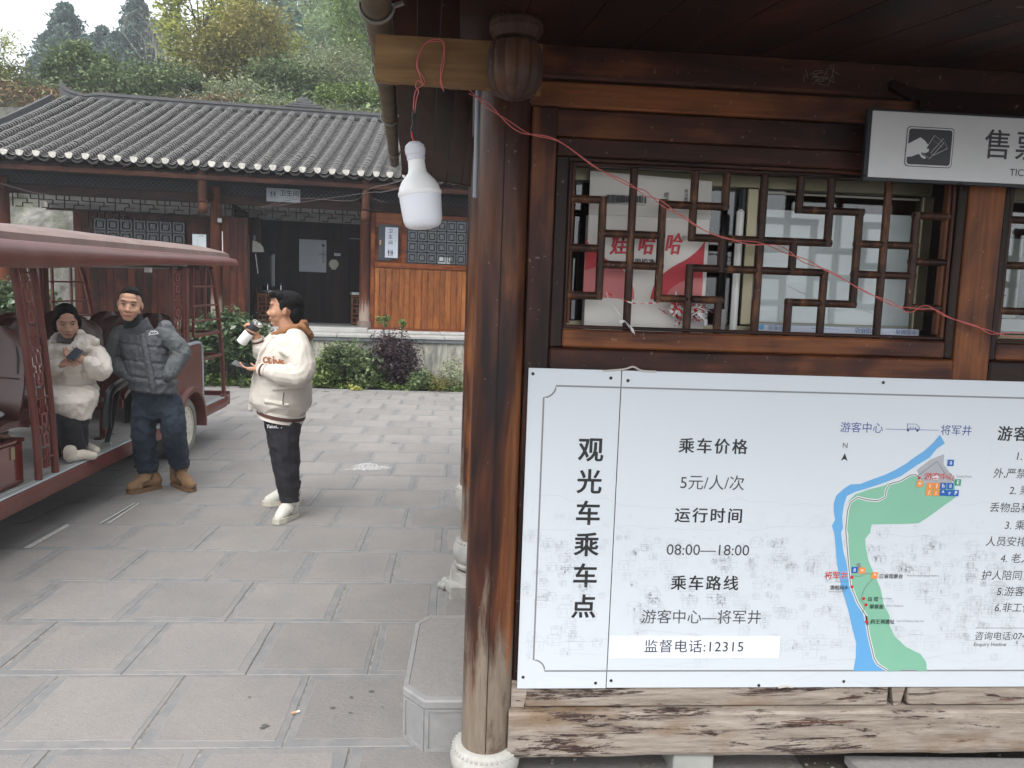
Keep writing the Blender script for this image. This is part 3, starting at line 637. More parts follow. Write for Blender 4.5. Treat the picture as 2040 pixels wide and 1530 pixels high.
# faint line drawing of the old town across both sheets
td = MB(); rt = random.Random(31)
def seg(x0, z0, x1, z1, w=.0011):
    d = Vector((x1-x0, 0, z1-z0)); 
    if d.length < 1e-5: return
    nn = Vector((-d.z, 0, d.x)).normalized()*w/2; a = Vector((x0, y1+.0002, z0)); c = Vector((x1, y1+.0002, z1)); td.add([a+nn, a-nn, c-nn, c+nn], [(0, 1, 2, 3)])
def hill(x0, x1, z, amp, seed):
    px = None
    for k in range(90):
        x = x0+(x1-x0)*k/89; zz = z+amp*mnoise.noise(Vector((x*2.1, seed, 0)))+amp*.35*mnoise.noise(Vector((x*11, seed, 1)))
        if px: seg(px[0], px[1], x, zz)
        px = (x, zz)
hill(.24, 2.6, 1.00, .07, 3); hill(.24, 2.6, .90, .05, 9); hill(.24, 2.6, .50, .06, 14)
for k in range(430):
    x = rt.uniform(.25, 2.5); zb = .42+rt.random()**.8*.44+.04*mnoise.noise(Vector((x*3, 0, 5))); sc_ = rt.uniform(.016, .042)*(1.25-zb*.6)
    if abs(x-.545) < sc_*1.4: continue
    w_, h_, sl = sc_*1.3, sc_*.8, sc_*.45
    seg(x-w_*.5, zb, x-w_*.5, zb+h_); seg(x+w_*.5, zb, x+w_*.5, zb+h_); seg(x-w_*.5, zb, x+w_*.5, zb); seg(x-w_*.65, zb+h_, x+w_*.65, zb+h_); seg(x-w_*.65, zb+h_, x-w_*.35, zb+h_+sl); seg(x+w_*.65, zb+h_, x+w_*.35, zb+h_+sl); seg(x-w_*.35, zb+h_+sl, x+w_*.35, zb+h_+sl)
    for q in range(rt.randint(2, 5)): u = rt.uniform(-.5, .5)*w_; seg(x+u, zb+h_, x+u*.7, zb+h_+sl, .0007)
    for q in range(rt.randint(1, 3)): u = rt.uniform(-.4, .3)*w_; seg(x+u, zb+h_*.3, x+u+w_*.1, zb+h_*.3); seg(x+u, zb+h_*.3, x+u, zb+h_*.7); seg(x+u+w_*.1, zb+h_*.3, x+u+w_*.1, zb+h_*.7); seg(x+u, zb+h_*.7, x+u+w_*.1, zb+h_*.7)
for k in range(260):
    x = rt.uniform(.25, 2.5); z = rt.uniform(.72, .96)+.03*mnoise.noise(Vector((x*3, 0, 5))); 
    for q in range(5): a = rt.uniform(0, 3.1); L_ = rt.uniform(.004, .012); dx_ = rt.gauss(0, .008); dz_ = rt.gauss(0, .006); seg(x+dx_, z+dz_, x+dx_+L_*math.cos(a), z+dz_+L_*math.sin(a), .0008)
for k in range(40): x = rt.uniform(.3, 2.3); z = rt.uniform(.34, .5); seg(x, z, x+rt.uniform(.05, .25), z+rt.uniform(-.03, .05), .0008)
tag(td.build('town_drawing', [plain('faint_print', (.53, .56, .595), .35, var=.02)], IB), kind='stuff')
# route map
RL = [(1.67, 1.249), (1.65, 1.222), (1.618, 1.19), (1.582, 1.165), (1.558, 1.145), (1.521, 1.122), (1.485, 1.104), (1.435, 1.085), (1.398, 1.07), (1.364, 1.068), (1.34, 1.051), (1.317, 1.028), (1.31, 1.001), (1.312, .971), (1.32, .942), (1.31, .921), (1.321, .891), (1.328, .853), (1.338, .789), (1.361, .703), (1.394, .617), (1.414, .552), (1.434, .495), (1.437, .442), (1.432, .391)]
RR = [(1.547, .391), (1.506, .424), (1.483, .486), (1.464, .552), (1.452, .596), (1.422, .643), (1.396, .691), (1.379, .768), (1.359, .828), (1.345, .896), (1.350, .913), (1.344, .955), (1.347, .997), (1.355, 1.027), (1.383, 1.042), (1.425, 1.055), (1.487, 1.077), (1.541, 1.099), (1.597, 1.14), (1.641, 1.168), (1.664, 1.2), (1.691, 1.219)]
GR = [(1.581, 1.106), (1.546, 1.086), (1.502, 1.077), (1.488, 1.067), (1.425, 1.049), (1.384, 1.033), (1.363, 1.01), (1.359, .976), (1.364, .913), (1.373, .887), (1.385, .768), (1.399, .704), (1.426, .648), (1.456, .6), (1.477, .53), (1.504, .447), (1.539, .407), (1.562, .391), (1.60, .391), (1.62, .396), (1.655, .396), (1.675, .391), (1.706, .391), (1.7, .424), (1.675, .455), (1.62, .48), (1.572, .522), (1.551, .561), (1.548, .596), (1.522, .639), (1.506, .696), (1.478, .747), (1.452, .799), (1.439, .841), (1.434, .875), (1.449, .897), (1.453, .927), (1.5, .929), (1.565, .93), (1.623, .934), (1.649, .951), (1.75, 1.029), (1.742, 1.067), (1.71, 1.11), (1.619, 1.09), (1.596, 1.1)]
poly(RL+RR, y1-.0003, river, IB, 'river_print', .0002); poly(GR, y1-.0003, greenp, IB, 'park_print', .0002)
poly([(1.598, 1.123), (1.646, 1.162), (1.692, 1.181), (1.693, 1.146), (1.74, 1.092), (1.70, 1.06), (1.64, 1.062), (1.628, 1.082)], y2, grey_p, IB, 'plaza_print', .0003)
strip([(1.60, 1.10), (1.668, 1.155), (1.705, 1.11), (1.745, 1.08)], .003, y3, ink_g, IB, 'map_road')
RD = [(1.619, 1.09), (1.593, 1.108), (1.575, 1.104), (1.542, 1.084), (1.504, 1.073), (1.494, 1.05), (1.492, 1.025), (1.467, 1.012), (1.428, 1.015), (1.394, 1.023), (1.369, 1.006), (1.361, .976), (1.360, .913), (1.362, .896), (1.382, .777), (1.395, .708), (1.426, .643), (1.461, .596), (1.475, .53), (1.505, .438), (1.52, .416), (1.558, .393)]
strip(RD, .010, y2, white_p, IB, 'map_road_edge'); strip(RD, .0042, y3, ink_g, IB, 'map_road')
strip([(1.392, .742), (1.425, .740), (1.452, .752), (1.478, .744)], .0022, y3, ink_g, IB, 'map_path'); strip([(1.478, .735), (1.455, .71), (1.445, .69), (1.435, .655), (1.455, .636), (1.447, .605)], .0022, y3, ink_g, IB, 'map_path')
def icon(x, z, s_, mt, ch=None, ch_m=None):
    i = sheet('map_icon', x-s_/2, x+s_/2, z-s_/2, z+s_/2, y4, y4+.0004, mt, IB, 0)
    if ch: text(ch, s_*.85, face_at(x, y5, z), ch_m or white_p, IB, bold=.02)
IC = [(1.613, 1.075, orange_p, '='), (1.650, 1.068, orange_p, 'i'), (1.675, 1.068, orange_p, '?'), (1.699, 1.069, blue_p, 'h'), (1.725, 1.069, blue_p, 'ii'), (1.751, 1.082, green_p, 'E'), (1.649, 1.045, orange_p, '/'), (1.675, 1.044, orange_p, '::'), (1.700, 1.045, blue_p, '^'), (1.724, 1.044, blue_p, 'r'), (1.747, 1.044, blue_p, 'P'), (1.718, 1.151, blue_p, 'ii'), (1.404, .763, blue_p, 'ii'), (1.431, .761, orange_p, '='), (1.479, .744, orange_p, '^')]
for x, z, mt, ch in IC: icon(x, z, .0225, mt, ch)
for x, z in ((1.397, .736), (1.400, .702), (1.446, .659), (1.457, .636), (1.464, .574), (1.609, 1.096)):
    poly([(x+.0058*math.cos(a), z+.0058*math.sin(a)) for a in [k*.628 for k in range(10)]], y4, red_ink, IB, 'map_dot', .0003)
poly([(1.409, .786), (1.422, .789), (1.430, .765), (1.417, .762)], y3, ink_g, IB, 'map_building', .0003)
poly([(1.457, .597), (1.467, .594), (1.474, .562), (1.464, .562)], y3, ink_g, IB, 'map_building', .0003)
text('游客中心', .0275, face_at(1.681, y5-.0006, 1.101), white_p, IB, bold=.03); text('游客中心', .0275, face_at(1.681, y5-.0012, 1.101), red_ink, IB, bold=.006)
text('将军井', .0285, face_at(1.339, y5-.0006, .742), white_p, IB, bold=.03); text('将军井', .0285, face_at(1.339, y5-.0012, .742), red_ink, IB, bold=.006)
for s_, x, z, sz, mt in (('游船码头', 1.354, .698, .0170, ink), ('三省观景台', 1.539, .741, .0175, ink), ('白 塔', 1.480, .657, .0175, ink), ('翠翠居', 1.4955, .629, .0175, ink), ('药王洞遗址', 1.5225, .574, .0178, ink),
    ('Tourist Center', 1.772, 1.104, .0095, ink_g), ('Generals Well', 1.361, .722, .0080, ink_g), ('Sightseeing Boat Pier', 1.346, .685, .0072, ink_g), ('Three Provinces Viewing Platform', 1.655, .745, .0085, ink_g), ('White Tower', 1.527, .661, .0085, ink_g), ('Cuicui\'s Residence', 1.562, .634, .0085, ink_g), ('Ruins Of Medicine King Cave', 1.625, .578, .0085, ink_g)):
    text(s_, sz, face_at(x, y5-.0006, z), mt, IB, bold=.01 if mt is ink else 0)
text('游客中心', .0385, face_at(1.3875, y1, 1.265), blue_ink, IB); text('将军井', .0385, face_at(1.728, y1, 1.263), blue_ink, IB)
strip([(1.472, 1.2645), (1.664, 1.2645)], .0016, y1, blue_ink, IB, 'route_line')
b = MB()
for (a, c) in (((1.548, 1.284), (1.583, 1.284)), ((1.583, 1.284), (1.594, 1.272)), ((1.594, 1.272), (1.594, 1.264)), ((1.551, 1.284), (1.551, 1.264)), ((1.562, 1.275), (1.562, 1.266)), ((1.571, 1.275), (1.571, 1.266)), ((1.58, 1.275), (1.58, 1.266)), ((1.551, 1.268), (1.591, 1.268))): b.bar((a[0], y1, a[1]), (c[0], y1, c[1]), .001, .0016, up=(0, 1, 0))
for x in (1.554, 1.588): b.lathe([(.0045, 0), (.0045, .0004)], (x, y1, 1.262), 10, axis=(0, 1, 0))
b.build('shuttle_icon', [blue_ink], IB)
text('N', .026, face_at(1.334, y1, 1.203), ink_t, IB); poly([(1.335, 1.177), (1.347, 1.150), (1.335, 1.157), (1.323, 1.150)], y1, ink, IB, 'north_arrow', .0003)
for s_, x, z, sz, bd in (('游客须知', 1.879, 1.254, .0555, .012), ('1. 除工作人员', 1.952, 1.178, .0385, 0), ('外,严禁攀爬车辆。', 1.878, 1.115, .0385, 0), ('2. 乘车请勿乱', 1.944, 1.055, .0385, 0), ('丢物品和垃圾。', 1.877, .992, .0385, 0), ('3. 乘车请听从工作', 1.940, .929, .0385, 0), ('人员安排,有序上下车。', 1.876, .869, .0385, 0), ('4. 老人、小孩须在监', 1.938, .808, .0385, 0), ('护人陪同下乘车。', 1.873, .745, .0385, 0), ('5.游客请保管好财物。', 1.937, .686, .0385, 0), ('6.非工作人员请勿驾驶。', 1.935, .626, .0385, 0), ('咨询电话:0743-5850000', 1.871, .520, .0345, 0), ('Enquiry Hotline', 1.871, .490, .0195, 0)):
    if s_.startswith('咨询'): s_ = '咨询电话:0743-'
    (heavy(s_, sz, x, y1, z, ink, IB, align='LEFT', spacing=1.12) if bd else text(s_, sz, face_at(x, y1, z), ink_t, IB, align='LEFT', shear=.08))
strip([(1.872, .552), (2.60, .552)], .0018, y1, ink_g, IB, 'rule_line')
sc_b = MB()
for x, z in ((.247, 1.422), (.508, 1.415), (.566, 1.408), (.252, .370), (.506, .348), (.560, .357), (1.45, 1.425), (1.40, .352), (2.1, 1.42), (2.1, .352), (1.09, .338)): 
    MB().lathe([(.0052, 0), (.0055, .001), (.003, .002), (.0012, .0012)], (x, BY-.0008, z), 10, axis=(0, -1, 0)).build('screw', [dark_metal], IB)
# old adhesive along the top edge
b = MB(); b.tube(smooth_path([(.48, 2.460, 1.438), (.55, 2.458, 1.446), (.58, 2.458, 1.455), (.61, 2.458, 1.443), (.66, 2.459, 1.441)], 4), .003, 6); b.tube([(1.16, 2.459, .331), (1.19, 2.455, .338), (1.21, 2.459, .333)], .004, 6)
b.build('dried_adhesive', [plain('adhesive', (.5, .47, .42), .5)], IB)

# ================================================================ ticket office sign
TSg = empty('ticket_office_sign', (1.8, 2.41, 2.08), label='pale metal ticket office sign with dark frame and hand-with-tickets symbol above the window', cat='sign')
TY = 2.405
MB().box(1.290, 2.75, TY+.001, TY+.018, 2.086, 2.312, b=.001).build('sign_frame', [dark_metal], TSg)
sheet('sign_face', 1.303, 2.74, 2.096, 2.304, TY-.003, TY+.0005, sign_m, TSg)
z1_ = TY-.0036; z2_ = TY-.0042; z3_ = TY-.0048; z4_ = TY-.0054
def rrect(x0, x1, z0, z1, r): return [(cx+r*math.cos(math.radians(a)), cz+r*math.sin(math.radians(a))) for cx, cz, a0 in ((x1-r, z1-r, 0), (x0+r, z1-r, 90), (x0+r, z0+r, 180), (x1-r, z0+r, 270)) for a in (a0, a0+22, a0+45, a0+68, a0+90)]
sg_dark = plain('sign_dark_print', (.045, .045, .05), .4)
poly(rrect(1.421, 1.581, 2.135, 2.261, .012), z1_, sg_dark, TSg, 'symbol_border', .0004); poly(rrect(1.4235, 1.5785, 2.1375, 2.2585, .011), z2_, sign_m, TSg, 'symbol_gap', .0004); poly(rrect(1.428, 1.574, 2.142, 2.254, .009), z3_, sg_dark, TSg, 'symbol_ground', .0004)
# crop-pixel tracing of hand and tickets, mapped into the symbol square
def sy(x, y): return (1.421+(x-845)/(1118-855)*.160, 2.261-(y-215)/(443-218)*.126)
Ti = [(998, 260), (1052, 300), (980, 392), (940, 365)]; Tk2 = [(1048, 274), (1074, 330), (1000, 372), (985, 360)]
lm = sign_m
def ti(pts, w=.0016, y=None): strip([sy(*p) for p in pts], w, y or z4_, lm, TSg, 'ticket_outline', True)
ti(Tk2); poly([sy(*p) for p in Ti], z4_+.0002, sg_dark, TSg, 'ticket', .0002); ti(Ti, y=z4_-.0004)
for (x, y) in [(995+i*9, 290+i*6) for i in range(6)]: 
    q = sy(x, y); poly([(q[0]-.0008, q[1]-.0008), (q[0]+.0008, q[1]-.0008), (q[0]+.0008, q[1]+.0008), (q[0]-.0008, q[1]+.0008)], z4_-.0006, lm, TSg, 'perforation', .0002)
hand = [(848, 318), (920, 275), (945, 292), (968, 318), (955, 335), (972, 338), (972, 352), (955, 362), (930, 358), (935, 372), (960, 385), (955, 395), (935, 388), (920, 368), (900, 375), (880, 385), (846, 388)]
poly([sy(*p) for p in hand], z4_-.0010, lm, TSg, 'hand_symbol', .0003)
text('售票处', .098, face_at(1.684, z1_, 2.211), sg_dark, TSg, align='LEFT', bold=.010, sx=.98, spacing=1.22); text('TICKET OFFICE', .032, face_at(1.781, z1_, 2.131), sg_dark, TSg, align='LEFT', bold=.004)
for x, z in ((1.309, 2.308), (1.297, 2.100), (1.62, 2.0885)): MB().ell((x, TY-.003, z), (.004, .003, .004), 8, 5).build('screw', [dark_metal], TSg)

# ================================================================ plank, bulb and wires
pa = MB(); n = 24; r4 = random.Random(2)
tp = [2.382 for i in range(n+1)]; bt = [2.259-.012*i/n+r4.uniform(-.0025, .0025) for i in range(n+1)]
secs = []
for i in range(n+1):
    x = -.256+.470*i/n + (r4.uniform(-.003, .003) if i == 0 else 0); secs.append([(x, 2.205, bt[i]), (x, 2.205, tp[i]), (x, 2.23, tp[i]), (x, 2.23, bt[i]-.001)])
pa.loft(secs, smooth=False).build('wooden_plank', [rubbed], label='raw brown plank nailed behind the carved hanging post, carrying the light bulb', cat='plank')
BX, BYY = -.112, 2.17
bt_, tt_ = at(844, 455, BYY), at(826, 290, BYY); ax = (tt_-bt_).normalized(); LEN = (tt_-bt_).length
bulb = empty('light_bulb', bt_, label='large white bottle-shaped LED bulb hanging head down on red wires under the eave', cat='light bulb')
def prof(p): return [(r, z*LEN) for r, z in p]
MB().lathe(prof([(.004, -.012), (.026, -.006), (.041, .010), (.0505, .045), (.0545, .10), (.0565, .20), (.0583, .34), (.0588, .405)]), bt_, 32, axis=ax).build('diffuser', [white_dif], bulb)
MB().lathe(prof([(.0605, .400), (.0612, .41), (.0612, .445), (.0590, .45), (.0560, .50), (.0480, .57), (.0370, .625), (.0275, .67), (.0245, .72), (.0235, .79), (.0232, .83)]), bt_, 32, axis=ax).build('bulb_body', [white_pl], bulb)
MB().lathe(prof([(.0235, .822), (.0255, .83), (.0255, .885), (.0275, .89), (.0285, .93), (.0290, .965), (.0265, .972), (.0270, 1.0), (.016, 1.04), (.006, 1.05)]), bt_, 12, axis=ax).build('lamp_socket', [plain('socket_plastic', (.66, .67, .72), .4, var=.04)], bulb)
s_ = bt_+ax*LEN*.53; MB().box(-.022, .022, -.0002, .0002, -.002, .002).v
txt_m = plain('bulb_print', (.45, .45, .46), .4)
top = bt_+ax*LEN*1.04
def pw(name, pts, r, mt, **k):
    b = MB(); b.tube(smooth_path(pts, 6), r, 6); return b.build(name, [mt], k.pop('par', None), **k)
cord = empty('bulb_cord', top, label='pink and red twin wire looped over the raw plank, holding the bulb', cat='wire')
T = lambda x, y, Y=2.196: at(x, y, Y)
pw('red_lead', [top, T(821, 270, 2.18), T(820, 252, 2.18)], .0026, wire_red, par=cord)
pw('black_tape', [T(819, 262, 2.18), T(823, 245, 2.18), T(822, 232, 2.18), T(825, 219, 2.18)], .0040, tape_b, par=cord)
pw('pink_wire', [T(823, 225, 2.18), T(825, 195, 2.185), T(830, 178, 2.19), T(842, 168, 2.195), T(836, 150), T(830, 128), T(838, 100), T(852, 84), T(870, 83), T(882, 84), T(884, 105), T(878, 140), T(880, 165), T(884, 182)], .0017, wire_pink, par=cord)
pw('pink_wire', [T(826, 225, 2.178), T(830, 196, 2.183), T(834, 182, 2.188), T(828, 172, 2.19), T(833, 160, 2.195), T(843, 168, 2.19), T(845, 158), T(834, 140), T(832, 120), T(840, 96), T(856, 80), T(880, 80), T(886, 95), T(884, 130), T(877, 160), T(882, 178)], .0017, wire_pink, par=cord)
cb = empty('long_cable', at(1985, 665, 2.42), label='thin twisted pink cable strung diagonally across the lattice window', cat='cable')
ln = [(935, 183, 2.24), (975, 212, 2.30), (1040, 262, 2.38), (1110, 280, 2.40), (1190, 335, 2.41), (1262, 372, 2.42), (1300, 394, 2.43), (1350, 425, 2.44), (1410, 462, 2.44), (1470, 480, 2.44), (1545, 492, 2.44), (1600, 518, 2.44), (1660, 545, 2.44), (1712, 575, 2.44), (1770, 602, 2.44), (1815, 618, 2.44), (1850, 612, 2.44), (1890, 632, 2.44), (1945, 650, 2.44), (1985, 665, 2.455), (2060, 668, 2.47)]
for sgn, ph in ((1, 0), (-1, .4)):
    Q = smooth_path([at(*p) for p in ln], 8); out = []
    for i, q in enumerate(Q):
        a = i*.42+ph; out.append(q+Vector((0, math.sin(a)*.0025, math.cos(a)*.0045*sgn*(1+.8*math.sin(i*.17)))))
    b = MB(); b.tube(out, .0016, 6); b.build('pink_wire', [wire_pink], cb)

# ================================================================ things seen in the window
CB = empty('carton', (.64, 2.75, 1.537), label='white drinks carton with red printed swirls standing behind the left part of the lattice', cat='carton')
cy0 = 2.585
MB().box(.430, .853, cy0, cy0+.055, 1.56, 1.962, b=.002).build('carton_body', [carton], CB)
b = MB(); b.add([(.432, cy0+.01, 1.963), (.858, cy0+.01, 1.963), (.862, cy0+.03, 2.095), (.435, cy0+.034, 2.112), (.432, cy0+.013, 1.963), (.858, cy0+.013, 1.963), (.862, cy0+.034, 2.095), (.435, cy0+.038, 2.112)], [(0, 1, 2, 3), (7, 6, 5, 4), (0, 4, 5, 1), (1, 5, 6, 2), (2, 6, 7, 3), (3, 7, 4, 0)]); b.build('carton_flap', [carton], CB)
cp = lambda x, y: (lambda q: (q.x, q.z))(at(1100+x/3.643, 300+y/3.643, cy0))
def cpoly(pts, mt, nm, lift): poly([cp(*p) for p in pts], cy0-lift, mt, CB, nm, .0004)
def cur(pts): return [(p.x, p.y) for p in smooth_path([(x, y, 0) for x, y in pts], 5)]
cpoly(cur([(245, 640), (290, 710), (380, 780), (470, 830), (530, 885), (570, 950), (592, 1015), (595, 1080)])+[(222, 1060)], carton_pink, 'carton_print', .0008)
cpoly(cur([(245, 640), (290, 710), (380, 780), (470, 830), (525, 880)])+cur([(525, 880), (460, 850), (380, 842), (300, 850), (238, 870)])[1:], carton_red, 'carton_print', .0014)
cpoly(cur([(1110, 655), (1060, 720), (980, 785), (880, 840), (800, 900), (740, 975), (710, 1080)])+[(1080, 1080)], carton_red, 'carton_print', .0008)
cpoly(cur([(1095, 925), (1000, 932), (920, 962), (850, 1015), (820, 1080)])+[(1082, 1080)], carton_pink, 'carton_print', .0014)
for i, ch in enumerate('娃哈哈'):
    q = cp(478+i*197, 690); [text(ch, .078, face_at(q[0]+dx_, cy0-.0024-.0002*j_, q[1]) @ Matrix.Rotation(.05, 4, 'Z'), carton_red, CB, bold=.008, shear=.25, sx=.76) for j_, dx_ in enumerate((-.0016, 0, .0016))]
q = cp(957, 638); text('®', .022, face_at(q[0], cy0-.0024, q[1]), ink_t, CB)
q = cp(670, 812); text('饮用纯净水', .024, face_at(q[0], cy0-.0024, q[1]), ink, CB, bold=.02)
q = cp(840, 338); text('品格', .020, face_at(q[0], cy0+.016, q[1]) @ Matrix.Rotation(1.57, 4, 'Z'), ink_t, CB)
q = cp(985, 330); text('沈阳公司', .013, face_at(q[0], cy0+.016, q[1]) @ Matrix.Rotation(1.57, 4, 'Z'), ink_t, CB, bold=.02)
b = MB(); x = 400; r5 = random.Random(8)
while x < 668:
    w = r5.choice((3, 5, 8)); p, q = cp(x, 330+abs(x-600)*-.05), cp(x+w, 375); b.box(p[0], q[0], cy0+.0085, cy0+.0125, q[1], p[1]+.002); x += w+r5.choice((4, 6, 9))
p, q = cp(385, 380), cp(685, 392); b.box(p[0], q[0], cy0+.0085, cy0+.0125, q[1], p[1]); p, q = cp(678, 330), cp(686, 380); b.box(p[0], q[0], cy0+.0085, cy0+.0125, q[1], p[1]); b.build('barcode', [ink_t], CB)
# bundle of red and white film
sb_ = MB(); r6 = random.Random(3); c = at(1376, 623, 2.555)
for k in range(90):
    a = r6.uniform(0, 6.28); q = c+Vector((r6.gauss(-.004, .030), r6.uniform(-.016, .012), r6.gauss(.004, .018))); d = Vector((math.cos(a), r6.uniform(-.3, .3), math.sin(a)*.6))
    pts = smooth_path([q-d*.022, q+Vector((r6.gauss(0, .006), -.008, r6.gauss(0, .006))), q+d*.024], 3); sb_.tube(pts, [r6.uniform(.004, .011) for _ in pts], 5, flat=.35, mi=r6.choice((0, 0, 1)))
sb_.v = [(min(x, .875), min(y, 2.582), max(z, 1.592)) for x, y, z in sb_.v]
FB = sb_.build('film_bundle', [strip_m, film], label='crumpled bundle of red and white striped barrier tape stuffed between lattice and carton', cat='plastic tape')
tl = empty('tape_strip', at(1265, 605, 2.49), label='twisted tail of white and red tape tied to the bottom of the lattice', cat='plastic tape')
def rib(pts, w, mt):
    b = MB(); Q = smooth_path(pts, 5); vs = []
    for i, q in enumerate(Q):
        a = i*.35; n_ = Vector((math.sin(a)*.4, .5, math.cos(a))).normalized()*w*(.5+.25*math.sin(i*.7)); vs += [q-n_, q+n_]
    b.add(vs, [(2*i, 2*i+1, 2*i+3, 2*i+2) for i in range(len(Q)-1)], True); b.build('tape_ribbon', [mt], tl, ang=0)
A_ = lambda x, y, Y=2.49: at(1100+x/3.643, 300+y/3.643, Y)
rib([A_(390, 1030), A_(470, 1065), A_(560, 1100), A_(640, 1112), A_(740, 1105), A_(860, 1100, 2.52), A_(930, 1110, 2.56)], .0042, strip_m)
rib([A_(390, 1032), A_(420, 1090), A_(470, 1160), A_(505, 1215), A_(545, 1260), A_(585, 1325, 2.475)], .0032, film)
rib([A_(490, 1240, 2.485), A_(540, 1245, 2.48), A_(575, 1290, 2.472), A_(600, 1335, 2.47)], .0075, film)
rib([A_(770, 1145, 2.55), A_(850, 1200, 2.55), A_(900, 1240, 2.56)], .0035, strip_m)
# white panels behind the glass
wp = at(1521, 414, 2.70); MB().box(1.068, 1.66, 2.685, 2.69, 1.60, 2.018, b=.002).build('foam_sheet', [foam], label='large flat white sheet standing behind the right pane of the lattice window', cat='panel')
MB().box(.962, .986, 2.615, 2.64, 1.575, 2.006, b=.008).build('foam_strip', [foam], label='narrow upright white foam strip left of the brass window stile', cat='panel')
MB().box(.915, .955, 2.655, 2.664, 1.575, 1.655, b=.001).build('paper_card', [plain('small_card', (.5, .5, .47), .7)], label='small grey card at the bottom of the window beside the white foam strip', cat='card')
lb = empty('label_strip', (1.36, 2.655, 1.575), label='white and blue printed paper strip lying upside down along the window bottom', cat='paper strip')
lw = plain('strip_paper', (.62, .68, .78), .6)
MB().box(1.048, 1.648, 2.600, 2.606, 1.575, 1.607).build('paper', [lw], lb)
for s_, x in (('中国邮政', 1.60), ('中国电信', 1.13), ('—————', 1.30), ('中国移动', 1.45)): text(s_, .020, face_at(x, 2.5993, 1.598) @ Matrix.Rotation(math.pi, 4, 'Z'), blue_ink if s_ != '—————' else blue_p, lb)
MB().lathe([(.009, 0), (.009, .001)], (1.067, 2.5993, 1.598), 14, axis=(0, -1, 0)).build('round_mark', [river], lb)
# dim things in the room
b = MB(); b.box(.86, .93, 2.9, 2.96, 1.54, 1.86, b=.004); 
for z in (1.62, 1.68, 1.74, 1.80): b.box(.862, .928, 2.896, 2.899, z, z+.03)
b.build('card_rack', [plain('rack_grey', (.30, .33, .33), .6)], label='grey stacked card rack in the dim room right of the carton', cat='rack')
cal = empty('calendar_sheet', (1.98, 2.86, 1.70), label='white sheet of printed calendar pages inside the next window at the right edge', cat='poster')
MB().box(1.90, 2.20, 2.85, 2.854, 1.66, 1.97).build('paper', [plain('calendar_paper', (.50, .50, .44), .8)], cal)
b = MB()
for i in range(5):
    for j in range(3): b.box(1.91+j*.09, 1.97+j*.09, 2.8485, 2.8499, 1.69+i*.055, 1.696+i*.055); b.box(1.91+j*.09, 1.96+j*.09, 2.8485, 2.8499, 1.704+i*.055, 1.708+i*.055)
b.build('print', [ink_t], cal)
sheet('pale_panel', 1.88, 2.3, 1.61, 1.655, 2.70, 2.705, plain('marble_paper', (.5, .5, .44), .6), cal)
# ================================================================ washroom building (local frame: s along the front, t into depth)
O_ = Vector((-4.202, 14.6, 0)); RZ = math.radians(5)
RB = empty('washroom_building', O_, RZ, label='long timber building with grey tiled roof and upturned ridge behind the square', cat='building')
_uu = Vector((math.cos(RZ), math.sin(RZ), 0)); _dd = Vector((-math.sin(RZ), math.cos(RZ), 0))
def lo(px, py, t):
    r = ray(px, py); k = (t-(EYE-O_).dot(_dd))/r.dot(_dd); p = EYE+r*k-O_; return Vector((p.dot(_uu), t, p.z))
def toW(s, t, z): return O_+_uu*s+_dd*t+Vector((0, 0, z))
def rb(name, mt, s0, s1, t0, t1, z0, z1, b=0, par=None, **k): return MB().box(s0, s1, t0, t1, z0, z1, b=b).build(name, [mt], par or RB, local=True, **k)
bw = wood('building_wood', (.020, .007, .005), (.055, .015, .009), (.10, .030, .015), 'z', rough=.5, coat=.1, spots=False, spec=.08)
bwx = wood('building_beam_wood', (.016, .007, .006), (.032, .012, .009), (.055, .02, .013), 'x', rough=.5, coat=.1, spots=False, spec=.08)
bwc = wood('building_column_wood', (.05, .014, .009), (.10, .03, .014), (.20, .065, .022), 'z', rough=.4, coat=.3, spots=False, spec=.08)
orw = wood('honey_plank_wood', (.115, .036, .011), (.22, .072, .018), (.33, .125, .035), 'z', pos=(.36, .52, .7), rough=.4, coat=.3, spots=False, bump=.15)
orr = wood('red_rail_wood', (.10, .026, .012), (.17, .047, .016), (.24, .08, .025), 'x', rough=.4, coat=.3, spots=False, spec=.08)
facm = wood('fascia_wood', (.017, .006, .004), (.046, .016, .009), (.13, .06, .034), 'x', pos=(.42, .56, .76), rough=.55, coat=.1, low=2.6, spots=False, spec=.08)
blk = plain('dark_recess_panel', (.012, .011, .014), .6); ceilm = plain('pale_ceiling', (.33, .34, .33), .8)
def plaster():
    t = NT('stained_plaster'); v = t.coords(rand=0); st = t.coords((1.4, 1, .28), 0)
    c = t.mix(t.noise(v, 3, 6, .65), (.30, .28, .22), (.46, .44, .38))
    c = t.mix(t.ramp(t.noise(st, 2.6, 8, .7, 1.0), [(.44, 0), (.58, .85)]), c, (.13, .135, .13))
    c = t.mix(t.ramp(t.noise(t.coords((3, 1, .4), 0), 2.3, 5, .7, .5), [(.55, 0), (.68, .8)]), c, (.16, .19, .23))
    c = t.mix(t.ramp(t.noise(v, 7, 7, .7), [(.58, 0), (.64, .6)]), c, (.09, .085, .08))
    return t.set(col=c, rough=.9, normal=t.bump(t.noise(v, 30, 6), .4, .01))
plas = plaster(); coping = plain('coping_concrete', (.36, .355, .34), .8, var=.12, nscale=5, bump=.3, dirt=((.16, .17, .17), .6)); curbd = plain('dark_coping_edge', (.115, .125, .135), .8, var=.25, nscale=6, dirt=((.26, .26, .25), .6))
RS1 = 7.2
rb('platform_wall', plas, -9, RS1, -.30, 5.4, -.05, .84)
for i in range(24):
    s0 = -9+i*.68; rb('coping_slab', coping, s0, s0+.672, -.36, .55, .905, .965, .008)
rb('coping_underside', curbd, -9, RS1, -.34, .5, .841, .9045)
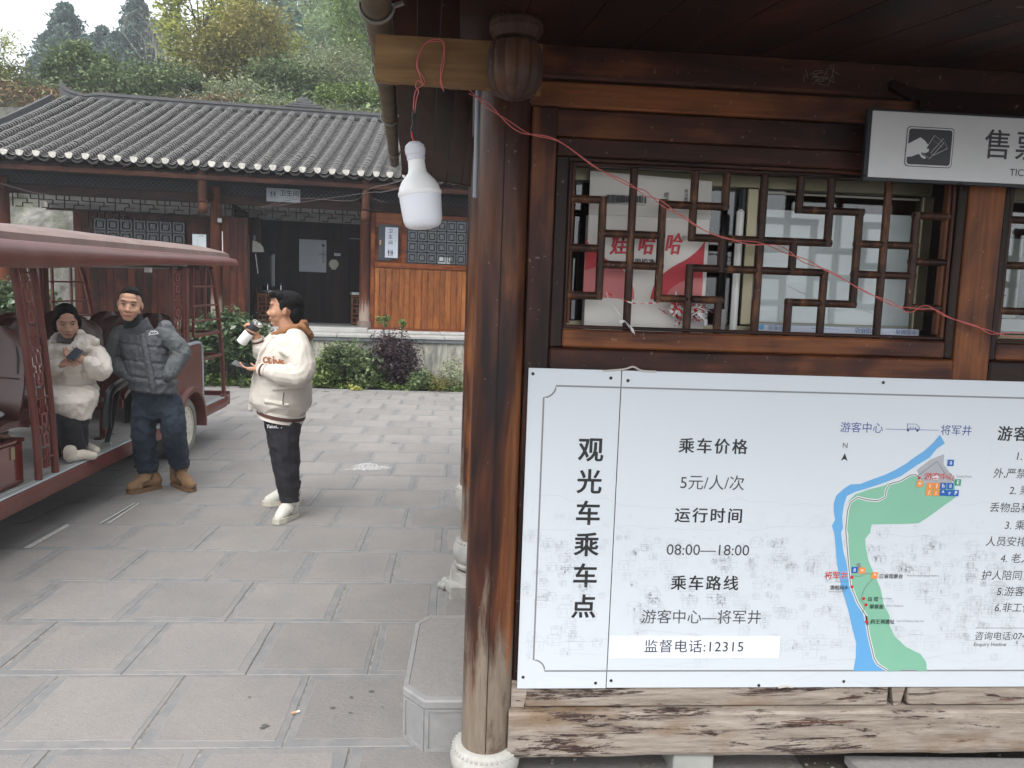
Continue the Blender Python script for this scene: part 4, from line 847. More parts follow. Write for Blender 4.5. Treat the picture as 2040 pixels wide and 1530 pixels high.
rb('corridor_step', coping, -9, 2.42, .42, 5.4, .966, 1.06, .006)
x = 2.425
while x < RS1: w = random.uniform(.55, .8); rb('ledge_stone', coping, x, x+w-.006, .36, 1.1, .966, 1.015+random.uniform(-.01, .008), .01); x += w
for s0 in range(-8, 3):
    rb('floor_tile', plain('floor_tile', (.20, .20, .195), .5) if s0 == -8 else bpy.data.materials['floor_tile'], s0*.8, s0*.8+.79, .62, 3.1, 1.061, 1.066)
# columns and stone drums
def bcol(s, t, r=.108):
    b = MB(); b.lathe([(r*1.04, 1.06), (r*1.02, 1.5), (r, 2.6), (r*.96, 3.72)], (s, t, 0), 20); c = b.build('column', [bcm], RB, local=True)
    b = MB(); b.lathe([(r*1.1, 1.0), (r*1.36, 1.03), (r*1.42, 1.08), (r*1.36, 1.14), (r*1.2, 1.185), (r*1.05, 1.19)], (s, t, 0), 20); b.build('stone_drum', [plain('brown_stone', (.16, .12, .10), .8, var=.3, bump=.5) if 'brown_stone' not in bpy.data.materials else bpy.data.materials['brown_stone']], RB, local=True)
def bcm_make():
    t = NT('worn_column_wood'); v = t.coords((1, 1, .2)); g = t.noise(t.coords((1, 1, .06)), 40, 5, .7)
    c = t.ramp(t.noise(v, 3, 4), [(.35, (.035, .010, .006)), (.6, (.11, .032, .013))]); z = t.n('SeparateXYZ', {0: t.coords(rand=0)}).outputs[2]
    c = t.mix(.4, c, t.mix(1.0, c, t.ramp(g, [(.3, .3), (.7, 1.6)]), 'MULTIPLY'))
    h = t.math('ADD', z, t.math('MULTIPLY', t.math('SUBTRACT', g, .5), 1.2)); f = t.n('MapRange', {0: h, 1: 1.62, 2: 1.40}).outputs[0]
    c = t.mix(f, c, t.mix(g, (.18, .12, .09), (.40, .34, .29))); return t.set(col=c, rough=.5, spec=.15)
bcm = bcm_make()
for s in (-4.42, -.575, 2.335, 5.3): bcol(s, .98)
# beams
rb('tie_beam', bwx, -4.4, 7.2, .93, 1.03, 3.415, 3.60, .008)
rb('upper_tie_beam', bwx, -5.1, -4.45, .93, 1.03, 3.415, 3.60, .008); rb('eave_purlin', bwx, -5.1, RS1, .30, .42, 3.80, 3.92, .01)
# diamond lattice above it
lat = MB()
for s0, s1 in ((-4.3, -.70), (-.45, 2.22), (2.45, 5.2)):
    s = s0-.19
    while s < s1:
        for (a, c) in (((s, 3.60), (s+.19, 3.79)), ((s+.19, 3.60), (s, 3.79))):
            if a[0] < s0 or c[0] < s0 or max(a[0], c[0]) > s1: continue
            lat.bar((a[0], .97+.006*(a[0] > c[0]), a[1]), (c[0], .97+.006*(a[0] > c[0]), c[1]), .010, .009, up=(0, 1, 0))
        s += .095
tag(lat.build('diamond_lattice', [plain('lattice_grey', (.075, .072, .085), .6)], RB, local=True), kind='stuff')
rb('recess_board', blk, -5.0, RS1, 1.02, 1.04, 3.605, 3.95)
# hanging lattice frieze under the beam
def frieze(s0, s1, t=.965):
    P_ = 0.455; s = s0; w = .017
    def H(a, c, z): rb('frieze_bar', frm, max(a, s0), min(c, s1), t, t+.02, z-w/2, z+w/2)
    def V(a, z0, z1): 
        if s0 <= a <= s1: rb('frieze_bar', frm, a-w/2, a+w/2, t+.0015, t+.0185, z0, z1)
    k = 0
    while s < s1:
        V(s+.05, 3.17, 3.415); V(s+.14, 3.33, 3.415)
        H(s+.05, s+.30, 3.325); V(s+.30, 3.24, 3.325) ; H(s+.22, s+.40, 3.245)
        V(s+.22, 3.17, 3.245); H(s+.10, s+.22, 3.175); V(s+.36, 3.325, 3.415); H(s+.36, s+.50, 3.33)
        s += P_
frm = plain('frieze_wood', (.018, .010, .009), .6, spec=.1)
frieze(-4.3, -.70); frieze(-.45, 2.22)
# ceilings behind
rb('corridor_ceiling', ceilm, -4.3, 2.35, 1.05, 2.95, 3.44, 3.46); rb('frieze_back_panel', plain('pale_back_panel', (.24, .24, .23), .8), -4.3, 2.35, 2.55, 2.58, 3.30, 3.44)
# left bay: wall with latticed window
rb('back_wall', bw, -3.82, .02, 2.60, 2.66, 1.07, 3.44)
s = -3.80; rw = random.Random(11)
while s < -.02:
    w = rw.uniform(.13, .17); z1_ = 3.295 if not (-2.75 < s < -.9) else 2.15
    rb('wall_board', bw2 if 'bw2' in globals() else bw, s, min(s+w, 0)-.006, 2.575, 2.60, 1.10, z1_); s += w
winp = plain('dull_glass', (.032, .036, .044), .25, var=.1, spec=.6)
a0, a1 = lo(184, 418, 2.55), lo(368, 420, 2.55)
rb('window_pane', winp, a0.x, a1.x, 2.56, 2.57, 2.15, 3.16)
def geolat(s0, s1, z0, z1, t, mt, cw=.27, w=.016):
    nx = max(1, round((s1-s0)/cw)); nz = max(1, round((z1-z0)/cw)); dx = (s1-s0)/nx; dz = (z1-z0)/nz; q = [0]
    def B(a, c, e, f): q[0] += 1; k = (q[0] % 5)*.0012; rb('lattice_bar', mt, a, c, t-k, t+.014-k, e, f)
    for i in range(nx+1): x_ = s0+i*dx; B(x_-w/2, x_+w/2, z0, z1)
    for j in range(nz+1): z_ = z0+j*dz; B(s0, s1, z_-w/2, z_+w/2)
    for i in range(nx):
        for j in range(nz):
            cx, cz = s0+(i+.5)*dx, z0+(j+.5)*dz; a = dx*.27; c = dz*.27
            for e in (-1, 1): B(cx-a, cx+a, cz+e*c-w/2, cz+e*c+w/2); B(cx+e*a-w/2, cx+e*a+w/2, cz-c, cz+c)
ltm = plain('dark_lattice_wood', (.014, .009, .008), .6, spec=.1)
geolat(a0.x, a1.x, 2.15, 3.16, 2.545, ltm, .25, .018)
rb('window_header', bwx, -4.3, 0, 2.50, 2.54, 3.28, 3.32)
# middle bay: short board wall, opening, dark hall
s = -.45
while s < -.03: w = .14; rb('wall_board', bw, s, min(s+w, -.03)-.006, .99, 1.03, 1.066, 3.17); s += w
rb('door_jamb', bw, -.028, .03, .95, 1.08, 1.066, 3.17)
pm = plain('grey_pipe', (.22, .235, .25), .5)
g0 = lo(493, 470, 1.12); rb('grey_panel_edge', pm, g0.x-.055, g0.x+.03, 1.10, 1.14, 1.066, 2.85, .004)
rb('pipe_cap', plain('cap_white', (.3, .32, .34), .5), g0.x-.045, g0.x+.025, 1.08, 1.10, 2.84, 2.94, .004)
MB().tube([(.0, 1.15, 1.6), (.0, 1.15, 3.2)], .001, 3)
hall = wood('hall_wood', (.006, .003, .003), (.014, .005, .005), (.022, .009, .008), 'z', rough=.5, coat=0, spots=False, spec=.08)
s = -.5
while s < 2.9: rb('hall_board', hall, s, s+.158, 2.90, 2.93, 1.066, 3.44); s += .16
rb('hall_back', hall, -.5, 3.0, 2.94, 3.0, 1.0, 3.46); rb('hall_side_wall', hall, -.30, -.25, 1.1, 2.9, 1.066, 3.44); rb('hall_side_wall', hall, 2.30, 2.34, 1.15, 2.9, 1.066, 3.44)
a0, a1 = lo(697, 460, 2.86), lo(718, 640, 2.86)
rb('hall_door', hall, a0.x, 2.3, 2.84, 2.87, 1.07, 3.05, .005); geolat(a0.x+.05, 2.28, 1.75, 2.95, 2.825, ltm, .2, .012)
rb('door_pale_strip', plain('strip_pale', (.25, .27, .28), .5), a0.x+.01, 2.28, 2.82, 2.825, 2.99, 3.005)  # thin pale strip across the door head
# right bay: cladding
rb('bay_wall', orr, 2.43, RS1, 1.02, 1.06, 1.0, 3.42)
rb('bay_stile', orr, 2.445, 2.53, .955, 1.02, 1.03, 3.41, .005); rb('bay_stile', orr, 3.07, 3.17, .955, 1.02, 2.36, 3.41, .005); rb('bay_stile', orr, 4.62, 4.72, .955, 1.02, 2.36, 3.41, .005)
rb('sill_rail', orr, 2.532, RS1, .95, 1.02, 2.30, 2.40, .006); rb('foot_rail', orr, 2.532, RS1, .955, 1.02, 1.016, 1.055, .004)
rb('header_board', orr, 2.532, 3.068, .985, 1.018, 3.12, 3.41, .004); rb('header_board', orr, 3.172, RS1, .985, 1.018, 3.33, 3.41, .004)
s = 2.535; rw = random.Random(21)
while s < RS1:
    w = rw.choice((.105, .125, .15)); rb('clad_plank', orw, s, s+w-.004, .982+rw.uniform(-.003, .003), 1.017, 1.057, 2.298, .004)
    rb('cover_strip', orr, s+w-.016, s+w+.008, .970, .9805, 1.057, 2.25, .002) if rw.random() < .55 else None
    s += w
rb('window_pane', plain('grey_glass', (.10, .112, .125), .2, var=.08), 3.172, 4.618, 1.0, 1.012, 2.401, 3.328); geolat(3.19, 4.60, 2.42, 3.31, .978, ltm, .20, .014)
rb('window_paper', plain('pane_paper', (.4, .42, .42), .6), 3.83, 4.08, .994, .999, 2.41, 2.56)
# fascia with scalloped top
b = MB(); b.loft([[(s, .035, 3.735), (s, .035, 3.825+.006*math.sin(s*24)), (s, .065, 3.825), (s, .065, 3.735)] for s in [-5.15+.1*i for i in range(124)]], smooth=False); b.build('fascia', [facm], RB, local=True)
rb('soffit', kwd['x'], -5.1, RS1, .066, 1.0, 3.955, 3.97)
for i in range(60):
    s = -9+.27*i; b = MB(); b.add([(s-.03, .07, 3.84), (s+.03, .07, 3.84), (s+.03, 1.0, 4.30), (s-.03, 1.0, 4.30), (s-.03, .07, 3.90), (s+.03, .07, 3.90), (s+.03, 1.0, 4.36), (s-.03, 1.0, 4.36)], [(0, 1, 2, 3), (4, 5, 6, 7), (0, 1, 5, 4), (1, 2, 6, 5), (2, 3, 7, 6), (3, 0, 4, 7)])
    if -5 < s < 5.5 and i % 2 == 0: b.build('rafter', [kwd['y']], RB, local=True)
# hanging posts
hpm = wood('hanging_post_wood', (.025, .009, .006), (.055, .019, .011), (.11, .05, .03), 'z', rough=.5, coat=.1, spots=False, spec=.08)
for s in (-.62, 2.365, -4.45):
    b = MB(); b.lathe([(.082, 3.37), (.084, 3.6), (.086, 3.9)], (s, .14, 0), 18); h_ = b.build('hanging_post', [hpm], RB, local=True)
    b = MB(); b.lathe([(.075, 3.335), (.092, 3.342), (.092, 3.358), (.08, 3.368)], (s, .14, 0), 18); b.build('post_ring', [hpm], h_, local=True)
    b = MB(); b.lathe([(.03, 3.125), (.06, 3.14), (.085, 3.19), (.092, 3.25), (.082, 3.31), (.068, 3.334)], (s, .14, 0), 60, fl=lambda a, z: .92+.09*abs(math.cos(7*a))); b.build('melon_finial', [hpm], h_, local=True)
    rb('tie_bracket', bw, s-.03, s+.03, .22, .9, 3.45, 3.58)
# tiled roof
PIT = .27; RUN = 3.75
def rz(t): k = t/RUN; return 3.93 + 1.87*(k*.92+.08*k*k)
SK = .115
tile = NT('roof_tile'); _v = tile.coords(); _c = tile.mix(tile.noise(_v, 25, 6, .7), (.014, .014, .015), (.052, .051, .050)); _c = tile.mix(tile.ramp(tile.noise(tile.coords((1, .6, 1), 7), 5, 4, .6), [(.50, 0), (.66, .7)]), _c, (.012, .012, .011)); _c = tile.mix(1.0, _c, tile.ramp(tile.n('ObjectInfo').outputs['Random'], [(0, .8), (1, 1.15)]), 'MULTIPLY')
_c = tile.mix(tile.ramp(tile.noise(tile.coords(rand=0), 1.3, 5, .6), [(.45, 0), (.75, .45)]), _c, (.10, .098, .092)); tile = tile.set(col=_c, rough=.85, spec=.15, normal=tile.bump(tile.noise(_v, 90, 5), .4, .004))
edge_m = plain('tile_edge', (.21, .206, .198), .8, var=.25, nscale=30)
def tile_row(seed, cover=True):
    r = random.Random(seed); b = MB(); n = 46 if cover else 44; L_ = RUN/n; na = 6 if cover else 5
    for i in range(n):
        t0 = i*L_-.01; t1 = t0+L_*1.9; jit = r.uniform(-.006, .006)+.012*math.sin(i*.13+seed*2); rad = (.078 if cover else .085)+r.uniform(-.003, .003)
        lift = .052 if cover else .0; th = .014; tilt = .030+r.uniform(-.004, .006)
        def arc_(t, dz, rr): 
            if cover: return [(jit+rr*math.cos(a), t, rz(max(t, 0))+lift+dz+rr*.85*math.sin(a)) for a in [math.pi*k/na for k in range(na+1)]]
            return [(jit+rr*math.cos(a), t, rz(max(t, 0))+.095+dz+rr*.95*math.sin(a)) for a in [math.pi+.25+(math.pi-.5)*k/na for k in range(na+1)]]
        o0, i0, o1 = arc_(t0, tilt, rad), arc_(t0, tilt-th, rad-.003), arc_(t1, tilt*.1-.012, rad-.008)
        m_ = na+1; b.add(o0+o1, [(k, k+1, m_+k+1, m_+k) for k in range(na)], True, 0); b.add(o0+i0, [(k, k+1, m_+k+1, m_+k) for k in range(na)], False, 1)
    b.v = [(x+SK*y, y, z) for x, y, z in b.v]
    me = b.mesh('tile_row', 0); me.materials.append(tile); me.materials.append(edge_m); return me
CR = [tile_row(k) for k in range(3)]; TR = [tile_row(k+9, False) for k in range(2)]
ri = random.Random(6)
capw = plain('white_eave_cap', (.47, .455, .41), .7, var=.3, nscale=15, dirt=((.2, .19, .16), .5))
cb_ = MB(); prf = [(.068, .022), (.03, .034), (-.03, .034), (-.068, .022)]+[(.058*math.cos(a), -.01+.062*math.sin(a)) for a in [math.pi+math.pi*k/6 for k in range(7)]]
cb_.prism([(x, z+.055) for x, z in prf], lambda a, c, d: (a, d, c), -.03, -.012); capme = cb_.mesh('eave_cap'); capme.materials.append(capw)
dr_ = MB(); dr_.prism([(.11*math.cos(a), .10+.10*math.sin(a)) for a in [math.pi+.2+(math.pi-.4)*k/7 for k in range(8)]]+[(.085*math.cos(a), .10+.065*math.sin(a)) for a in [2*math.pi-.2-(math.pi-.4)*k/7 for k in range(8)]], lambda a, c, d: (a, d, c), -.05, .02); drme = dr_.mesh('drip_tile'); drme.materials.append(tile)
roof = rb('roof_deck', plain('roof_deck', (.03, .03, .03), .9), -5.0, RS1, .10, .12, 3.86, 3.87)
b = MB(); b.add([(-5.1, .1, rz(.1)-.03), (RS1, .1, rz(.1)-.03), (RS1, RUN, rz(RUN)-.02), (-5.1+SK*RUN, RUN, rz(RUN)-.02), (RS1, RUN*2, rz(0)), (-5.1, RUN*2, rz(0))], [(0, 1, 2, 3), (3, 2, 4, 5)]); b.build('roof_board', [bpy.data.materials['roof_deck']], roof, local=True)
b = MB(); b.add([(RS1, .1, 3.8), (RS1, RUN, rz(RUN)), (RS1, RUN*2, 3.8)], [(0, 1, 2)]); b.add([(-4.4, 1.0, 3.8), (-4.4, RUN, rz(RUN)-.1), (-4.4, RUN*2-1, 3.8)], [(0, 1, 2)]); b.build('gable', [bw], RB, local=True)
s = -8.78; i = 0; S0 = -3.93-.27*20
for i in range(60):
    s = S0+PIT*i
    if s > RS1 or s < -5.0: continue
    for me, nm, ds in ((CR[ri.randrange(3)], 'cover_tile_row', 0), (TR[ri.randrange(2)], 'trough_tile_row', PIT/2), (capme, 'eave_cap', 0), (drme, 'drip_tile', PIT/2)):
        o = bpy.data.objects.new(nm, me); COL.objects.link(o); o.parent = roof; o.location = (s+ds+ri.uniform(-.008, .008), 0, 3.93+.045+ri.uniform(-.006, .006) if nm == 'eave_cap' else (3.93-.045 if nm == 'drip_tile' else ri.uniform(-.005, .005)))
        if nm == 'eave_cap': o.rotation_euler = (0, ri.uniform(-.12, .12), 0)
b = MB(); b.loft([[(-5.13+SK*t, t, rz(t)-.10), (-5.13+SK*t, t, rz(t)+.10), (-5.04+SK*t, t, rz(t)+.12), (-5.04+SK*t, t, rz(t)-.10)] for t in [.02+.37*i for i in range(11)]], smooth=False); b.build('verge', [plain('verge_grey', (.07, .07, .072), .85)], roof, local=True)
# ridge with upturned end and centre ornament
rm = plain('ridge_grey', (.075, .075, .078), .8, var=.2, nscale=8, bump=.4)
e0 = lo(150, 205, RUN); tip = lo(122, 158, RUN)
zr = rz(RUN)+.02; b = MB(); secs = []; TZ = tip.z-zr; S_ = [tip.x-.03, tip.x+.02, tip.x+.09, tip.x+.20, tip.x+.34, tip.x+.52, tip.x+.85, tip.x+1.3, 0, 3, RS1]
zt = [TZ, TZ*.84, TZ*.66, TZ*.50, TZ*.38, TZ*.30, .20, .185, .18, .18, .18]; zb = [.10, .02, -.02, -.02, -.02, -.02, -.02, -.02, -.02, -.02, -.02]; hh = [.03, .05, .06, .07, .075, .08, .08, .08, .08, .08, .08]
for q in range(len(S_)): secs.append([(S_[q], RUN-hh[q], zr+zb[q]), (S_[q], RUN-hh[q], zr+zt[q]*.62+.2*zb[q]), (S_[q], RUN-hh[q]*1.3, zr+zt[q]*.66), (S_[q], RUN-hh[q]*1.25, zr+zt[q]), (S_[q], RUN+hh[q], zr+zt[q]), (S_[q], RUN+hh[q], zr+zb[q])])
b.loft(secs, smooth=False); b.build('ridge', [rm], roof, local=True)
c0 = lo(606, 215, RUN); 
for q, (w, h0, h1) in enumerate(((.42, .18, .225), (.30, .2255, .275), (.19, .2755, .34), (.10, .3405, .41))): rb('ridge_ornament', rm, c0.x-w, c0.x+w, RUN-.12+.01*q, RUN+.1, zr+h0, zr+h1, .01, par=roof)
for q in range(44): rb('ridge_cap_tile', tile, -7+PIT*q, -7+PIT*q+.255, RUN-.16, RUN-.09, zr-.05, zr+.02, .01, par=roof) if q*PIT-7 > tip.x+.1 else None

# ---- signs and fittings (things of their own)
def LT(s, t, z): return Matrix.Translation(toW(s, t, z)) @ Matrix.Rotation(RZ, 4, 'Z') @ FRONT
def thing_l(name, s, t, z, **k): return empty(name, toW(s, t, z), RZ, **k)
def wb(name, mt, par, s0, s1, t0, t1, z0, z1, b=0):
    m_ = MB(Matrix.Translation(O_) @ Matrix.Rotation(RZ, 4, 'Z')); m_.box(s0, s1, t0, t1, z0, z1, b=b); return m_.build(name, [mt], par)
signb = plain('pale_blue_sign', (.36, .40, .44), .45, var=.04)
def figs(par, s, z, t, h, mt):
    for k, dx in enumerate((-1, 1)):
        m_ = MB(Matrix.Translation(O_) @ Matrix.Rotation(RZ, 4, 'Z')); c = s+dx*h*.28
        m_.ell((c, t, z+h*.42), (h*.08, .002, h*.08), 8, 5)
        if k == 0: pts = [(-.12, .30), (.12, .30), (.12, -.02), (.07, -.02), (.07, -.5), (.01, -.5), (.01, -.1), (-.01, -.1), (-.01, -.5), (-.07, -.5), (-.07, -.02), (-.12, -.02)]
        else: pts = [(-.08, .30), (.08, .30), (.17, -.12), (.07, -.12), (.07, -.5), (.01, -.5), (.01, -.14), (-.01, -.14), (-.01, -.5), (-.07, -.5), (-.07, -.12), (-.17, -.12)]
        m_.prism([(c+a*h, z+e*h) for a, e in pts], lambda a, c_, d: (a, d, c_), t-.001, t+.001); m_.build('figure_symbol', [mt], par)
    wb('divider', mt, par, s-.004, s+.004, t-.001, t+.001, z-h*.5, z+h*.5)
q0, q1 = lo(531, 366, .90), lo(598, 391, .90); hs_ = thing_l('hanging_washroom_sign', (q0.x+q1.x)/2, .90, 3.47, label='pale horizontal washroom sign hung in the lattice right under the eave', cat='sign')
wb('sign_panel', signb, hs_, q0.x, q1.x, .89, .905, 3.505, 3.765, .003)
text('卫生间', .125, LT(q0.x+.44, .886, 3.672), ink, hs_, bold=.01); text('RESTROOM', .035, LT(q0.x+.44, .886, 3.585), ink_g, hs_)
strip_pts = None; figs(hs_, q0.x+.125, 3.65, .885, .125, ink)
for (a, c, e, f) in ((.045, .205, 3.565, 3.571), (.045, .205, 3.735, 3.741), (.040, .046, 3.565, 3.741), (.204, .210, 3.565, 3.741)): wb('symbol_frame', ink_g, hs_, q0.x+a, q0.x+c, .886, .888, e, f)
vs_ = thing_l('washroom_wall_sign', 2.82, .92, 2.5, label='white upright washroom sign on a dark grey backing beside the grey lattice window', cat='sign')
wb('backing_board', plain('slate_backing', (.035, .042, .052), .5), vs_, 2.60, 3.01, .93, .95, 2.475, 3.17, .004); wb('backing_lip', bpy.data.materials['slate_backing'], vs_, 2.60, 2.86, .921, .9295, 2.44, 2.475, .003)
wb('sign_panel', plain('sign_white', (.50, .54, .62), .4, var=.03), vs_, 2.735, 2.995, .915, .929, 2.50, 3.115, .003)
for i, ch in enumerate('卫生间'): text(ch, .095, LT(2.845, .912, 3.035-.118*i), ink, vs_, bold=.005)
text('R\nE\nS\nT\nR\nO\nO\nM', .03, LT(2.95, .912, 2.93), ink_g, vs_); figs(vs_, 2.845, 2.60, .911, .125, ink)
wb('gold_mark', plain('gold_leaf', (.5, .25, .08), .4), vs_, 2.625, 2.655, .926, .9295, 2.76, 2.85)
q0, q1 = lo(596, 476, 2.86), lo(650, 543, 2.86); po = thing_l('rules_poster', q0.x, 2.86, q1.z, label='large grey rules poster on the dark back wall of the hall', cat='poster')
wb('poster_sheet', plain('poster_grey', (.27, .29, .33), .5, var=.05), po, q0.x, q1.x, 2.86, 2.875, q1.z, q0.z, .003); w_ = q1.x-q0.x; h_ = q0.z-q1.z
for i in range(13):
    m_ = q0.x+w_*.10; e_ = q0.x+w_*(.72 if i % 3 else .60); z_ = q0.z-h_*(.14+.052*i); wb('text_line', ink_g, po, m_, e_, 2.858, 2.8595, z_, z_+.012)
text('文明旅游', .055, LT(q1.x-w_*.14, 2.857, q0.z-h_*.45), ink, po); po2 = None
for i, ch in enumerate('公厕管理制度'): text(ch, .055, LT(q1.x-w_*.11, 2.856, q0.z-h_*(.3+.075*i)), ink, po)
m_ = MB(Matrix.Translation(O_) @ Matrix.Rotation(RZ, 4, 'Z')); m_.lathe([(.035, 0), (.035, .002)], (q1.x-w_*.12, 2.857, q0.z-h_*.17), 12, axis=(0, -1, 0)); m_.build('round_seal', [ink], po)
q = lo(665, 526, 2.85); dl = thing_l('round_plaque', q.x, 2.85, q.z, label='round beige plaque with small foot on the dark hall wall right of the poster', cat='plaque')
m_ = MB(Matrix.Translation(O_) @ Matrix.Rotation(RZ, 4, 'Z')); m_.lathe([(.100, 0), (.108, .006), (.105, .016), (.09, .02)], (q.x, 2.87, q.z), 24, axis=(0, -1, 0)); m_.box(q.x-.05, q.x+.05, 2.855, 2.87, q.z-.125, q.z-.085); m_.build('plaque_disc', [plain('beige_plaque', (.36, .35, .28), .6)], dl)
q = lo(672, 507, 2.85); nl = thing_l('small_label', q.x, 2.85, q.z, label='tiny white name label just above the round beige plaque', cat='label'); wb('label_plate', plain('label_white', (.42, .44, .44), .5), nl, q.x-.07, q.x+.07, 2.86, 2.87, q.z-.03, q.z+.03); text('洗手间', .035, LT(q.x, 2.858, q.z), ink, nl)
q0, q1 = lo(383, 467, 2.5), lo(412, 500, 2.5); nt = thing_l('notice_sheet', q0.x, 2.5, 2.5, label='pale notice sheet on the wall left of the column above the cart roof', cat='notice')
q0, q1 = lo(383, 466, .90), lo(411, 520, .90); wb('sheet', plain('notice_blue', (.50, .55, .57), .5, var=.03), nt, q0.x, q1.x, .905, .915, q1.z, q0.z, .002)
text('公示栏', .035, LT(q1.x-.09, .903, q0.z-.035), ink, nt); 
for z_ in (.12, .22): wb('table_line', ink_g, nt, q0.x+.01, q0.x+.10, .9035, .9045, q0.z-z_, q0.z-z_+.004)
wb('table_line', ink_g, nt, q0.x+.10, q0.x+.104, .9035, .9045, q1.z+.01, q0.z-.06)
# fan shaped lamp and mirror, wash stands
q = lo(503, 503, 1.9); fl_ = thing_l('fan_lamp', q.x, 1.9, q.z, label='white fan shaped wall lamp inside the hall entrance', cat='wall lamp')
m_ = MB(Matrix.Translation(O_) @ Matrix.Rotation(RZ, 4, 'Z')); qs = [lo(x, y, 1.9) for x, y in ((503, 502), (526, 502), (524, 492), (518, 485), (511, 481), (504, 479))]
m_.prism([(p.x, p.z) for p in qs], lambda a, c, d: (a, d, c), 1.87, 1.93); m_.build('fan_shade', [plain('lamp_shade', (.50, .49, .44), .5)], fl_)
p = lo(507, 474, 1.9); wb('lamp_mount', plain('lamp_mount', (.2, .22, .24), .5), fl_, p.x-.02, p.x+.02, 1.88, 1.92, p.z-.05, p.z+.05)
p, p2 = lo(509, 506, 1.88), lo(514, 545, 1.88); m_ = MB(Matrix.Translation(O_) @ Matrix.Rotation(RZ, 4, 'Z')); m_.tube([p, p2], .008, 6); m_.build('pull_cord', [white_pl], fl_)
ora = wood('cabinet_wood', (.10, .035, .015), (.17, .06, .022), (.24, .10, .04), 'x', spots=False, spec=.08)
def washstand(px0, px1, pyt, pyb, t, lab):
    a, c = lo(px0, pyt, t), lo(px1, pyb, t); w = thing_l('washstand', a.x, t, 1.07, label=lab, cat='washstand', group='wash stands in the hall')
    wb('countertop', plain('black_stone', (.01, .01, .012), .15) if 'black_stone' not in bpy.data.materials else bpy.data.materials['black_stone'], w, a.x-.03, c.x+.1, t-.03, t+.45, a.z-.04, a.z+.03, .004)
    wb('cabinet', hall, w, a.x, c.x+.05, t+.02, t+.42, 1.07, a.z-.045); z1 = a.z-.05
    n = max(1, round((c.x-a.x)/.16)); dx = (c.x+.05-a.x)/n
    for i in range(n):
        for j in range(3):
            s0, z0 = a.x+i*dx, 1.09+(z1-1.09)*j/3; h = (z1-1.09)/3
            wb('fret_bar', ora, w, s0, s0+dx-.002, t, t+.02, z0, z0+.03); wb('fret_bar', ora, w, s0+.002, s0+.030, t+.001, t+.019, z0+.031, z0+h-.001); wb('fret_bar', ora, w, s0+dx*.55, s0+dx*.55+.025, t+.001, t+.019, z0+.031, z0+h*.6); wb('fret_bar', ora, w, s0+.031, s0+dx-.002, t+.002, t+.02, z0+h*.6, z0+h*.6+.025)
    wb('front_rail', ora, w, a.x, c.x+.05, t, t+.021, z1-.035, z1)
    wb('name_label', bpy.data.materials['label_white'], w, (a.x+c.x)/2-.07, (a.x+c.x)/2+.09, t-.034, t-.030, a.z-.035, a.z+.02)
    return w, a
w, a = washstand(512, 572, 580, 625, 2.0, 'wash stand with black top and fretwork front at the left of the hall')
for ds in (.17, .45):
    m_ = MB(Matrix.Translation(O_) @ Matrix.Rotation(RZ, 4, 'Z')); m_.tube([(a.x+ds, 2.3, a.z+.03), (a.x+ds, 2.3, a.z+.16), (a.x+ds+.01, 2.24, a.z+.19), (a.x+ds+.01, 2.16, a.z+.15)], .014, 8); m_.build('tap', [plain('chrome', (.6, .6, .62), .15, metal=1) if 'chrome' not in bpy.data.materials else bpy.data.materials['chrome']], w)
a, c = lo(505, 505, 2.45), lo(546, 570, 2.45)
mi_ = thing_l('wall_mirror', a.x, 2.45, c.z, label='dark mirror with thin pale edge above the left wash stand', cat='mirror'); wb('mirror_glass', plain('mirror_dark', (.02, .02, .022), .08, spec=.6), mi_, a.x, c.x, 2.46, 2.47, c.z, a.z); wb('mirror_edge', plain('mirror_edge', (.3, .3, .3), .3), mi_, c.x, c.x+.012, 2.455, 2.47, c.z, a.z)
washstand(700, 714, 584, 645, 2.0, 'second wash stand with fretwork front half hidden behind the middle column')
# junction box with conduit on the left column
q = lo(431, 405, .84); jb = thing_l('junction_box', q.x, .84, q.z, label='wooden bracket with white switch box on the column above the cart', cat='switch box')
p = lo(436, 445, .84); wb('bracket_board', kwl if 'kwl' in globals() else hpm, jb, p.x-.05, p.x+.05, .84, .88, p.z, p.z+.38, .005); wb('switch', plain('switch_white', (.45, .45, .43), .4), jb, p.x-.02, p.x+.06, .81, .84, p.z+.02, p.z+.10, .006)
m_ = MB(Matrix.Translation(O_) @ Matrix.Rotation(RZ, 4, 'Z')); m_.tube([(p.x+.06, .86, p.z-.15), (p.x+.065, .86, p.z-.75)], .009, 6); m_.build('white_pipe', [white_pl], jb)
# slack wires under the eave
ew = empty('eave_wires', at(760, 380, 13.9), label='slack wires crossing under the eave from the kiosk to the washroom building', cat='wire')
for pts in ([(815, 356, 5.5), (770, 368, 8), (735, 377, 12), (700, 400, 14.0), (600, 396, 14.4), (520, 412, 14.4)], [(808, 372, 5.5), (760, 383, 9), (732, 384, 13), (620, 400, 14.3), (520, 414, 14.4)], [(0, 365, 13.9), (60, 382, 14.0), (96, 388, 14.1)], [(735, 377, 13.2), (737, 390, 14.0), (745, 396, 14.1), (770, 404, 14.4)]):
    b = MB(); b.tube(smooth_path([at(*p) for p in pts], 5), .0045, 5); b.build('wire', [plain('wire_grey', (.10, .075, .07), .7) if 'wire_grey' not in bpy.data.materials else bpy.data.materials['wire_grey']], ew)
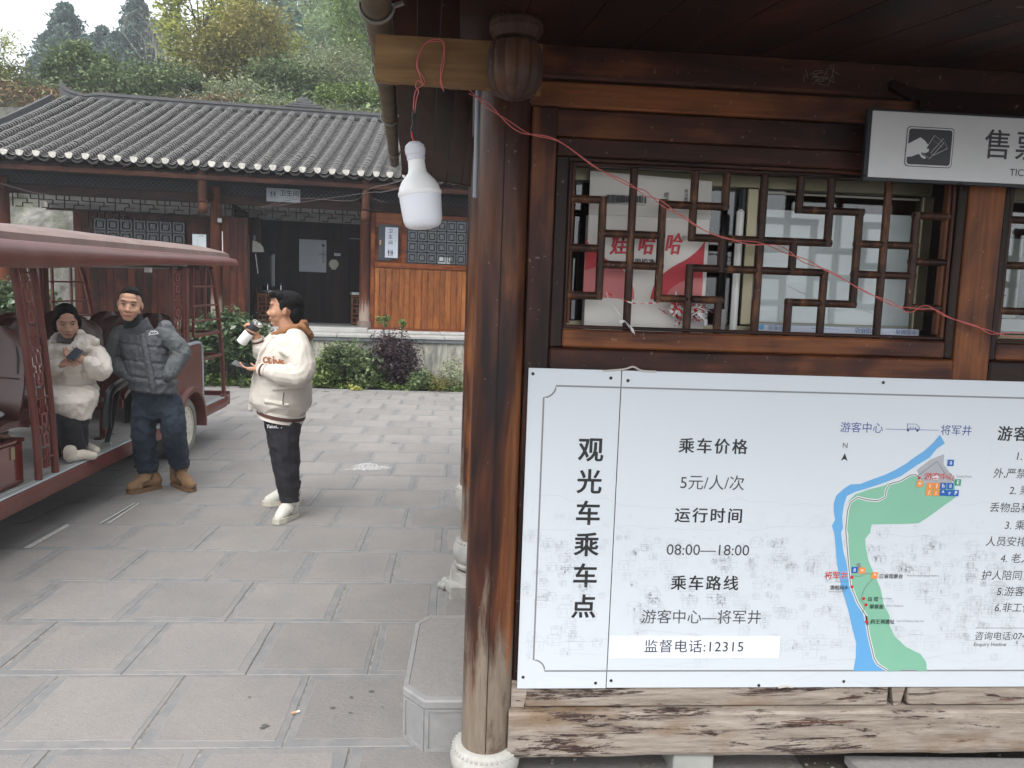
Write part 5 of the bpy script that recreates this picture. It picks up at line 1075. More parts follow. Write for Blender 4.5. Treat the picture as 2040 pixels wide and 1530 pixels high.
# ================================================================ open sightseeing cart
CT = empty('sightseeing_cart', (-3.45, 6.9, 0), label='open sided maroon electric sightseeing cart with fretwork posts at the left', cat='shuttle cart')
maroon = plain('maroon_paint', (.105, .025, .019), .4, var=.12, nscale=4, coat=.1, dirt=((.20, .12, .10), .35)); mar_roof = plain('faded_roof_paint', (.175, .115, .10), .6, var=.15, nscale=5, dirt=((.25, .215, .195), .9))
mar_d = plain('dark_maroon', (.05, .012, .011), .3, coat=.4); seat_m = plain('seat_plastic', (.060, .017, .015), .32, var=.1, coat=.15); alu_e = plain('tread_edge', (.40, .44, .46), .4, metal=.3, var=.1, dirt=((.2, .2, .2), .5))
floor_m = plain('dusty_floor', (.26, .25, .235), .8, var=.15, nscale=9, dirt=((.13, .12, .11), .5), bump=.3); black_m = plain('black_vinyl', (.014, .015, .018), .45, coat=.1)
under_m = plain('underbody', (.02, .018, .018), .7)
SL = lambda y: .018*(y-5.5)
XN, XF = -2.70, -4.12
def cm(b): b.v = [(x, y, z+SL(y)) for x, y, z in b.v]; return b
def cb2(name, mt, x0, x1, y0, y1, z0, z1, b=.004, par=None): return cm(MB().box(x0, x1, y0, y1, z0, z1, b=b)).build(name, [mt], par or CT)
# skirt with rounded rear corner
for X, sg in ((XN, 1), (XF, -1)):
  for (ya_, yb_) in ((3.0, 7.34), (8.10, 9.12)):
    b = MB(); secs = []
    for i in range(19):
        y = ya_+(yb_-ya_)*i/18; k = max(0, (y-8.95)/.17); k = min(k, 1); rise = .0 if y < 8.9 else .03*k; o = .012*math.sin(i)*0
        secs.append([(X-sg*.05, y, .385), (X+sg*.004, y, .385), (X+sg*.018-sg*.03*k, y, .36), (X+sg*.014-sg*.03*k, y, .285+rise), (X-sg*.02, y, .262+rise*1.5), (X-sg*.05, y, .262+rise*1.5)])
    cm(b.loft(secs)).build('side_skirt', [maroon], CT)
    cb2('tread_edge', alu_e, min(X, X-sg*.055), max(X, X-sg*.055)+.002, ya_, min(yb_, 9.05), .3865, .398)
    cb2('tread_groove', under_m, X-sg*.03-.002, X-sg*.03+.002, ya_, min(yb_, 9.05), .3985, .3990, 0)
cb2('rear_skirt', maroon, XF, XN, 9.06, 9.11, .28, .44, .01)
cb2('floor', floor_m, XF+.056, XN-.057, 3.0, 7.21, .36, .388, 0); cb2('floor', floor_m, XF+.056, XN-.057, 8.075, 9.05, .36, .388, 0); cb2('floor', floor_m, XF+.35, XN-.37, 7.215, 8.035, .36, .388, 0); cb2('underbody', under_m, XF+.32, XN-.34, 3.0, 8.9, .20, .355, 0)
# wheels
tyre = plain('dusty_tyre', (.20, .19, .165), .85, var=.15, nscale=14, bump=.4); rimm = plain('cream_rim', (.60, .58, .50), .5, var=.08, dirt=((.3, .27, .2), .5))
def wheel(x, y, sg):
    w = empty('wheel', (x, y, .30)); w.parent = CT; w.location = Vector((x, y, .30))-CT.location
    c = (x, y, .30); A = (sg, 0, 0)
    MB().lathe([(.19, -.09), (.27, -.09), (.298, -.07), (.308, -.03), (.308, .03), (.298, .065), (.272, .085), (.215, .088), (.205, .06)], c, 40, axis=A).build('tyre', [tyre], w)
    MB().lathe([(.206, .062), (.206, .078), (.198, .080), (.188, .05), (.172, .03), (.165, .045), (.13, .062), (.09, .056), (.07, .04), (.045, .038), (.04, .075), (.03, .082), (.0, .083)], c, 32, axis=A).build('rim', [rimm], w)
    b = MB()
    for k in range(10):
        a = k*.628; q = Vector(c)+Vector((sg*.058, math.cos(a)*.145, math.sin(a)*.145)); b.ell(q, (.006, .014, .014), 8, 5)
    b.build('rim_holes', [black_m], w)
    b = MB()
    for k in range(5):
        a = k*1.2566; q = Vector(c)+Vector((sg*.05, math.cos(a)*.058, math.sin(a)*.058)); b.lathe([(.009, 0), (.009, .018)], q, 6, axis=A)
    b.build('wheel_nuts', [rimm], w)
wheel(-2.80, 7.72, 1); wheel(-4.0, 7.72, -1); wheel(-2.83, 3.7, 1); wheel(-4.0, 3.7, -1)
# rear fender panels with arch
def fpanel(X, sg):
    yc, zc, R0 = 7.72, .30-SL(7.7), .355; pts = [(7.12, .40), (7.12, 1.02), (7.16, 1.07), (7.97, 1.085), (8.08, 1.07), (8.12, 1.03), (8.14, .40)]
    arch = [(yc+R0*math.cos(a), zc+R0*math.sin(a)) for a in [math.radians(15+150*k/14) for k in range(15)]]
    cm(MB().prism(pts+[(yc+R0+.0, .40)]+arch+[(yc-R0, .40)], lambda a, c, d: (d, a, c), X-sg*.03, X+sg*.004)).build('rear_fender_panel', [maroon], CT)
    b = MB(); secs = []
    for k in range(19):
        a = math.radians(-8+196*k/18); ca, sa = math.cos(a), math.sin(a)
        secs.append([(X-sg*.02, yc+(R0+.062)*ca, zc+(R0+.062)*sa), (X+sg*.025, yc+(R0+.055)*ca, zc+(R0+.055)*sa), (X+sg*.055, yc+(R0+.04)*ca, zc+(R0+.04)*sa), (X+sg*.058, yc+(R0+.0)*ca, zc+(R0+.0)*sa), (X+sg*.04, yc+(R0-.01)*ca, zc+(R0-.01)*sa), (X-sg*.2, yc+(R0-.01)*ca, zc+(R0-.01)*sa)])
    cm(b.loft(secs)).build('wheel_arch', [maroon], CT)
    b = MB(); b.tube([(X, 7.13, 1.045), (X, 7.18, 1.078), (X, 7.96, 1.096), (X, 8.07, 1.085), (X, 8.125, 1.03), (X, 8.135, .8), (X, 8.145, .40)], .017, 8); cm(b).build('panel_edge_trim', [plain('grey_trim', (.30, .33, .36), .4) if 'grey_trim' not in bpy.data.materials else bpy.data.materials['grey_trim']], CT)
fpanel(XN, 1); fpanel(XF, -1)
cb2('wheel_well', under_m, -3.08, -3.06, 7.15, 8.1, .39, 1.03, 0); cb2('rear_bulkhead', maroon, XF+.03, XN-.03, 8.04, 8.07, .39, 1.02, 0)
# roof: loft from side lip to crown
b = MB(); secs = []
for i in range(25):
    y = 2.6+6.72*i/24; e = max(0, min(1, (y-8.9)/.42)); f = max(0, 1-(y-2.6)/3.2); zb_ = 1.775+.09*max(0, min(1, (y-4.9)/2.2))+.055*max(0, (y-7.1)/2.2); zt_ = 1.935+max(0, y-4.7)*.0155; ds = .012*e*e
    ws = .0+.05*e*e; hc = 2.075+max(0, y-4.7)*.014-.03*e*e-.03*math.cos(y*2.4)*.3; n_ = []
    xn, xf = XN+.06-ws*.3, XF-.06+ws*.3
    for (dx, z) in ((.03, zb_+.015), (.0, zb_), (-.006, zb_+.01), (.0, zt_-.05-ds), (.03, zt_-ds), (.075, zt_+.008-ds), (.105, zt_+.0-ds)): n_.append((xn-dx, y, z))
    for (dx, z) in ((.115, zt_+.055-ds), (.18, zt_+.085-ds), (.35, (zt_+hc)/2+.05-ds*.6)): n_.append((xn-dx, y, z))
    n_.append(((xn+xf)/2, y, hc+.015-ds*.5))
    for (dx, z) in ((.35, (zt_+hc)/2+.05-ds*.6), (.18, zt_+.085-ds), (.115, zt_+.055-ds)): n_.append((xf+dx, y, z))
    for (dx, z) in ((.105, zt_-ds), (.075, zt_+.008-ds), (.03, zt_-ds), (.0, zt_-.05-ds), (-.006, zb_+.01), (.0, zb_), (.03, zb_+.015)): n_.append((xf+dx, y, z))
    n_ += [(xf+.09, y, zt_-.03-ds), (xf+.5, y, zt_+.05-ds), (xn-.5, y, zt_+.05-ds), (xn-.09, y, zt_-.03-ds)]
    secs.append(n_)
b.loft(secs); nn_ = len(secs[0])
cm(b); 
rf_ = b; mi = []
for i in range(24):
    for k in range(nn_): mi.append(1 if 6 <= k <= 13 else 0)
rf_.mi = mi+[0, 0]; rf_.build('roof', [maroon, mar_roof], CT, ang=50)
for y in (4.9, 5.9, 6.95, 7.85): pass
seam_m = plain('seam_pink', (.25, .14, .12), .6)
for y in (4.95, 6.2, 7.6): b = MB(); b.tube([(XN-.065, y, 1.99), (XN-.14, y+.01, 2.02), (XN-.2, y+.02, 2.05)], .004, 5); cm(b).build('roof_seam', [seam_m], CT)
b = MB(); b.tube([(XN-.10, 4.9, 1.835), (XN-.10, 6.0, 1.86), (XN-.10, 8.0, 1.885)], .016, 8); b.tube([(XN-.2, 4.9, 1.80), (XN-.2, 8.0, 1.85)], .012, 8); cm(b).build('roof_rail', [plain('grey_green_rail', (.20, .22, .20), .4)], CT)
cb2('camera_box', white_pl, XN-.13, XN-.08, 7.02, 7.08, 1.79, 1.835)
cb2('roof_cross_rail', mar_d, XF+.1, XN-.1, 8.40, 8.44, 1.84, 1.89, .005); cb2('roof_cross_rail', mar_d, XF+.1, XN-.1, 7.6, 7.64, 1.86, 1.90, .005)
# fretwork posts
def fret(par, y0, y1, z0, z1, X, lean0, lean1, n):
    # key-pattern plate between the two tubes; lean: y offset growing toward the top
    H = (z1-z0)/n; w = y1-y0
    def Pq(u, z): k = ((z-z0)/(z1-z0)); off = lean0+(lean1-lean0)*k**1.6; return y0+w*u+off
    def piece(u0, u1, za, zb): cm(MB().add([(X-.006, Pq(u0, za), za), (X-.006, Pq(u1, za), za), (X-.006, Pq(u1, zb), zb), (X-.006, Pq(u0, zb), zb), (X+.006, Pq(u0, za), za), (X+.006, Pq(u1, za), za), (X+.006, Pq(u1, zb), zb), (X+.006, Pq(u0, zb), zb)], [(0, 1, 2, 3), (4, 5, 6, 7), (0, 1, 5, 4), (1, 2, 6, 5), (2, 3, 7, 6), (3, 0, 4, 7)])).build('fretwork_piece', [mar_f], par)
    for i in range(n):
        a = z0+i*H
        m = i % 3
        if m == 0:
            piece(.30, .36, a, a+H); piece(.47, .53, a, a+H*.98); piece(.64, .70, a, a+H); piece(.02, .98, a+H*.44, a+H*.53)
        else:
            piece(.28, .72, a+H*.10, a+H*.22); piece(.28, .72, a+H*.62, a+H*.74); piece(.28, .40, a+H*.22, a+H*.62); piece(.60, .72, a+H*.22, a+H*.62); piece(.46, .54, a+H*.74, a+H*1.10); piece(.14, .22, a+H*.74, a+H*1.05); piece(.78, .86, a+H*.74, a+H*1.05); piece(.22, .30, a+H*.86, a+H*.96); piece(.70, .78, a+H*.86, a+H*.96)
mar_f = plain('worn_maroon', (.17, .05, .042), .4, var=.15)
def post_pair(X, tubes, z0, z1, n, lean, r=.021):
    p_ = empty('fretwork_post', (X, tubes[0], z0)); p_.parent = CT; p_.location = Vector((X, tubes[0], z0))-CT.location
    for y in tubes:
        pts = [(X, y+lean*(k/8)**1.6, z0+(z1-z0)*k/8) for k in range(9)]; cm(MB().tube(pts, r, 10, up=(1, 0, 0))).build('post_tube', [maroon], p_)
    fret(p_, tubes[0]+r, tubes[1]-r, z0+.06, z1-.04, X, 0, lean, n)
post_pair(XN-.035, (5.06, 5.265), .398, 1.86, 10, -.215, .024); post_pair(XF+.035, (5.06, 5.265), .398, 1.86, 10, -.215, .024)
post_pair(XN-.035, (7.42, 7.70), 1.08, 1.86, 6, 0, .020); post_pair(XF+.035, (7.42, 7.70), 1.08, 1.86, 6, 0, .020)
for X in (XN-.035, XF+.035): cb2('corner_post', maroon, X-.02, X+.02, 7.74, 7.82, 1.08, 1.86, .006)
# curved rear bars and ladder rack
for X, sg in ((XN-.02, 1), (XF+.02, -1)):
    b = MB(); b.tube(smooth_path([(X, 8.50, 1.87), (X, 8.60, 1.72), (X, 8.72, 1.42), (X, 8.83, 1.05), (X, 8.90, .70), (X, 8.93, .40)], 4), .024, 10); cm(b).build('rear_bar', [maroon], CT)
    b = MB(); b.lathe([(.045, .388), (.045, .40), (.03, .43)], (X, 8.93, 0), 12); cm(b).build('bar_foot', [maroon], CT)
    for z, y1_, w in ((1.66, 8.62, .018), (1.46, 8.70, .018), (1.30, 8.76, .018), (1.14, 8.80, .034), (.88, 8.86, .030)): cb2('rack_rung', maroon, X-.012, X+.012, 7.9 if z > 1.2 else 7.95, y1_, z, z+w, .004)
    cb2('rack_upright', maroon, X-.013, X+.013, 7.93, 7.955, 1.155, 1.86, .004); cb2('rack_upright', maroon, X-.0125, X+.0125, 8.30, 8.325, 1.317, 1.86, .004)
for z in (1.14, .88): cb2('rear_cross_bar', maroon, XF+.03, XN-.03, 8.80 if z > 1 else 8.86, 8.83 if z > 1 else 8.89, z, z+.03, .004)
# seats
def seat_shell(xc, y, par, w=.42):
    b = MB(); secs = []; N2 = 9
    prof_ = [(.0, -.02, .86), (.10, .0, .95), (.22, .02, .99), (.34, .035, 1.0), (.44, .05, .97), (.52, .062, .86), (.57, .07, .66), (.60, .075, .35)]
    for h, dy, k in prof_:
        row = []
        for i in range(N2):
            u = -1+2*i/(N2-1); row.append((xc+u*w/2*k, y+dy-.05*(u*u)*1.0, .80+h))
        secs.append(row+[(x, yy+.022, z) for x, yy, z in row[::-1]])
    sh = cm(b.loft(secs)).build('seat_back', [seat_m], par)
    b = MB()
    for sg in (-1, 1):      # hand holes near the shoulders, drawn as solid black inserts
        b.tube([(xc+sg*w*.38, y+.0, .80+.30), (xc+sg*w*.39, y+.015, .80+.40), (xc+sg*w*.33, y+.035, .80+.49)], [.008, .017, .008], 8, flat=.4, up=(0, 1, 0))
    cm(b).build('hand_slot', [plain('slot_black', (.01, .006, .006), .6) if 'slot_black' not in bpy.data.materials else bpy.data.materials['slot_black']], sh)
    b = MB(); b.tube([(xc-w*.40, y-.012, .80+.27), (xc, y+.012, .80+.275), (xc+w*.40, y-.012, .80+.27)], .004, 5); cm(b).build('back_crease', [seat_m], sh)
def bench(y, fy=.42, legs=True, apron=True, xs=(-2.98, -3.42, -3.86)):
    w = empty('bench', (-3.42, y, .78)); w.parent = CT; w.location = Vector((-3.42, y, .78))-CT.location
    b = MB(); secs = []
    for k in range(7):
        t = k/6; yy = y+.02-fy*t; z = .79+.03*math.sin(t*3)-(.03 if k == 6 else 0); secs.append([(-4.07, yy, z-.04), (-4.07, yy, z), (-2.77, yy, z), (-2.77, yy, z-.04)])
    cm(b.loft(secs)).build('seat_base', [seat_m], w)
    if apron: cm(MB().box(-4.05, -2.79, y-fy-.0, y-fy+.06, .64, .765, b=.02)).build('seat_apron', [maroon], w)
    if legs:
        for x in (-2.98, -3.85):
            cm(MB().box(x-.025, x+.025, y-fy+.07, y-fy+.12, .40, .65, b=.003)).build('leg', [maroon], w); cm(MB().box(x-.03, x+.03, y-fy-.02, y-fy+.22, .389, .401, b=.003)).build('foot_plate', [mar_d], w)
    for x in xs: seat_shell(x, y, w)
bench(5.02, .40); bench(6.10, .44); bench(6.86, .44); bench(7.62, .40, False)
# arm rest with belt at the end of the third bench
b = MB(); b.tube(smooth_path([(-2.74, 6.05, .56), (-2.73, 6.05, .75), (-2.73, 6.10, .84), (-2.73, 6.3, .885), (-2.73, 6.62, .95)], 4), [.03]*17 if False else .028, 8, flat=1.5)
cm(b).build('armrest', [black_m], CT)
b = MB(); b.tube(smooth_path([(-2.75, 6.28, .86), (-2.76, 6.20, .62), (-2.78, 6.12, .42)], 4), .022, 6, flat=.3); cm(b).build('belt_strap', [black_m], CT)
cb2('belt_buckle', plain('buckle_steel', (.5, .5, .5), .3, metal=.8), -2.82, -2.74, 6.10, 6.12, .405, .43, .004)
# loose things on the cart
bx = empty('storage_box', (-3.0, 4.75, .39), label='glossy maroon wooden storage box with hinged lid on the cart floor', cat='box')
gm_ = plain('lacquered_maroon', (.11, .018, .013), .16, var=.25, nscale=5, coat=.8)
MB().box(-3.5, -2.795, 4.45, 5.0, .385, .655, b=.006).build('box_body', [gm_], bx); MB().box(-3.5, -2.785, 4.44, 5.01, .657, .683, b=.006).build('lid', [gm_], bx); MB().box(-2.7925, -2.788, 4.86, 4.90, .56, .64).build('latch', [plain('brass_latch', (.35, .30, .2), .4, metal=.6)], bx)
b = MB(); b.box(-2.792, -2.788, 4.47, 4.50, .39, .655); b.build('corner_strip', [mar_d], bx)
r7 = random.Random(12); b = MB()
for k in range(16):
    q = Vector((-2.93+r7.uniform(-.10, .07), 4.80+r7.uniform(-.06, .10), .70+r7.uniform(-.004, .022))); a = r7.uniform(0, 3.1); d = Vector((math.cos(a), math.sin(a), 0))*.05; b.tube(smooth_path([q-d, q+Vector((0, 0, .014)), q+d], 3), .013, 7, round_=True)
b.build('knotted_rag', [plain('pink_beige_rag', (.30, .20, .15), .9, var=.2, nscale=20, bump=.5)], label='bundle of knotted beige rag lying on the maroon storage box', cat='rag')
cu = plain('grey_dotted_cloth', (.28, .30, .32), .9, var=.1); t_ = NT('dotted_cushion'); _v = t_.coords(rand=0); _s = t_.ramp(t_.n('TexVoronoi', {'Vector': _v, 'Scale': 16.0}).outputs[0], [(.16, 1), (.22, 0)]); cush_m = t_.set(col=t_.mix(_s, (.25, .27, .29), (.48, .50, .52)), rough=.9)
b = MB(); b.ell((-3.02, 4.80, .85), (.21, .19, .040), 24, 10); b.ell((-3.12, 4.86, .90), (.14, .10, .04), 14, 8); b.build('cushion', [cush_m], label='grey cushion with pale dots lying on the front bench of the cart', cat='cushion')
bp = empty('black_backpack', (-3.0, 8.2, .9), label='black backpack hanging at the back of the cart above the rear platform', cat='backpack')
b = MB(); b.ell((-2.86, 8.13, 1.00), (.10, .09, .20), 14, 10); b.ell((-2.80, 8.20, .92), (.07, .08, .13), 12, 8); b.build('bag_body', [black_m], bp); b = MB(); b.tube(smooth_path([(-2.82, 8.12, .88), (-2.80, 8.16, .75), (-2.80, 8.15, .60), (-2.82, 8.13, .70)], 4), .012, 6, flat=.3); b.build('strap', [black_m], bp)
b = MB(); b.ell((-2.98, 8.00, 1.16), (.14, .06, .09), 12, 8); b.build('blue_cloth', [plain('blue_grey_cloth', (.10, .17, .22), .8)], label='small blue grey cloth tucked behind the fender panel of the cart', cat='cloth')
# ================================================================ people
skin1 = plain('tan_skin', (.50, .29, .20), .5, var=.06, nscale=14, spec=.3); skin2 = plain('warm_skin', (.44, .235, .15), .5, var=.06, nscale=14, spec=.3); skin3 = plain('woman_skin', (.48, .28, .20), .5, var=.05, nscale=14, spec=.3)
def hair_mat():
    t = NT('black_hair'); g = t.noise(t.coords((1, 1, .25)), 120, 5, .7)
    return t.set(col=t.mix(g, (.003, .003, .0035), (.012, .011, .011)), rough=.75, spec=.15, normal=t.bump(g, .8, .004))
hair_m = hair_mat(); eye_w = plain('eye_white', (.36, .30, .26), .3, var=.02); eye_d = plain('eye_dark', (.02, .012, .01), .15, var=.02); brow_m = plain('eyebrow', (.035, .022, .018), .8); lip_m = plain('lip', (.42, .17, .13), .45, var=.04)
def organic(mb, name, mats, parent, vox=.006, smooth=3, disp=0, dscale=.08, k=None, crease=0, cscale=.12):
    o = mb.build(name, mats, parent, **(k or {}))
    m_ = o.modifiers.new('remesh', 'REMESH'); m_.mode = 'VOXEL'; m_.voxel_size = vox; m_.use_smooth_shade = True
    if smooth: s_ = o.modifiers.new('smooth', 'SMOOTH'); s_.iterations = smooth; s_.factor = .5
    if disp:
        tx = bpy.data.textures.new(name, 'CLOUDS'); tx.noise_scale = dscale; tx.noise_depth = 2
        d = o.modifiers.new('folds', 'DISPLACE'); d.texture = tx; d.strength = disp; d.mid_level = .5; d.texture_coords = 'GLOBAL'
    if crease:                            # sharp cloth creases
        tx = bpy.data.textures.new(name+'_crease', 'MUSGRAVE'); tx.musgrave_type = 'RIDGED_MULTIFRACTAL'; tx.noise_scale = cscale; tx.octaves = 2; tx.dimension_max = 1.0; tx.lacunarity = 2.1; tx.noise_intensity = 1; tx.gain = 1.5
        d = o.modifiers.new('creases', 'DISPLACE'); d.texture = tx; d.strength = crease; d.mid_level = .45; d.texture_coords = 'GLOBAL'
        s_ = o.modifiers.new('ease', 'SMOOTH'); s_.iterations = 1; s_.factor = .4
    return o
def limb(b, pts, rr, n=14, flat=1, up=None): b.tube([Vector(p) for p in smooth_path(pts, 5)], np.interp(np.linspace(0, len(pts)-1, 5*(len(pts)-1)+1), range(len(pts)), rr), n, round_=True, flat=flat, up=up)
def esec(c, rx, ry, yaw=0, tilt=0, roll=0, n=24, sq=2.0):
    R = Matrix.Rotation(yaw, 3, 'Z') @ Matrix.Rotation(roll, 3, 'Y') @ Matrix.Rotation(tilt, 3, 'X'); out = []
    for k in range(n):
        a = 2*math.pi*k/n; ca, sa = math.cos(a), math.sin(a); out.append(Vector(c)+R @ Vector((rx*math.copysign(abs(ca)**(2/sq), ca), ry*math.copysign(abs(sa)**(2/sq), sa), 0)))
    return out
def head(b, c, h, yaw, pitch=0, roll=0):
    # c: centre of the head, h: full height chin to crown; faces -Y at yaw 0
    R = Matrix.Rotation(yaw, 3, 'Z') @ Matrix.Rotation(pitch, 3, 'X') @ Matrix.Rotation(roll, 3, 'Y'); c = Vector(c); s = h/.235
    def E(p, r): b.ell(c+R @ (Vector(p)*s), [q*s for q in r], 18, 12, R)
    E((0, .022, .030), (.076, .094, .084)); E((0, -.016, -.012), (.070, .070, .080)); E((0, -.032, -.055), (.060, .052, .047)); E((0, -.050, -.092), (.037, .028, .024))
    E((.038, -.050, -.030), (.032, .032, .032)); E((-.038, -.050, -.030), (.032, .032, .032)); E((0, -.066, .036), (.056, .022, .020)); E((0, -.052, .062), (.05, .03, .03))
    for sg in (-1, 1): E((sg*.078, .022, -.010), (.0085, .017, .027)); E((sg*.014, -.088, -.035), (.011, .010, .009)); E((sg*.028, -.075, .019), (.016, .010, .0065))
    b.tube([c+R @ (Vector(p)*s) for p in ((0, -.076, .012), (0, -.088, -.012), (0, -.097, -.030), (0, -.092, -.038))], [.008*s, .011*s, .016*s, .012*s], 10, round_=True)
    E((0, -.083, -.062), (.024, .009, .006)); E((0, -.080, -.073), (.019, .009, .007)); E((0, -.070, -.094), (.018, .012, .012))
    return R, s
def face_bits(c, R, s, par, eyes=.0035, look=0, mouth=.0025):
    c = Vector(c); f = lambda p: c+R @ (Vector(p)*s)
    for sg in (-1, 1):
        MB().ell(f((sg*.031, -.0835, .009)), (.0135*s, .005*s, eyes*s), 12, 8, R).build('eye', [eye_w], par)
        MB().ell(f((sg*.031+look, -.0868, .009)), (.0078*s, .0032*s, eyes*s*1.05), 10, 6, R).build('iris', [eye_d], par)
        b = MB(); b.tube(smooth_path([f((sg*.016, -.085, .0125)), f((sg*.031, -.0885, .0155)), f((sg*.046, -.080, .011))], 4), .0016*s, 6); b.build('eyelid', [brow_m], par)
        b = MB(); b.tube(smooth_path([f((sg*.014, -.0875, .0300)), f((sg*.031, -.0885, .0360)), f((sg*.051, -.076, .030))], 4), [.0024*s]*4+[.0034*s]*4+[.0012*s], 6, flat=1); b.build('eyebrow', [brow_m], par)
    b = MB(); b.tube(smooth_path([f((-.026, -.083, -.066)), f((-.010, -.0905, -.0635)), f((0, -.0915, -.0650)), f((.010, -.0905, -.0635)), f((.026, -.083, -.066))], 4), .0034*s, 6)
    b.tube(smooth_path([f((-.020, -.082, -.071)), f((0, -.0895, -.0755)), f((.020, -.082, -.071))], 4), .0040*s, 6); b.build('lips', [lip_m], par)
    b = MB(); b.tube(smooth_path([f((-.022, -.0862, -.0675)), f((0, -.0948, -.0685)), f((.022, -.0862, -.0675))], 4), .0011*s*(1+mouth*100), 6); b.build('mouth_line', [plain('mouth_dark', (.10, .03, .025), .6) if 'mouth_dark' not in bpy.data.materials else bpy.data.materials['mouth_dark']], par)
def fingers(b, wrist, d, pal, side, L=.085, curl=.5, r=.0078, spread=.0205, thumb=1, tcurl=.3):
    # d: direction of the hand, pal: palm normal (towards what it holds), side: towards the thumb
    w = Vector(wrist); d = Vector(d).normalized(); pal = (Vector(pal)-Vector(pal).dot(d)*d).normalized(); sd = d.cross(pal).normalized()
    if sd.dot(Vector(side)) < 0: sd = -sd
    b.loft([[w+d*t*L+sd*a*wd+pal*e*th for a, e in ((-1, -.6), (-.6, -1), (.6, -1), (1, -.6), (1, .6), (.6, 1), (-.6, 1), (-1, .6))] for t, wd, th in ((-.1, .024, .018), (.15, .030, .017), (.6, .040, .015), (1.0, .0405, .012), (1.06, .037, .007))])
    for i, (k, ln) in enumerate(((1.5, .070), (.5, .078), (-.5, .073), (-1.5, .058))):
        p = w+d*(L-.012)+sd*spread*k; a = 0; pts = [p]
        for seg, f in enumerate((.46, .30, .24)):
            a += curl*(.75 if seg == 0 else 1.0); q = d*math.cos(a)+pal*math.sin(a); p = p+q*ln*f*1.15; pts.append(p)
        b.tube(smooth_path(pts, 3), [r*1.05]*4+[r]*3+[r*.85]*3, 8, round_=True)
    p = w+d*L*.22+sd*.026; q1 = (sd*.8+d*.7+pal*.35).normalized(); q2 = (d*.9+sd*.15+pal*tcurl*2).normalized()
    b.tube(smooth_path([p-sd*.01, p+q1*.032, p+q1*.032+q2*.028, p+q1*.03+q2*.052], 3), [r*1.5]*4+[r*1.25]*3+[r]*3, 8, round_=True)
J = at
# ---------------- man in the quilted vest, hands in pockets
YM = 6.25
denim = NT('dark_denim'); _v = denim.coords(rand=0); _c = denim.mix(denim.noise(_v, 7, 6, .6), (.010, .016, .028), (.028, .042, .065)); _c = denim.mix(denim.ramp(denim.noise(denim.coords((1, 1, .6), 0), 5, 3), [(.52, 0), (.7, .5)]), _c, (.075, .085, .09))
denim = denim.set(col=_c, rough=.85, normal=denim.bump(denim.noise(_v, 26, 6), .6, .012))
vestm = plain('slate_quilt', (.078, .081, .092), .6, var=.12, nscale=10, bump=.4, bscale=35, fold=.45, fscale=9); knit = plain('grey_fleece', (.095, .104, .108), .9, var=.12, nscale=12, bump=.5, bscale=60, fold=.5, fscale=6); bootm = plain('tan_boot', (.20, .115, .055), .7, var=.15, nscale=20, bump=.3, dirt=((.12, .07, .035), .5)); solem = plain('boot_sole', (.16, .09, .045), .8)
b = MB(); hc = J(259, 606, 6.05); R, s = head(b, hc, .252, math.radians(15), math.radians(8), math.radians(6))
sh0, sh1 = J(236, 666, 6.22), J(336, 656, 6.22); hp0, hp1 = J(285, 792, 6.28), J(335, 790, 6.28)
limb(b, [J(264, 622, 6.12), J(272, 648, 6.20), J(284, 664, 6.24)], [.056, .058, .066]); cs = J(288, 690, 6.24); hp = J(310, 785, 6.28)
b.loft([esec(J(286, 655, 6.24), .10, .07, 0, 0, .15), esec(J(288, 672, 6.24), .15, .08), esec(cs, .145, .09), esec(J(298, 735, 6.26), .125, .085), esec(hp, .13, .085), esec(J(318, 812, 6.28), .12, .08)])
for hpx, knee, ank, toe in (((290, 800, 6.28), (288, 862, 6.26), (293, 925, 6.36), (288, 958, 6.32)), ((338, 800, 6.30), (348, 862, 6.26), (357, 918, 6.45), (360, 950, 6.44))):
    limb(b, [J(*hpx), J(*knee), J(*ank)], [.065, .045, .035]); limb(b, [J(*ank), J(*toe)], [.035, .03])
for shp, el, wr in (((236, 672, 6.22), (221, 720, 6.22), (270, 753, 6.16)), ((338, 664, 6.22), (364, 708, 6.24), (336, 749, 6.16))):
    limb(b, [J(*shp), J(*el), J(*wr)], [.036, .034, .028])
def hand_down(b, w, d, side):
    fingers(b, w, d, (0, .3, 1), side, curl=.25)
fingers(b, J(272, 754, 6.17), (.8, .1, -.35), (0, .9, 0), (0, -.3, .9), curl=.2); fingers(b, J(332, 750, 6.17), (-.7, .1, -.5), (0, .9, 0), (0, -.3, .9), curl=.2)
man = organic(b, 'person', [skin1], None, .0055, 3, k=dict(label='standing man in grey quilted vest, dark jeans and tan boots leaning on the cart', cat='person'))
face_bits(hc, R, s, man, eyes=.0032)
# hair: short crop, swept up front
b = MB(); f = lambda p: hc+R @ (Vector(p)*s)
b.ell(f((0, .036, .040)), (.0785*s, .093*s, .083*s), 20, 14, R); b.ell(f((.004, -.030, .102)), (.056*s, .044*s, .022*s), 14, 8, R); b.ell(f((0, .075, -.01)), (.070*s, .050*s, .07*s), 14, 10, R)
rh = random.Random(5)
for k in range(60): x = rh.uniform(-.055, .055); y = rh.uniform(-.07, .06); b.tube([f((x, y, .108-abs(x)*.6)), f((x+rh.uniform(-.01, .01), y-.004, .129-abs(x)*.7))], [.007*s, .003*s], 5)
ho = organic(b, 'hair', [hair_m], man, .005, 1)
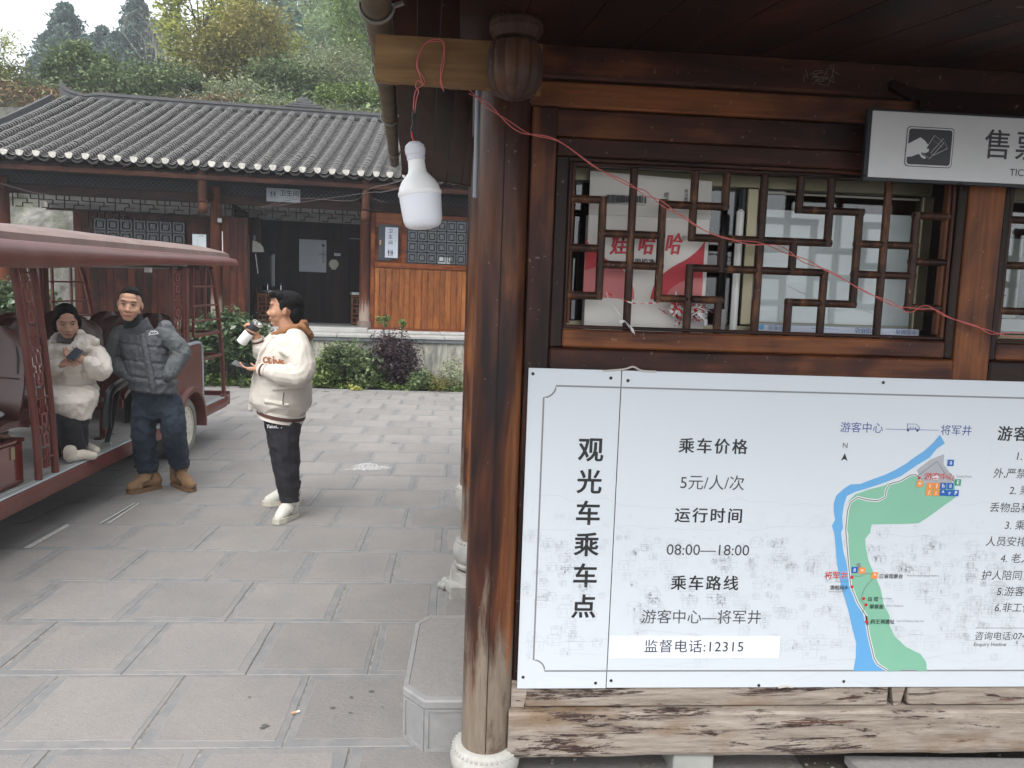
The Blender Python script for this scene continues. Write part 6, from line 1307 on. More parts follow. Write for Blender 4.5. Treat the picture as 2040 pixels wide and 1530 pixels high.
# trousers
b = MB(); b.loft([esec(J(303, 778, 6.27), .165, .118), esec(J(311, 796, 6.28), .172, .122), esec(J(316, 818, 6.28), .168, .118), esec(J(318, 832, 6.28), .150, .105)])
limb(b, [J(290, 806, 6.27), J(285, 850, 6.25), J(288, 880, 6.27), J(290, 905, 6.32), J(294, 930, 6.36)], [.106, .094, .090, .086, .080]); limb(b, [J(338, 806, 6.29), J(345, 850, 6.25), J(349, 880, 6.32), J(353, 903, 6.4), J(357, 922, 6.45)], [.106, .094, .090, .086, .078])
organic(b, 'jeans', [denim], man, .006, 1, .012, .05, crease=.010, cscale=.11)
b = MB()
for p in (J(290, 926, 6.36), J(293, 915, 6.345), J(291, 902, 6.33), J(288, 888, 6.3)): b.tube([p+Vector((math.cos(a)*.078, math.sin(a)*.078, .012*math.sin(a*2+p.x*30))) for a in [k*.5236 for k in range(13)]], .012, 8)
for p in (J(357, 919, 6.45), J(355, 908, 6.42), J(352, 894, 6.38), J(349, 880, 6.33)): b.tube([p+Vector((math.cos(a)*.078, math.sin(a)*.078, .012*math.sin(a*2+p.x*30))) for a in [k*.5236 for k in range(13)]], .012, 8)
organic(b, 'trouser_folds', [denim], man, .007, 2)
for (ank, mid, toe, heel) in (((295, 936, 6.37), (288, 962, 6.30), (264, 972, 6.22), (309, 962, 6.38)), ((357, 928, 6.47), (364, 950, 6.42), (380, 964, 6.32), (352, 952, 6.49))):
    b = MB(); A_1, T_1, H_1 = J(*ank), J(*toe), J(*heel); T_1.z = .055; H_1.z = .055; M_1 = (T_1+H_1)/2+Vector((0, 0, .035))
    limb(b, [A_1+Vector((0, 0, .03)), A_1+Vector((0, 0, -.01)), H_1.lerp(A_1, .5), H_1+Vector((0, 0, .02))], [.074, .072, .066, .056]); limb(b, [H_1, M_1, T_1], [.050, .056, .040]); limb(b, [T_1+(H_1-T_1)*.2, T_1-(H_1-T_1)*.04], [.05, .042])
    b.tube([A_1+Vector((math.cos(a)*.074, math.sin(a)*.074, .045)) for a in [k*.5236 for k in range(13)]], .012, 8); b.tube([A_1+Vector((math.cos(a)*.071, math.sin(a)*.071, -.02)) for a in [k*.5236 for k in range(13)]], .009, 8)
    b.v = [(x, y, max(z, .022)) for x, y, z in b.v]; bo = organic(b, 'boot', [bootm], man, .006, 2)
    b = MB(); d = (T_1-H_1).normalized(); nn = Vector((-d.y, d.x, 0)); Lh = (T_1-H_1).length
    out = [H_1-d*.055+nn*0, H_1-d*.035+nn*.042, H_1+d*Lh*.5+nn*.046, T_1-d*.02+nn*.050, T_1+d*.040+nn*.030, T_1+d*.052, T_1+d*.040-nn*.030, T_1-d*.02-nn*.050, H_1+d*Lh*.5-nn*.046, H_1-d*.035-nn*.042]
    b.loft([[(p.x, p.y, z) for p in out] for z in (.002, .016, .034)], smooth=False); b.build('sole', [solem], bo)
    b = MB(); b.ell(T_1+d*.035+Vector((0, 0, -.018)), (.022, .022, .02), 10, 6); b.build('toe_cap', [plain('toe_rubber', (.05, .035, .028), .7) if 'toe_rubber' not in bpy.data.materials else bpy.data.materials['toe_rubber']], bo)
    b = MB(); q = M_1+nn*(-.052 if nn.y > 0 else .052)+Vector((0, 0, .01)); b.tube([q+d*.04-Vector((0, 0, .02)), q-d*.02, q-d*.05+Vector((0, 0, .04))], .009, 6, flat=.4); b.build('side_stripe', [bpy.data.materials['toe_rubber']], bo)
# vest: stacked quilted tubes
b = MB(); secs = []; cl = [(284, 655), (286, 672), (290, 700), (296, 730), (303, 757), (306, 779)]
rr_ = [(.150, .10), (.196, .13), (.178, .150), (.178, .155), (.187, .160), (.172, .150)]
for k in range(61):
    t = k/60*5; i = min(int(t), 4); u = t-i; px = cl[i][0]*(1-u)+cl[i+1][0]*u; py = cl[i][1]*(1-u)+cl[i+1][1]*u; rx = rr_[i][0]*(1-u)+rr_[i+1][0]*u; ry = rr_[i][1]*(1-u)+rr_[i+1][1]*u
    q = (py-655)/31.5; g_ = -.013*math.exp(-((q-round(q))/.085)**2)+.004*math.cos((q-round(q))*3) if py > 680 else 0
    secs.append(esec(J(px, py, 6.235), rx+g_, ry+g_, 0, 0, .10, 36, 2.3))
b.loft(secs)
limb(b, [J(240, 663, 6.235), J(236, 672, 6.235)], [.058, .06]); limb(b, [J(330, 653, 6.235), J(336, 662, 6.235)], [.058, .06])
organic(b, 'quilted_vest', [vestm], man, .006, 1, .006, .05, crease=.006, cscale=.07)
b = MB(); pk = [J(283, 666, 6.095), J(290, 700, 6.075), J(297, 735, 6.072), J(303, 765, 6.072), J(305, 784, 6.085)]
b.tube(smooth_path(pk, 8), [.026]*33, 8, flat=.55, up=(0, 1, 0)); organic(b, 'front_placket', [vestm], man, .005, 1, .010, .02)
b = MB()     # stand collar with neck gaiter
b.loft([esec(J(px, py, yy), rx, ry, 0, .25, ro, 30) for px, py, yy, rx, ry, ro in ((280, 668, 6.22, .125, .10, -.05), (275, 658, 6.20, .112, .095, -.2), (272, 649, 6.18, .100, .090, -.35), (271, 642, 6.17, .094, .086, -.42), (271, 641, 6.17, .082, .076, -.42), (272, 648, 6.18, .080, .074, -.35))])
organic(b, 'stand_collar', [vestm], man, .006, 1, .008, .03)
b = MB(); b.loft([esec(J(263, 628, 6.12), .066, .066, 0, .3, -.25), esec(J(265, 638, 6.13), .074, .074, 0, .25, -.25), esec(J(268, 650, 6.17), .084, .078, 0, .2), esec(J(270, 658, 6.18), .075, .07)]); organic(b, 'neck_gaiter', [plain('black_gaiter', (.022, .026, .028), .9, bump=.4, bscale=50)], man, .006, 2, .006, .03)
b = MB()
for (shp, el, wr, fx) in (((238, 674, 6.22), (222, 720, 6.22), (272, 753, 6.14), -1), ((328, 666, 6.22), (362, 702, 6.23), (338, 746, 6.14), 1)):
    limb(b, [J(*shp), (J(*shp)+J(*el))/2+Vector((fx*.012, 0, 0)), J(*el), (J(*el)+J(*wr))/2, J(*wr)], [.074, .070, .066, .062, .054])
    e_ = J(*el); w_ = J(*wr)
    for q in range(4):
        c_ = e_.lerp(w_, q*.20); d_ = (w_-e_).normalized(); u_ = d_.cross(Vector((0, 1, 0))).normalized(); v_ = d_.cross(u_); r_ = .060-.003*q
        b.tube([c_+u_*math.cos(a)*r_+v_*math.sin(a)*r_+d_*.012*math.sin(a*1+q) for a in [j*.5236 for j in range(13)]], .011, 7)
organic(b, 'fleece_sleeves', [knit], man, .006, 1, .006, .03, crease=.009, cscale=.08)
b = MB(); lg = lambda x, y: J(180+x/6.375, 560+y/6.375, 6.094)
for pts in (((738, 688), (770, 676), (865, 668)), ((745, 672), (775, 632), (800, 640), (812, 630), (860, 655)), ((782, 650), (795, 640), (818, 650))): b.tube([lg(*p) for p in pts], .0028, 6)
b.build('chest_mark', [white_p], man)
b = MB(); b.tube([J(253, 741, 6.10), J(270, 757, 6.085), J(287, 772, 6.085)][::1][:2], .004, 6); b.tube([J(338, 733, 6.10), J(349, 750, 6.10)], .004, 6); b.build('pocket_seam', [plain('seam_slate', (.03, .032, .04), .6)], man)

# ---------------- youth in the cream jacket, in profile, drinking
cream = plain('cream_twill', (.57, .525, .465), .75, var=.05, nscale=6, bump=.3, bscale=30, fold=.6, fscale=4); hood_m = plain('brown_hood', (.25, .115, .05), .9, var=.12, nscale=10, bump=.4, bscale=60, fold=.7, fscale=5); blackp = plain('black_trousers', (.014, .014, .019), .75, var=.2, nscale=8, bump=.3, bscale=25, fold=.8, fscale=4); ribm = plain('brown_rib', (.085, .035, .025), .85)
YB = 5.60
b = MB(); hb = J(565, 617, YB); R, s = head(b, hb, .255, math.radians(-88), math.radians(-2), 0)
limb(b, [J(566, 632, YB), J(572, 648, YB), J(578, 664, YB)], [.062, .064, .070])
b.loft([esec(J(578, 664, YB), .08, .13, 0), esec(J(577, 690, YB), .11, .15), esec(J(574, 735, YB), .12, .15), esec(J(572, 790, YB), .14, .16), esec(J(570, 835, YB), .12, .15)])
limb(b, [J(566, 830, YB-.08), J(572, 908, YB-.07), J(574, 985, YB-.04)], [.09, .062, .045]); limb(b, [J(566, 830, YB+.12), J(566, 905, YB+.22), J(572, 975, YB+.34)], [.09, .062, .045])
limb(b, [J(574, 990, YB-.04), J(562, 1022, YB-.02)], [.045, .035]); limb(b, [J(572, 980, YB+.34), J(545, 990, YB+.36)], [.045, .035])
limb(b, [J(560, 675, YB+.20), J(522, 706, YB+.14), J(512, 672, YB+.04)], [.055, .045, .032]); limb(b, [J(585, 682, YB-.19), J(600, 742, YB-.25), J(520, 736, YB-.25)], [.045, .040, .032])
W1 = J(512, 668, YB+.04); fingers(b, W1, (J(505, 645, YB+.02)-W1), (-.55, -.1, .1), (-.2, -1, .6), L=.07, curl=.75, tcurl=.5)
W2 = J(517, 736, YB-.24); fingers(b, W2, (-1, .05, .03), (0, .1, .95), (.1, 1, .2), L=.075, curl=.32)
boy = organic(b, 'person', [skin2], None, .005, 3, k=dict(label='young man in cream jacket with brown hood, seen in profile, raising a drinking flask', cat='person'))
face_bits(hb, R, s, boy, eyes=.003)
b = MB(); f = lambda p: hb+R @ (Vector(p)*s)
b.ell(f((0, .036, .046)), (.080*s, .099*s, .084*s), 20, 14, R); b.ell(f((0, -.018, .092)), (.060*s, .068*s, .030*s), 14, 8, R); b.ell(f((0, .085, -.014)), (.070*s, .052*s, .080*s), 14, 10, R)
for sg in (-1, 1): b.ell(f((sg*.075, .006, .028)), (.010*s, .022*s, .034*s), 10, 8, R)
for k in range(130): x = rh.uniform(-.07, .07); y = rh.uniform(-.09, .10); z_ = .128-abs(x)*.5-max(0, y-.02)*.35-max(0, -y-.04)*.3; b.tube([f((x, y, z_-.02)), f((x*1.1, y-.012, z_+.010))], [.008*s, .003*s], 5)
organic(b, 'hair', [hair_m], boy, .005, 1)
# jacket
b = MB(); cl = [(580, 662, .10, .17), (577, 676, .150, .225), (570, 705, .178, .245), (564, 745, .200, .25), (561, 780, .212, .25), (559, 803, .212, .24), (559, 820, .160, .21)]
for k in range(len(cl)-1): pass
b.loft([esec(J(px, py, YB-.02), rx, ry, 0, 0, (.0 if py < 790 else .14), 30, 2.2) for px, py, rx, ry in cl])
limb(b, [J(588, 678, YB-.16), J(596, 702, YB-.22), J(601, 733, YB-.27), J(592, 748, YB-.31), J(562, 746, YB-.31), J(540, 741, YB-.28)], [.085, .092, .094, .088, .070, .052])
limb(b, [J(556, 678, YB+.18), J(538, 696, YB+.17), J(524, 704, YB+.13), J(519, 697, YB+.09), J(517, 690, YB+.07)], [.085, .078, .068, .055, .048])
for (pa_, pb_, r_) in (((575, 736, YB-.36), (585, 760, YB-.36), .018), ((590, 728, YB-.345), (604, 752, YB-.35), .02), ((562, 700, YB-.27), (590, 715, YB-.31), .02), ((600, 690, YB-.27), (612, 725, YB-.33), .016), ((545, 775, YB-.27), (590, 770, YB-.29), .014), ((530, 800, YB-.26), (575, 806, YB-.27), .014)): limb(b, [J(*pa_), J(*pb_)], [r_, r_*.7])
jk = organic(b, 'jacket', [cream], boy, .006, 1, .010, .11, crease=.010, cscale=.18)
b = MB()
for k, (dz, mt_) in enumerate(((0, 0),)):
    pass
def ring(px, py, yy, rx, ry, r_, roll, mt, nm, par, dz=0):
    b = MB(); Rr = Matrix.Rotation(roll, 3, 'Y'); c_ = J(px, py, yy)
    b.loft([[c_+Rr @ Vector((math.cos(a)*rx*k_, math.sin(a)*ry*k_, z_+dz)) for a in [j*2*math.pi/30 for j in range(30)]] for k_, z_ in ((.93, -r_), (1.0, -r_*.9), (1.0, r_*.9), (.93, r_))]); return b.build(nm, [mt], par)
ring(561, 823, YB-.02, .166, .222, .012, .20, cream, 'hem_band', boy, -.030); ring(561, 823, YB-.02, .172, .226, .011, .20, ribm, 'hem_stripe', boy, -.006); ring(561, 823, YB-.02, .170, .226, .010, .20, cream, 'hem_band', boy, .017)
def cuff(c0, c1, r_, par):
    c0 = Vector(c0); c1 = Vector(c1)
    for (t0, t1, mt) in ((0, .36, cream), (.37, .66, ribm), (.67, 1, cream)): 
        b = MB(); b.tube([c0.lerp(c1, t0), c0.lerp(c1, (t0+t1)/2), c0.lerp(c1, t1)], [r_*.97, r_, r_*.97], 16); b.build('cuff_stripe' if mt is ribm else 'cuff', [mt], par)
cuff(J(531, 739, YB-.265), J(518, 736, YB-.245), .047, boy); cuff(J(516, 687, YB+.06), J(511.5, 674, YB+.045), .042, boy)
# pocket slit, snaps and lettering
b = MB(); b.tube(smooth_path([J(543, 668, YB-.19), J(528, 692, YB-.215), J(515, 722, YB-.20), J(508, 752, YB-.17), J(502, 785, YB-.15), J(499, 818, YB-.12)], 5), .020, 8, flat=.35, up=(0, 1, 0)); organic(b, 'front_placket', [cream], boy, .005, 1, .006, .03)
b = MB(); b.tube(smooth_path([J(566, 782, YB-.295), J(564, 795, YB-.29), J(564, 806, YB-.28)], 3), .004, 6); b.build('pocket_slit', [plain('pocket_slit_brown', (.10, .08, .06), .8)], boy)
b = MB()
for i in range(8): q = J(511-1.6*i, 700+17*i if i < 7 else 815, YB-.02); 
for (x, y) in ((531, 693), (511, 745), (505, 775), (501, 800), (500, 818)): b.ell(J(x, y, YB-.16), (.006, .004, .006), 8, 5)
b.build('snap_buttons', [plain('snap', (.2, .17, .15), .3, metal=.5)], boy)
lt_m = plain('rust_lettering', (.30, .10, .03), .85)
for i, ch in enumerate('ctivs'):
    q = J(527.5+8.4*i, 715.5+1.6*i, YB-.292+.004*i); text(ch, .088, Matrix.Translation(q) @ Matrix.Rotation(-.20, 4, 'Y') @ FRONT, lt_m, boy, name='chest_lettering', bold=.022, shear=.1)
# trousers
b = MB(); b.loft([esec(J(563, 818, YB-.02), .135, .19), esec(J(564, 838, YB), .130, .19), esec(J(565, 860, YB), .120, .175), esec(J(566, 880, YB+.02), .09, .15)])
limb(b, [J(564, 845, YB-.09), J(567, 890, YB-.09), J(571, 930, YB-.08), J(575, 965, YB-.06), J(576, 988, YB-.05)], [.122, .108, .094, .084, .066]); limb(b, [J(564, 845, YB+.10), J(563, 890, YB+.16), J(567, 930, YB+.24), J(572, 965, YB+.32), J(574, 976, YB+.34)], [.118, .100, .085, .07, .058])
for k in range(4): c_ = J(576, 965+9*k, YB-.055); b.tube([c_+Vector((math.cos(a)*(.078-.006*k), math.sin(a)*(.075-.006*k), .02*math.cos(a+k))) for a in [j*.5236 for j in range(13)]], .010, 7)
organic(b, 'trousers', [blackp], boy, .006, 1, .010, .06, crease=.008, cscale=.13)
text('TakeLife', .032, Matrix.Translation(J(546, 850, YB-.205)) @ FRONT, white_p, boy, name='trouser_print', bold=.03, shear=.2)
shoe_m = plain('cream_sneaker', (.58, .57, .51), .6, var=.06, nscale=20, bump=.2); sole2 = plain('sneaker_sole', (.50, .48, .40), .6, var=.05); grey_s = plain('sneaker_grey', (.22, .21, .22), .6)
for (A_1, H_1, T_1) in ((J(576, 995, YB-.05), gnd(582, 1018, .05), gnd(557, 1030, .045)), (J(574, 985, YB+.34), gnd(588, 992, .05), gnd(536, 996, .045))):
    b = MB(); d = (T_1-H_1); d.z = 0; d.normalize(); M_1 = (T_1+H_1)/2; M_1.z = .085
    limb(b, [A_1, H_1+Vector((0, 0, .05))], [.052, .048]); limb(b, [H_1+Vector((0, 0, .015)), M_1, T_1], [.046, .052, .040]); b.v = [(x, y, max(z, .028)) for x, y, z in b.v]
    sh_ = organic(b, 'shoe', [shoe_m], boy, .0055, 2); nn = Vector((-d.y, d.x, 0)); Lh = (T_1-H_1).length
    out = [H_1-d*.055, H_1-d*.035+nn*.040, H_1+d*Lh*.5+nn*.044, T_1-d*.01+nn*.052, T_1+d*.045+nn*.030, T_1+d*.056, T_1+d*.045-nn*.030, T_1-d*.01-nn*.052, H_1+d*Lh*.5-nn*.044, H_1-d*.035-nn*.040]
    b = MB(); b.loft([[(p.x, p.y, z) for p in out] for z in (.002, .012, .036, .040)], smooth=False); b.build('sole', [sole2], sh_)
    b = MB()
    for k in range(4): q = M_1.lerp(T_1, .15+.2*k)+Vector((0, 0, .050-.010*k)); b.tube([q-nn*.026, q+Vector((0, 0, .008)), q+nn*.026], .0035, 5)
    b.build('laces', [shoe_m], sh_); b = MB()
    for sg in (-1, 1): q = M_1-d*.02+nn*sg*.050; b.tube([q+d*.03-Vector((0, 0, .02)), q-d*.02+Vector((0, 0, .02))], .009, 6)
    b.build('side_patch', [grey_s], sh_)
# hood
b = MB(); b.tube(smooth_path([J(545, 668, YB-.10), J(560, 664, YB-.155), J(583, 655, YB-.15), J(602, 648, YB-.05), J(604, 648, YB+.08), J(588, 652, YB+.14), J(562, 660, YB+.13), J(546, 668, YB+.08)], 5), [.022]*5+[.027]*10+[.034]*10+[.027]*8+[.022]*3, 10)
b.ell(J(598, 658, YB), (.070, .115, .045), 16, 10); b.ell(J(611, 670, YB), (.042, .090, .050), 16, 10)
limb(b, [J(578, 650, YB-.10), J(600, 650, YB-.11), J(616, 664, YB-.09)], [.014, .020, .016]); limb(b, [J(560, 668, YB-.16), J(588, 668, YB-.165), J(612, 680, YB-.11)], [.014, .020, .016])
organic(b, 'hood', [hood_m], boy, .006, 2, .006, .05, crease=.010, cscale=.08)
# flask held to the mouth (own thing)
fl0, fl1 = J(480, 683, YB+.02), J(514, 642, YB-.0); ax_ = (fl1-fl0).normalized(); LF = (fl1-fl0).length
fk = empty('drinking_flask', fl0, label='white and black drinking flask held up in the right hand of the youth', cat='flask')
MB().lathe([(.030, 0), (.036, .004), (.037, .01), (.037, LF*.52), (.0365, LF*.53)], fl0, 24, axis=ax_).build('flask_body', [white_pl], fk)
MB().lathe([(.0375, LF*.52), (.038, LF*.53), (.038, LF*.88), (.035, LF*.90)], fl0, 24, axis=ax_).build('grip_sleeve', [plain('black_grip', (.015, .015, .02), .7)], fk)
MB().lathe([(.034, LF*.89), (.0365, LF*.90), (.037, LF*.985), (.034, LF*1.0), (.030, LF*.99), (.029, LF*.95)], fl0, 24, axis=ax_).build('flask_rim', [plain('steel', (.6, .6, .58), .2, metal=.9)], fk)
ph = empty('phone', J(480, 728, YB-.22), label='dark phone held flat in the left hand of the youth', cat='phone')
p0, p1 = J(464, 722, YB-.24), J(499, 733, YB-.24); MB().bar(p0, p1, .072, .009, up=(0.0, -.35, 1)).build('phone_body', [plain('phone_black', (.02, .02, .022), .12, coat=.6)], ph)

# ---------------- seated woman with phone
puff = plain('ivory_padding', (.68, .63, .56), .55, var=.05, nscale=8, bump=.5, bscale=28, fold=.6, fscale=8)
YW = 5.85
b = MB(); hw = J(133, 640, YW-.03); R, s = head(b, hw, .235, math.radians(32), math.radians(22), math.radians(-4))
limb(b, [J(134, 655, YW+.02), J(135, 668, YW+.05), J(136, 682, YW+.08)], [.045, .047, .055])
b.loft([esec(J(136, 684, YW+.08), .13, .08), esec(J(138, 705, YW+.08), .155, .10), esec(J(140, 740, YW+.08), .14, .105), esec(J(142, 775, YW+.10), .16, .12), esec(J(142, 792, YW+.10), .15, .12)])
seatz = 790
limb(b, [J(125, 785, YW+.04), J(132, 800, YW-.24), J(138, 845, YW-.26), J(146, 893, YW-.17)], [.06, .045, .04, .038]); limb(b, [J(160, 780, YW+.04), J(158, 800, YW-.20), J(156, 845, YW-.16), J(158, 885, YW-.06)], [.06, .045, .04, .038])
limb(b, [J(102, 690, YW+.08), J(90, 738, YW-.05), J(118, 727, YW-.24)], [.035, .035, .028]); limb(b, [J(178, 692, YW+.08), J(204, 738, YW+.0), J(160, 714, YW-.22)], [.035, .035, .028])
W3 = J(160, 714, YW-.22); fingers(b, W3, (-1, -.15, .25), (0, -.3, .5), (0, .2, 1), L=.062, curl=.45, r=.0072, spread=.0185); W4 = J(119, 727, YW-.245); fingers(b, W4, (.85, -.1, .35), (.1, .6, -.8), (0, .5, .8), L=.062, curl=.5, r=.0072, spread=.0185)
wom = organic(b, 'person', [skin3], None, .0052, 3, k=dict(label='young woman in long ivory padded coat sitting in the cart and looking at her phone', cat='person'))
face_bits(hw, R, s, wom, eyes=.0018)
b = MB(); f = lambda p: hw+R @ (Vector(p)*s)
b.ell(f((0, .036, .042)), (.0795*s, .095*s, .083*s), 20, 14, R); b.ell(f((0, .08, -.03)), (.075*s, .05*s, .09*s), 14, 10, R)
for sg in (-1, 1): limb(b, [f((sg*.012, -.050, .098)), f((sg*.058, -.045, .062)), f((sg*.079, -.008, .015)), f((sg*.080, .022, -.035)), f((sg*.070, .040, -.085))], [.012, .014, .013, .017, .020])
limb(b, [J(150, 655, YW+.06), J(165, 672, YW+.07), J(178, 684, YW+.03), J(186, 690, YW+.02)], [.034, .030, .020, .008])
organic(b, 'hair', [hair_m], wom, .0055, 1)
b = MB(); cl = [(136, 684, .115, .10), (138, 696, .165, .13), (139, 712, .170, .145), (140, 730, .165, .15), (141, 750, .155, .155), (142, 766, .160, .17), (142, 780, .160, .18)]
for k in range(49):
    t = k/48*6; i = min(int(t), 5); u = t-i; v = [cl[i][j]*(1-u)+cl[i+1][j]*u for j in range(4)]; q = (v[1]-684)/19; g_ = -.007*math.exp(-((q-round(q))/.10)**2)
    if k == 0: b2 = []
    b2.append(esec(J(v[0], v[1], YW+.05), v[2]+g_, v[3]+g_, 0, 0, 0, 30, 2.2))
b.loft(b2)
limb(b, [J(178, 698, YW+.05), J(192, 712, YW+.02), J(200, 735, YW-.04), J(192, 736, YW-.10), J(184, 727, YW-.15), J(176, 721, YW-.18)], [.078, .082, .078, .072, .060, .044]); limb(b, [J(100, 698, YW+.05), J(90, 720, YW+.02), J(90, 740, YW-.06), J(104, 734, YW-.18), J(116, 728, YW-.235)], [.078, .080, .074, .060, .046])
# coat skirt over the knees
b.loft([esec(J(142, 764, YW-.02), .155, .17, n=26), esec(J(142, 780, YW-.13), .160, .26, n=26), esec(J(143, 796, YW-.17), .155, .23, n=26), esec(J(150, 815, YW-.17), .120, .18, n=26), esec(J(162, 834, YW-.18), .055, .09, n=26)])
organic(b, 'padded_coat', [puff], wom, .006, 1, .008, .06, crease=.009, cscale=.10)
b = MB(); b.tube(smooth_path([J(116, 694, YW-.09), J(134, 698, YW-.11), J(150, 690, YW-.09), J(158, 678, YW-.02), J(158, 668, YW+.08), J(135, 664, YW+.14), J(114, 672, YW+.10), J(108, 686, YW-.02)], 5), .030, 10); b.ell(J(177, 682, YW+.03), (.070, .08, .040), 14, 8); b.ell(J(168, 692, YW-.06), (.06, .04, .040), 14, 8); limb(b, [J(158, 664, YW+.02), J(172, 674, YW-.0), J(192, 680, YW+.0)], [.028, .032, .026])
organic(b, 'coat_hood', [puff], wom, .006, 1, .008, .03, crease=.010, cscale=.06)
b = MB(); b.loft([esec(J(132, 664, YW), .052, .052), esec(J(133, 672, YW+.02), .062, .060), esec(J(134, 682, YW+.02), .075, .07)]); organic(b, 'neck_warmer', [plain('grey_neck', (.10, .095, .095), .9)], wom, .006, 2)
b = MB(); limb(b, [J(132, 806, YW-.18), J(136, 840, YW-.25), J(142, 872, YW-.22), J(147, 892, YW-.17)], [.075, .080, .080, .085]); limb(b, [J(157, 810, YW-.14), J(156, 845, YW-.16), J(158, 882, YW-.06)], [.075, .068, .062])
organic(b, 'trousers', [blackp], wom, .007, 2, .014, .05)
wsh = plain('ivory_shoe', (.55, .50, .42), .6, var=.08)
for (H_1, T_1) in ((gnd(140, 912, .43), gnd(163, 906, .425)), (gnd(160, 893, .43), gnd(171, 893, .43))):
    b = MB(); d = (T_1-H_1); d.z = 0; d = (d.normalized()+Vector((0.3, -.6, 0))).normalized(); T_1 = H_1+d*.15; T_1.z = .425
    limb(b, [H_1+Vector((0, 0, .05)), H_1+Vector((0, 0, .015))], [.046, .044]); limb(b, [H_1, (H_1+T_1)/2+Vector((0, 0, .015)), T_1], [.036, .039, .032]); b.v = [(x, y, max(z, .396)) for x, y, z in b.v]; organic(b, 'shoe', [wsh], wom, .0055, 2, .008, .03)
ph2 = empty('phone', J(150, 706, YW-.25), label='dark phone held upright in both hands by the seated woman', cat='phone')
p0, p1 = J(139, 716, YW-.29), J(159, 696, YW-.235); MB().bar(p0, p1, .064, .010, up=(.1, -1, .6)).build('phone_body', [plain('phone_case', (.05, .06, .075), .3, coat=.3)], ph2)
# ================================================================ vegetation
def leafmat(name, stops, rough=.55, trans=.25, spec=.4):
    t = NT(name); a = t.n('Attribute', attribute_name='rnd').outputs['Fac']; c = t.ramp(a, stops)
    c = t.mix(.35, c, t.mix(1.0, c, t.ramp(t.noise(t.coords(rand=5), 1.6, 3), [(.3, .4), (.7, 1.7)]), 'MULTIPLY'))
    t.set(col=c, rough=rough, spec=spec); tl = t.n('BsdfTranslucent', {'Color': c}); mx = t.n('MixShader', {0: trans, 1: t.b.outputs[0], 2: tl.outputs[0]}); t.t.links.new(mx.outputs[0], t.out.inputs[0]); return t.m
def leaves(P, size, asp=2.2, updir=.4, N=None, droop=0, rnd=None, sj=.35):
    P = np.asarray(P, float); n = len(P)
    nm = rng.normal(size=(n, 3)); nm[:, 2] = np.abs(nm[:, 2])+updir
    if N is not None: nm = nm*.6+N
    nm /= np.linalg.norm(nm, axis=1)[:, None]
    d = rng.normal(size=(n, 3)); d[:, 2] -= droop; d -= (d*nm).sum(1)[:, None]*nm; d /= np.linalg.norm(d, axis=1)[:, None]+1e-9
    w = np.cross(nm, d); L = size*(1+rng.uniform(-sj, sj, n)); L = L[:, None]; Wd = L/asp
    v = np.stack([P-d*L*.5, P+w*Wd*.5+nm*L*.06, P+d*L*.5-nm*L*.05, P-w*Wd*.5+nm*L*.06], 1).reshape(-1, 3)
    r = rng.random(n) if rnd is None else rnd
    return v, np.repeat(r, 4)
def leafmesh(name, parts):
    v = np.concatenate([p[0] for p in parts]); r = np.concatenate([p[1] for p in parts]); n = len(v)//4
    me = bpy.data.meshes.new(name); me.vertices.add(len(v)); me.vertices.foreach_set('co', v.ravel().astype('f4')); me.loops.add(n*4); me.loops.foreach_set('vertex_index', np.arange(n*4, dtype='i4'))
    me.polygons.add(n); me.polygons.foreach_set('loop_start', np.arange(0, n*4, 4, dtype='i4')); me.update(calc_edges=True); at_ = me.attributes.new('rnd', 'FLOAT', 'POINT'); at_.data.foreach_set('value', r.astype('f4')); return me
bark = plain('bark', (.075, .06, .05), .9, var=.3, bump=.6, bscale=30); bark_p = plain('pale_bark', (.20, .19, .17), .9, var=.3, bump=.3)
def clumps(c, rx, ry, rz_, K, n, cs, shell=.6, flat=1):
    C = rng.normal(size=(K, 3)); C /= np.linalg.norm(C, axis=1)[:, None]; C *= (shell+(1-shell)*rng.random((K, 1)))**.6; C = C*[rx, ry, rz_]+np.array(c)
    P = np.repeat(C, n, 0)+rng.normal(size=(K*n, 3))*cs*np.array([1, 1, flat])*rng.uniform(.6, 1.25, (K, 1)).repeat(n, 0)
    return C, P, np.repeat(rng.random(K), n)
def trunk_mesh(b, base, top, r, C, nb=10):
    b.tube(smooth_path([base, Vector(base).lerp(Vector(top), .5)+Vector((random.uniform(-.1, .1)*r*8, 0, 0)), top], 5), [r, r*.7, r*.35], 7)
    for i in range(min(nb, len(C))):
        c = Vector(C[i*len(C)//nb]); s_ = Vector(base).lerp(Vector(top), random.uniform(.35, .95)); mid = s_.lerp(c, .5)+Vector((0, 0, r*1.5)); b.tube(smooth_path([s_, mid, c], 3), [r*.35, r*.22, r*.08], 5)
def broad(name, lab, cat, c, rx, ry, rz_, base, mt, K, n, cs, ls, asp=2, group=None, trunk=None, tr=.12, shell=.55, up=.5, nb=10, bk=None, part='crown'):
    e = empty(name, base, label=lab, cat=cat, group=group); C, P_, kr = clumps(c, rx, ry, rz_, K, n, cs, shell)
    lf = leaves(P_, ls, asp, up, rnd=np.clip(kr*.6+rng.random(len(kr))*.4, 0, 1)); link(part, leafmesh(part, [lf]), [mt], e)
    b = MB(); trunk_mesh(b, base, c, tr, C, nb); b.build('trunk', [bk or bark], e, ang=0); return e
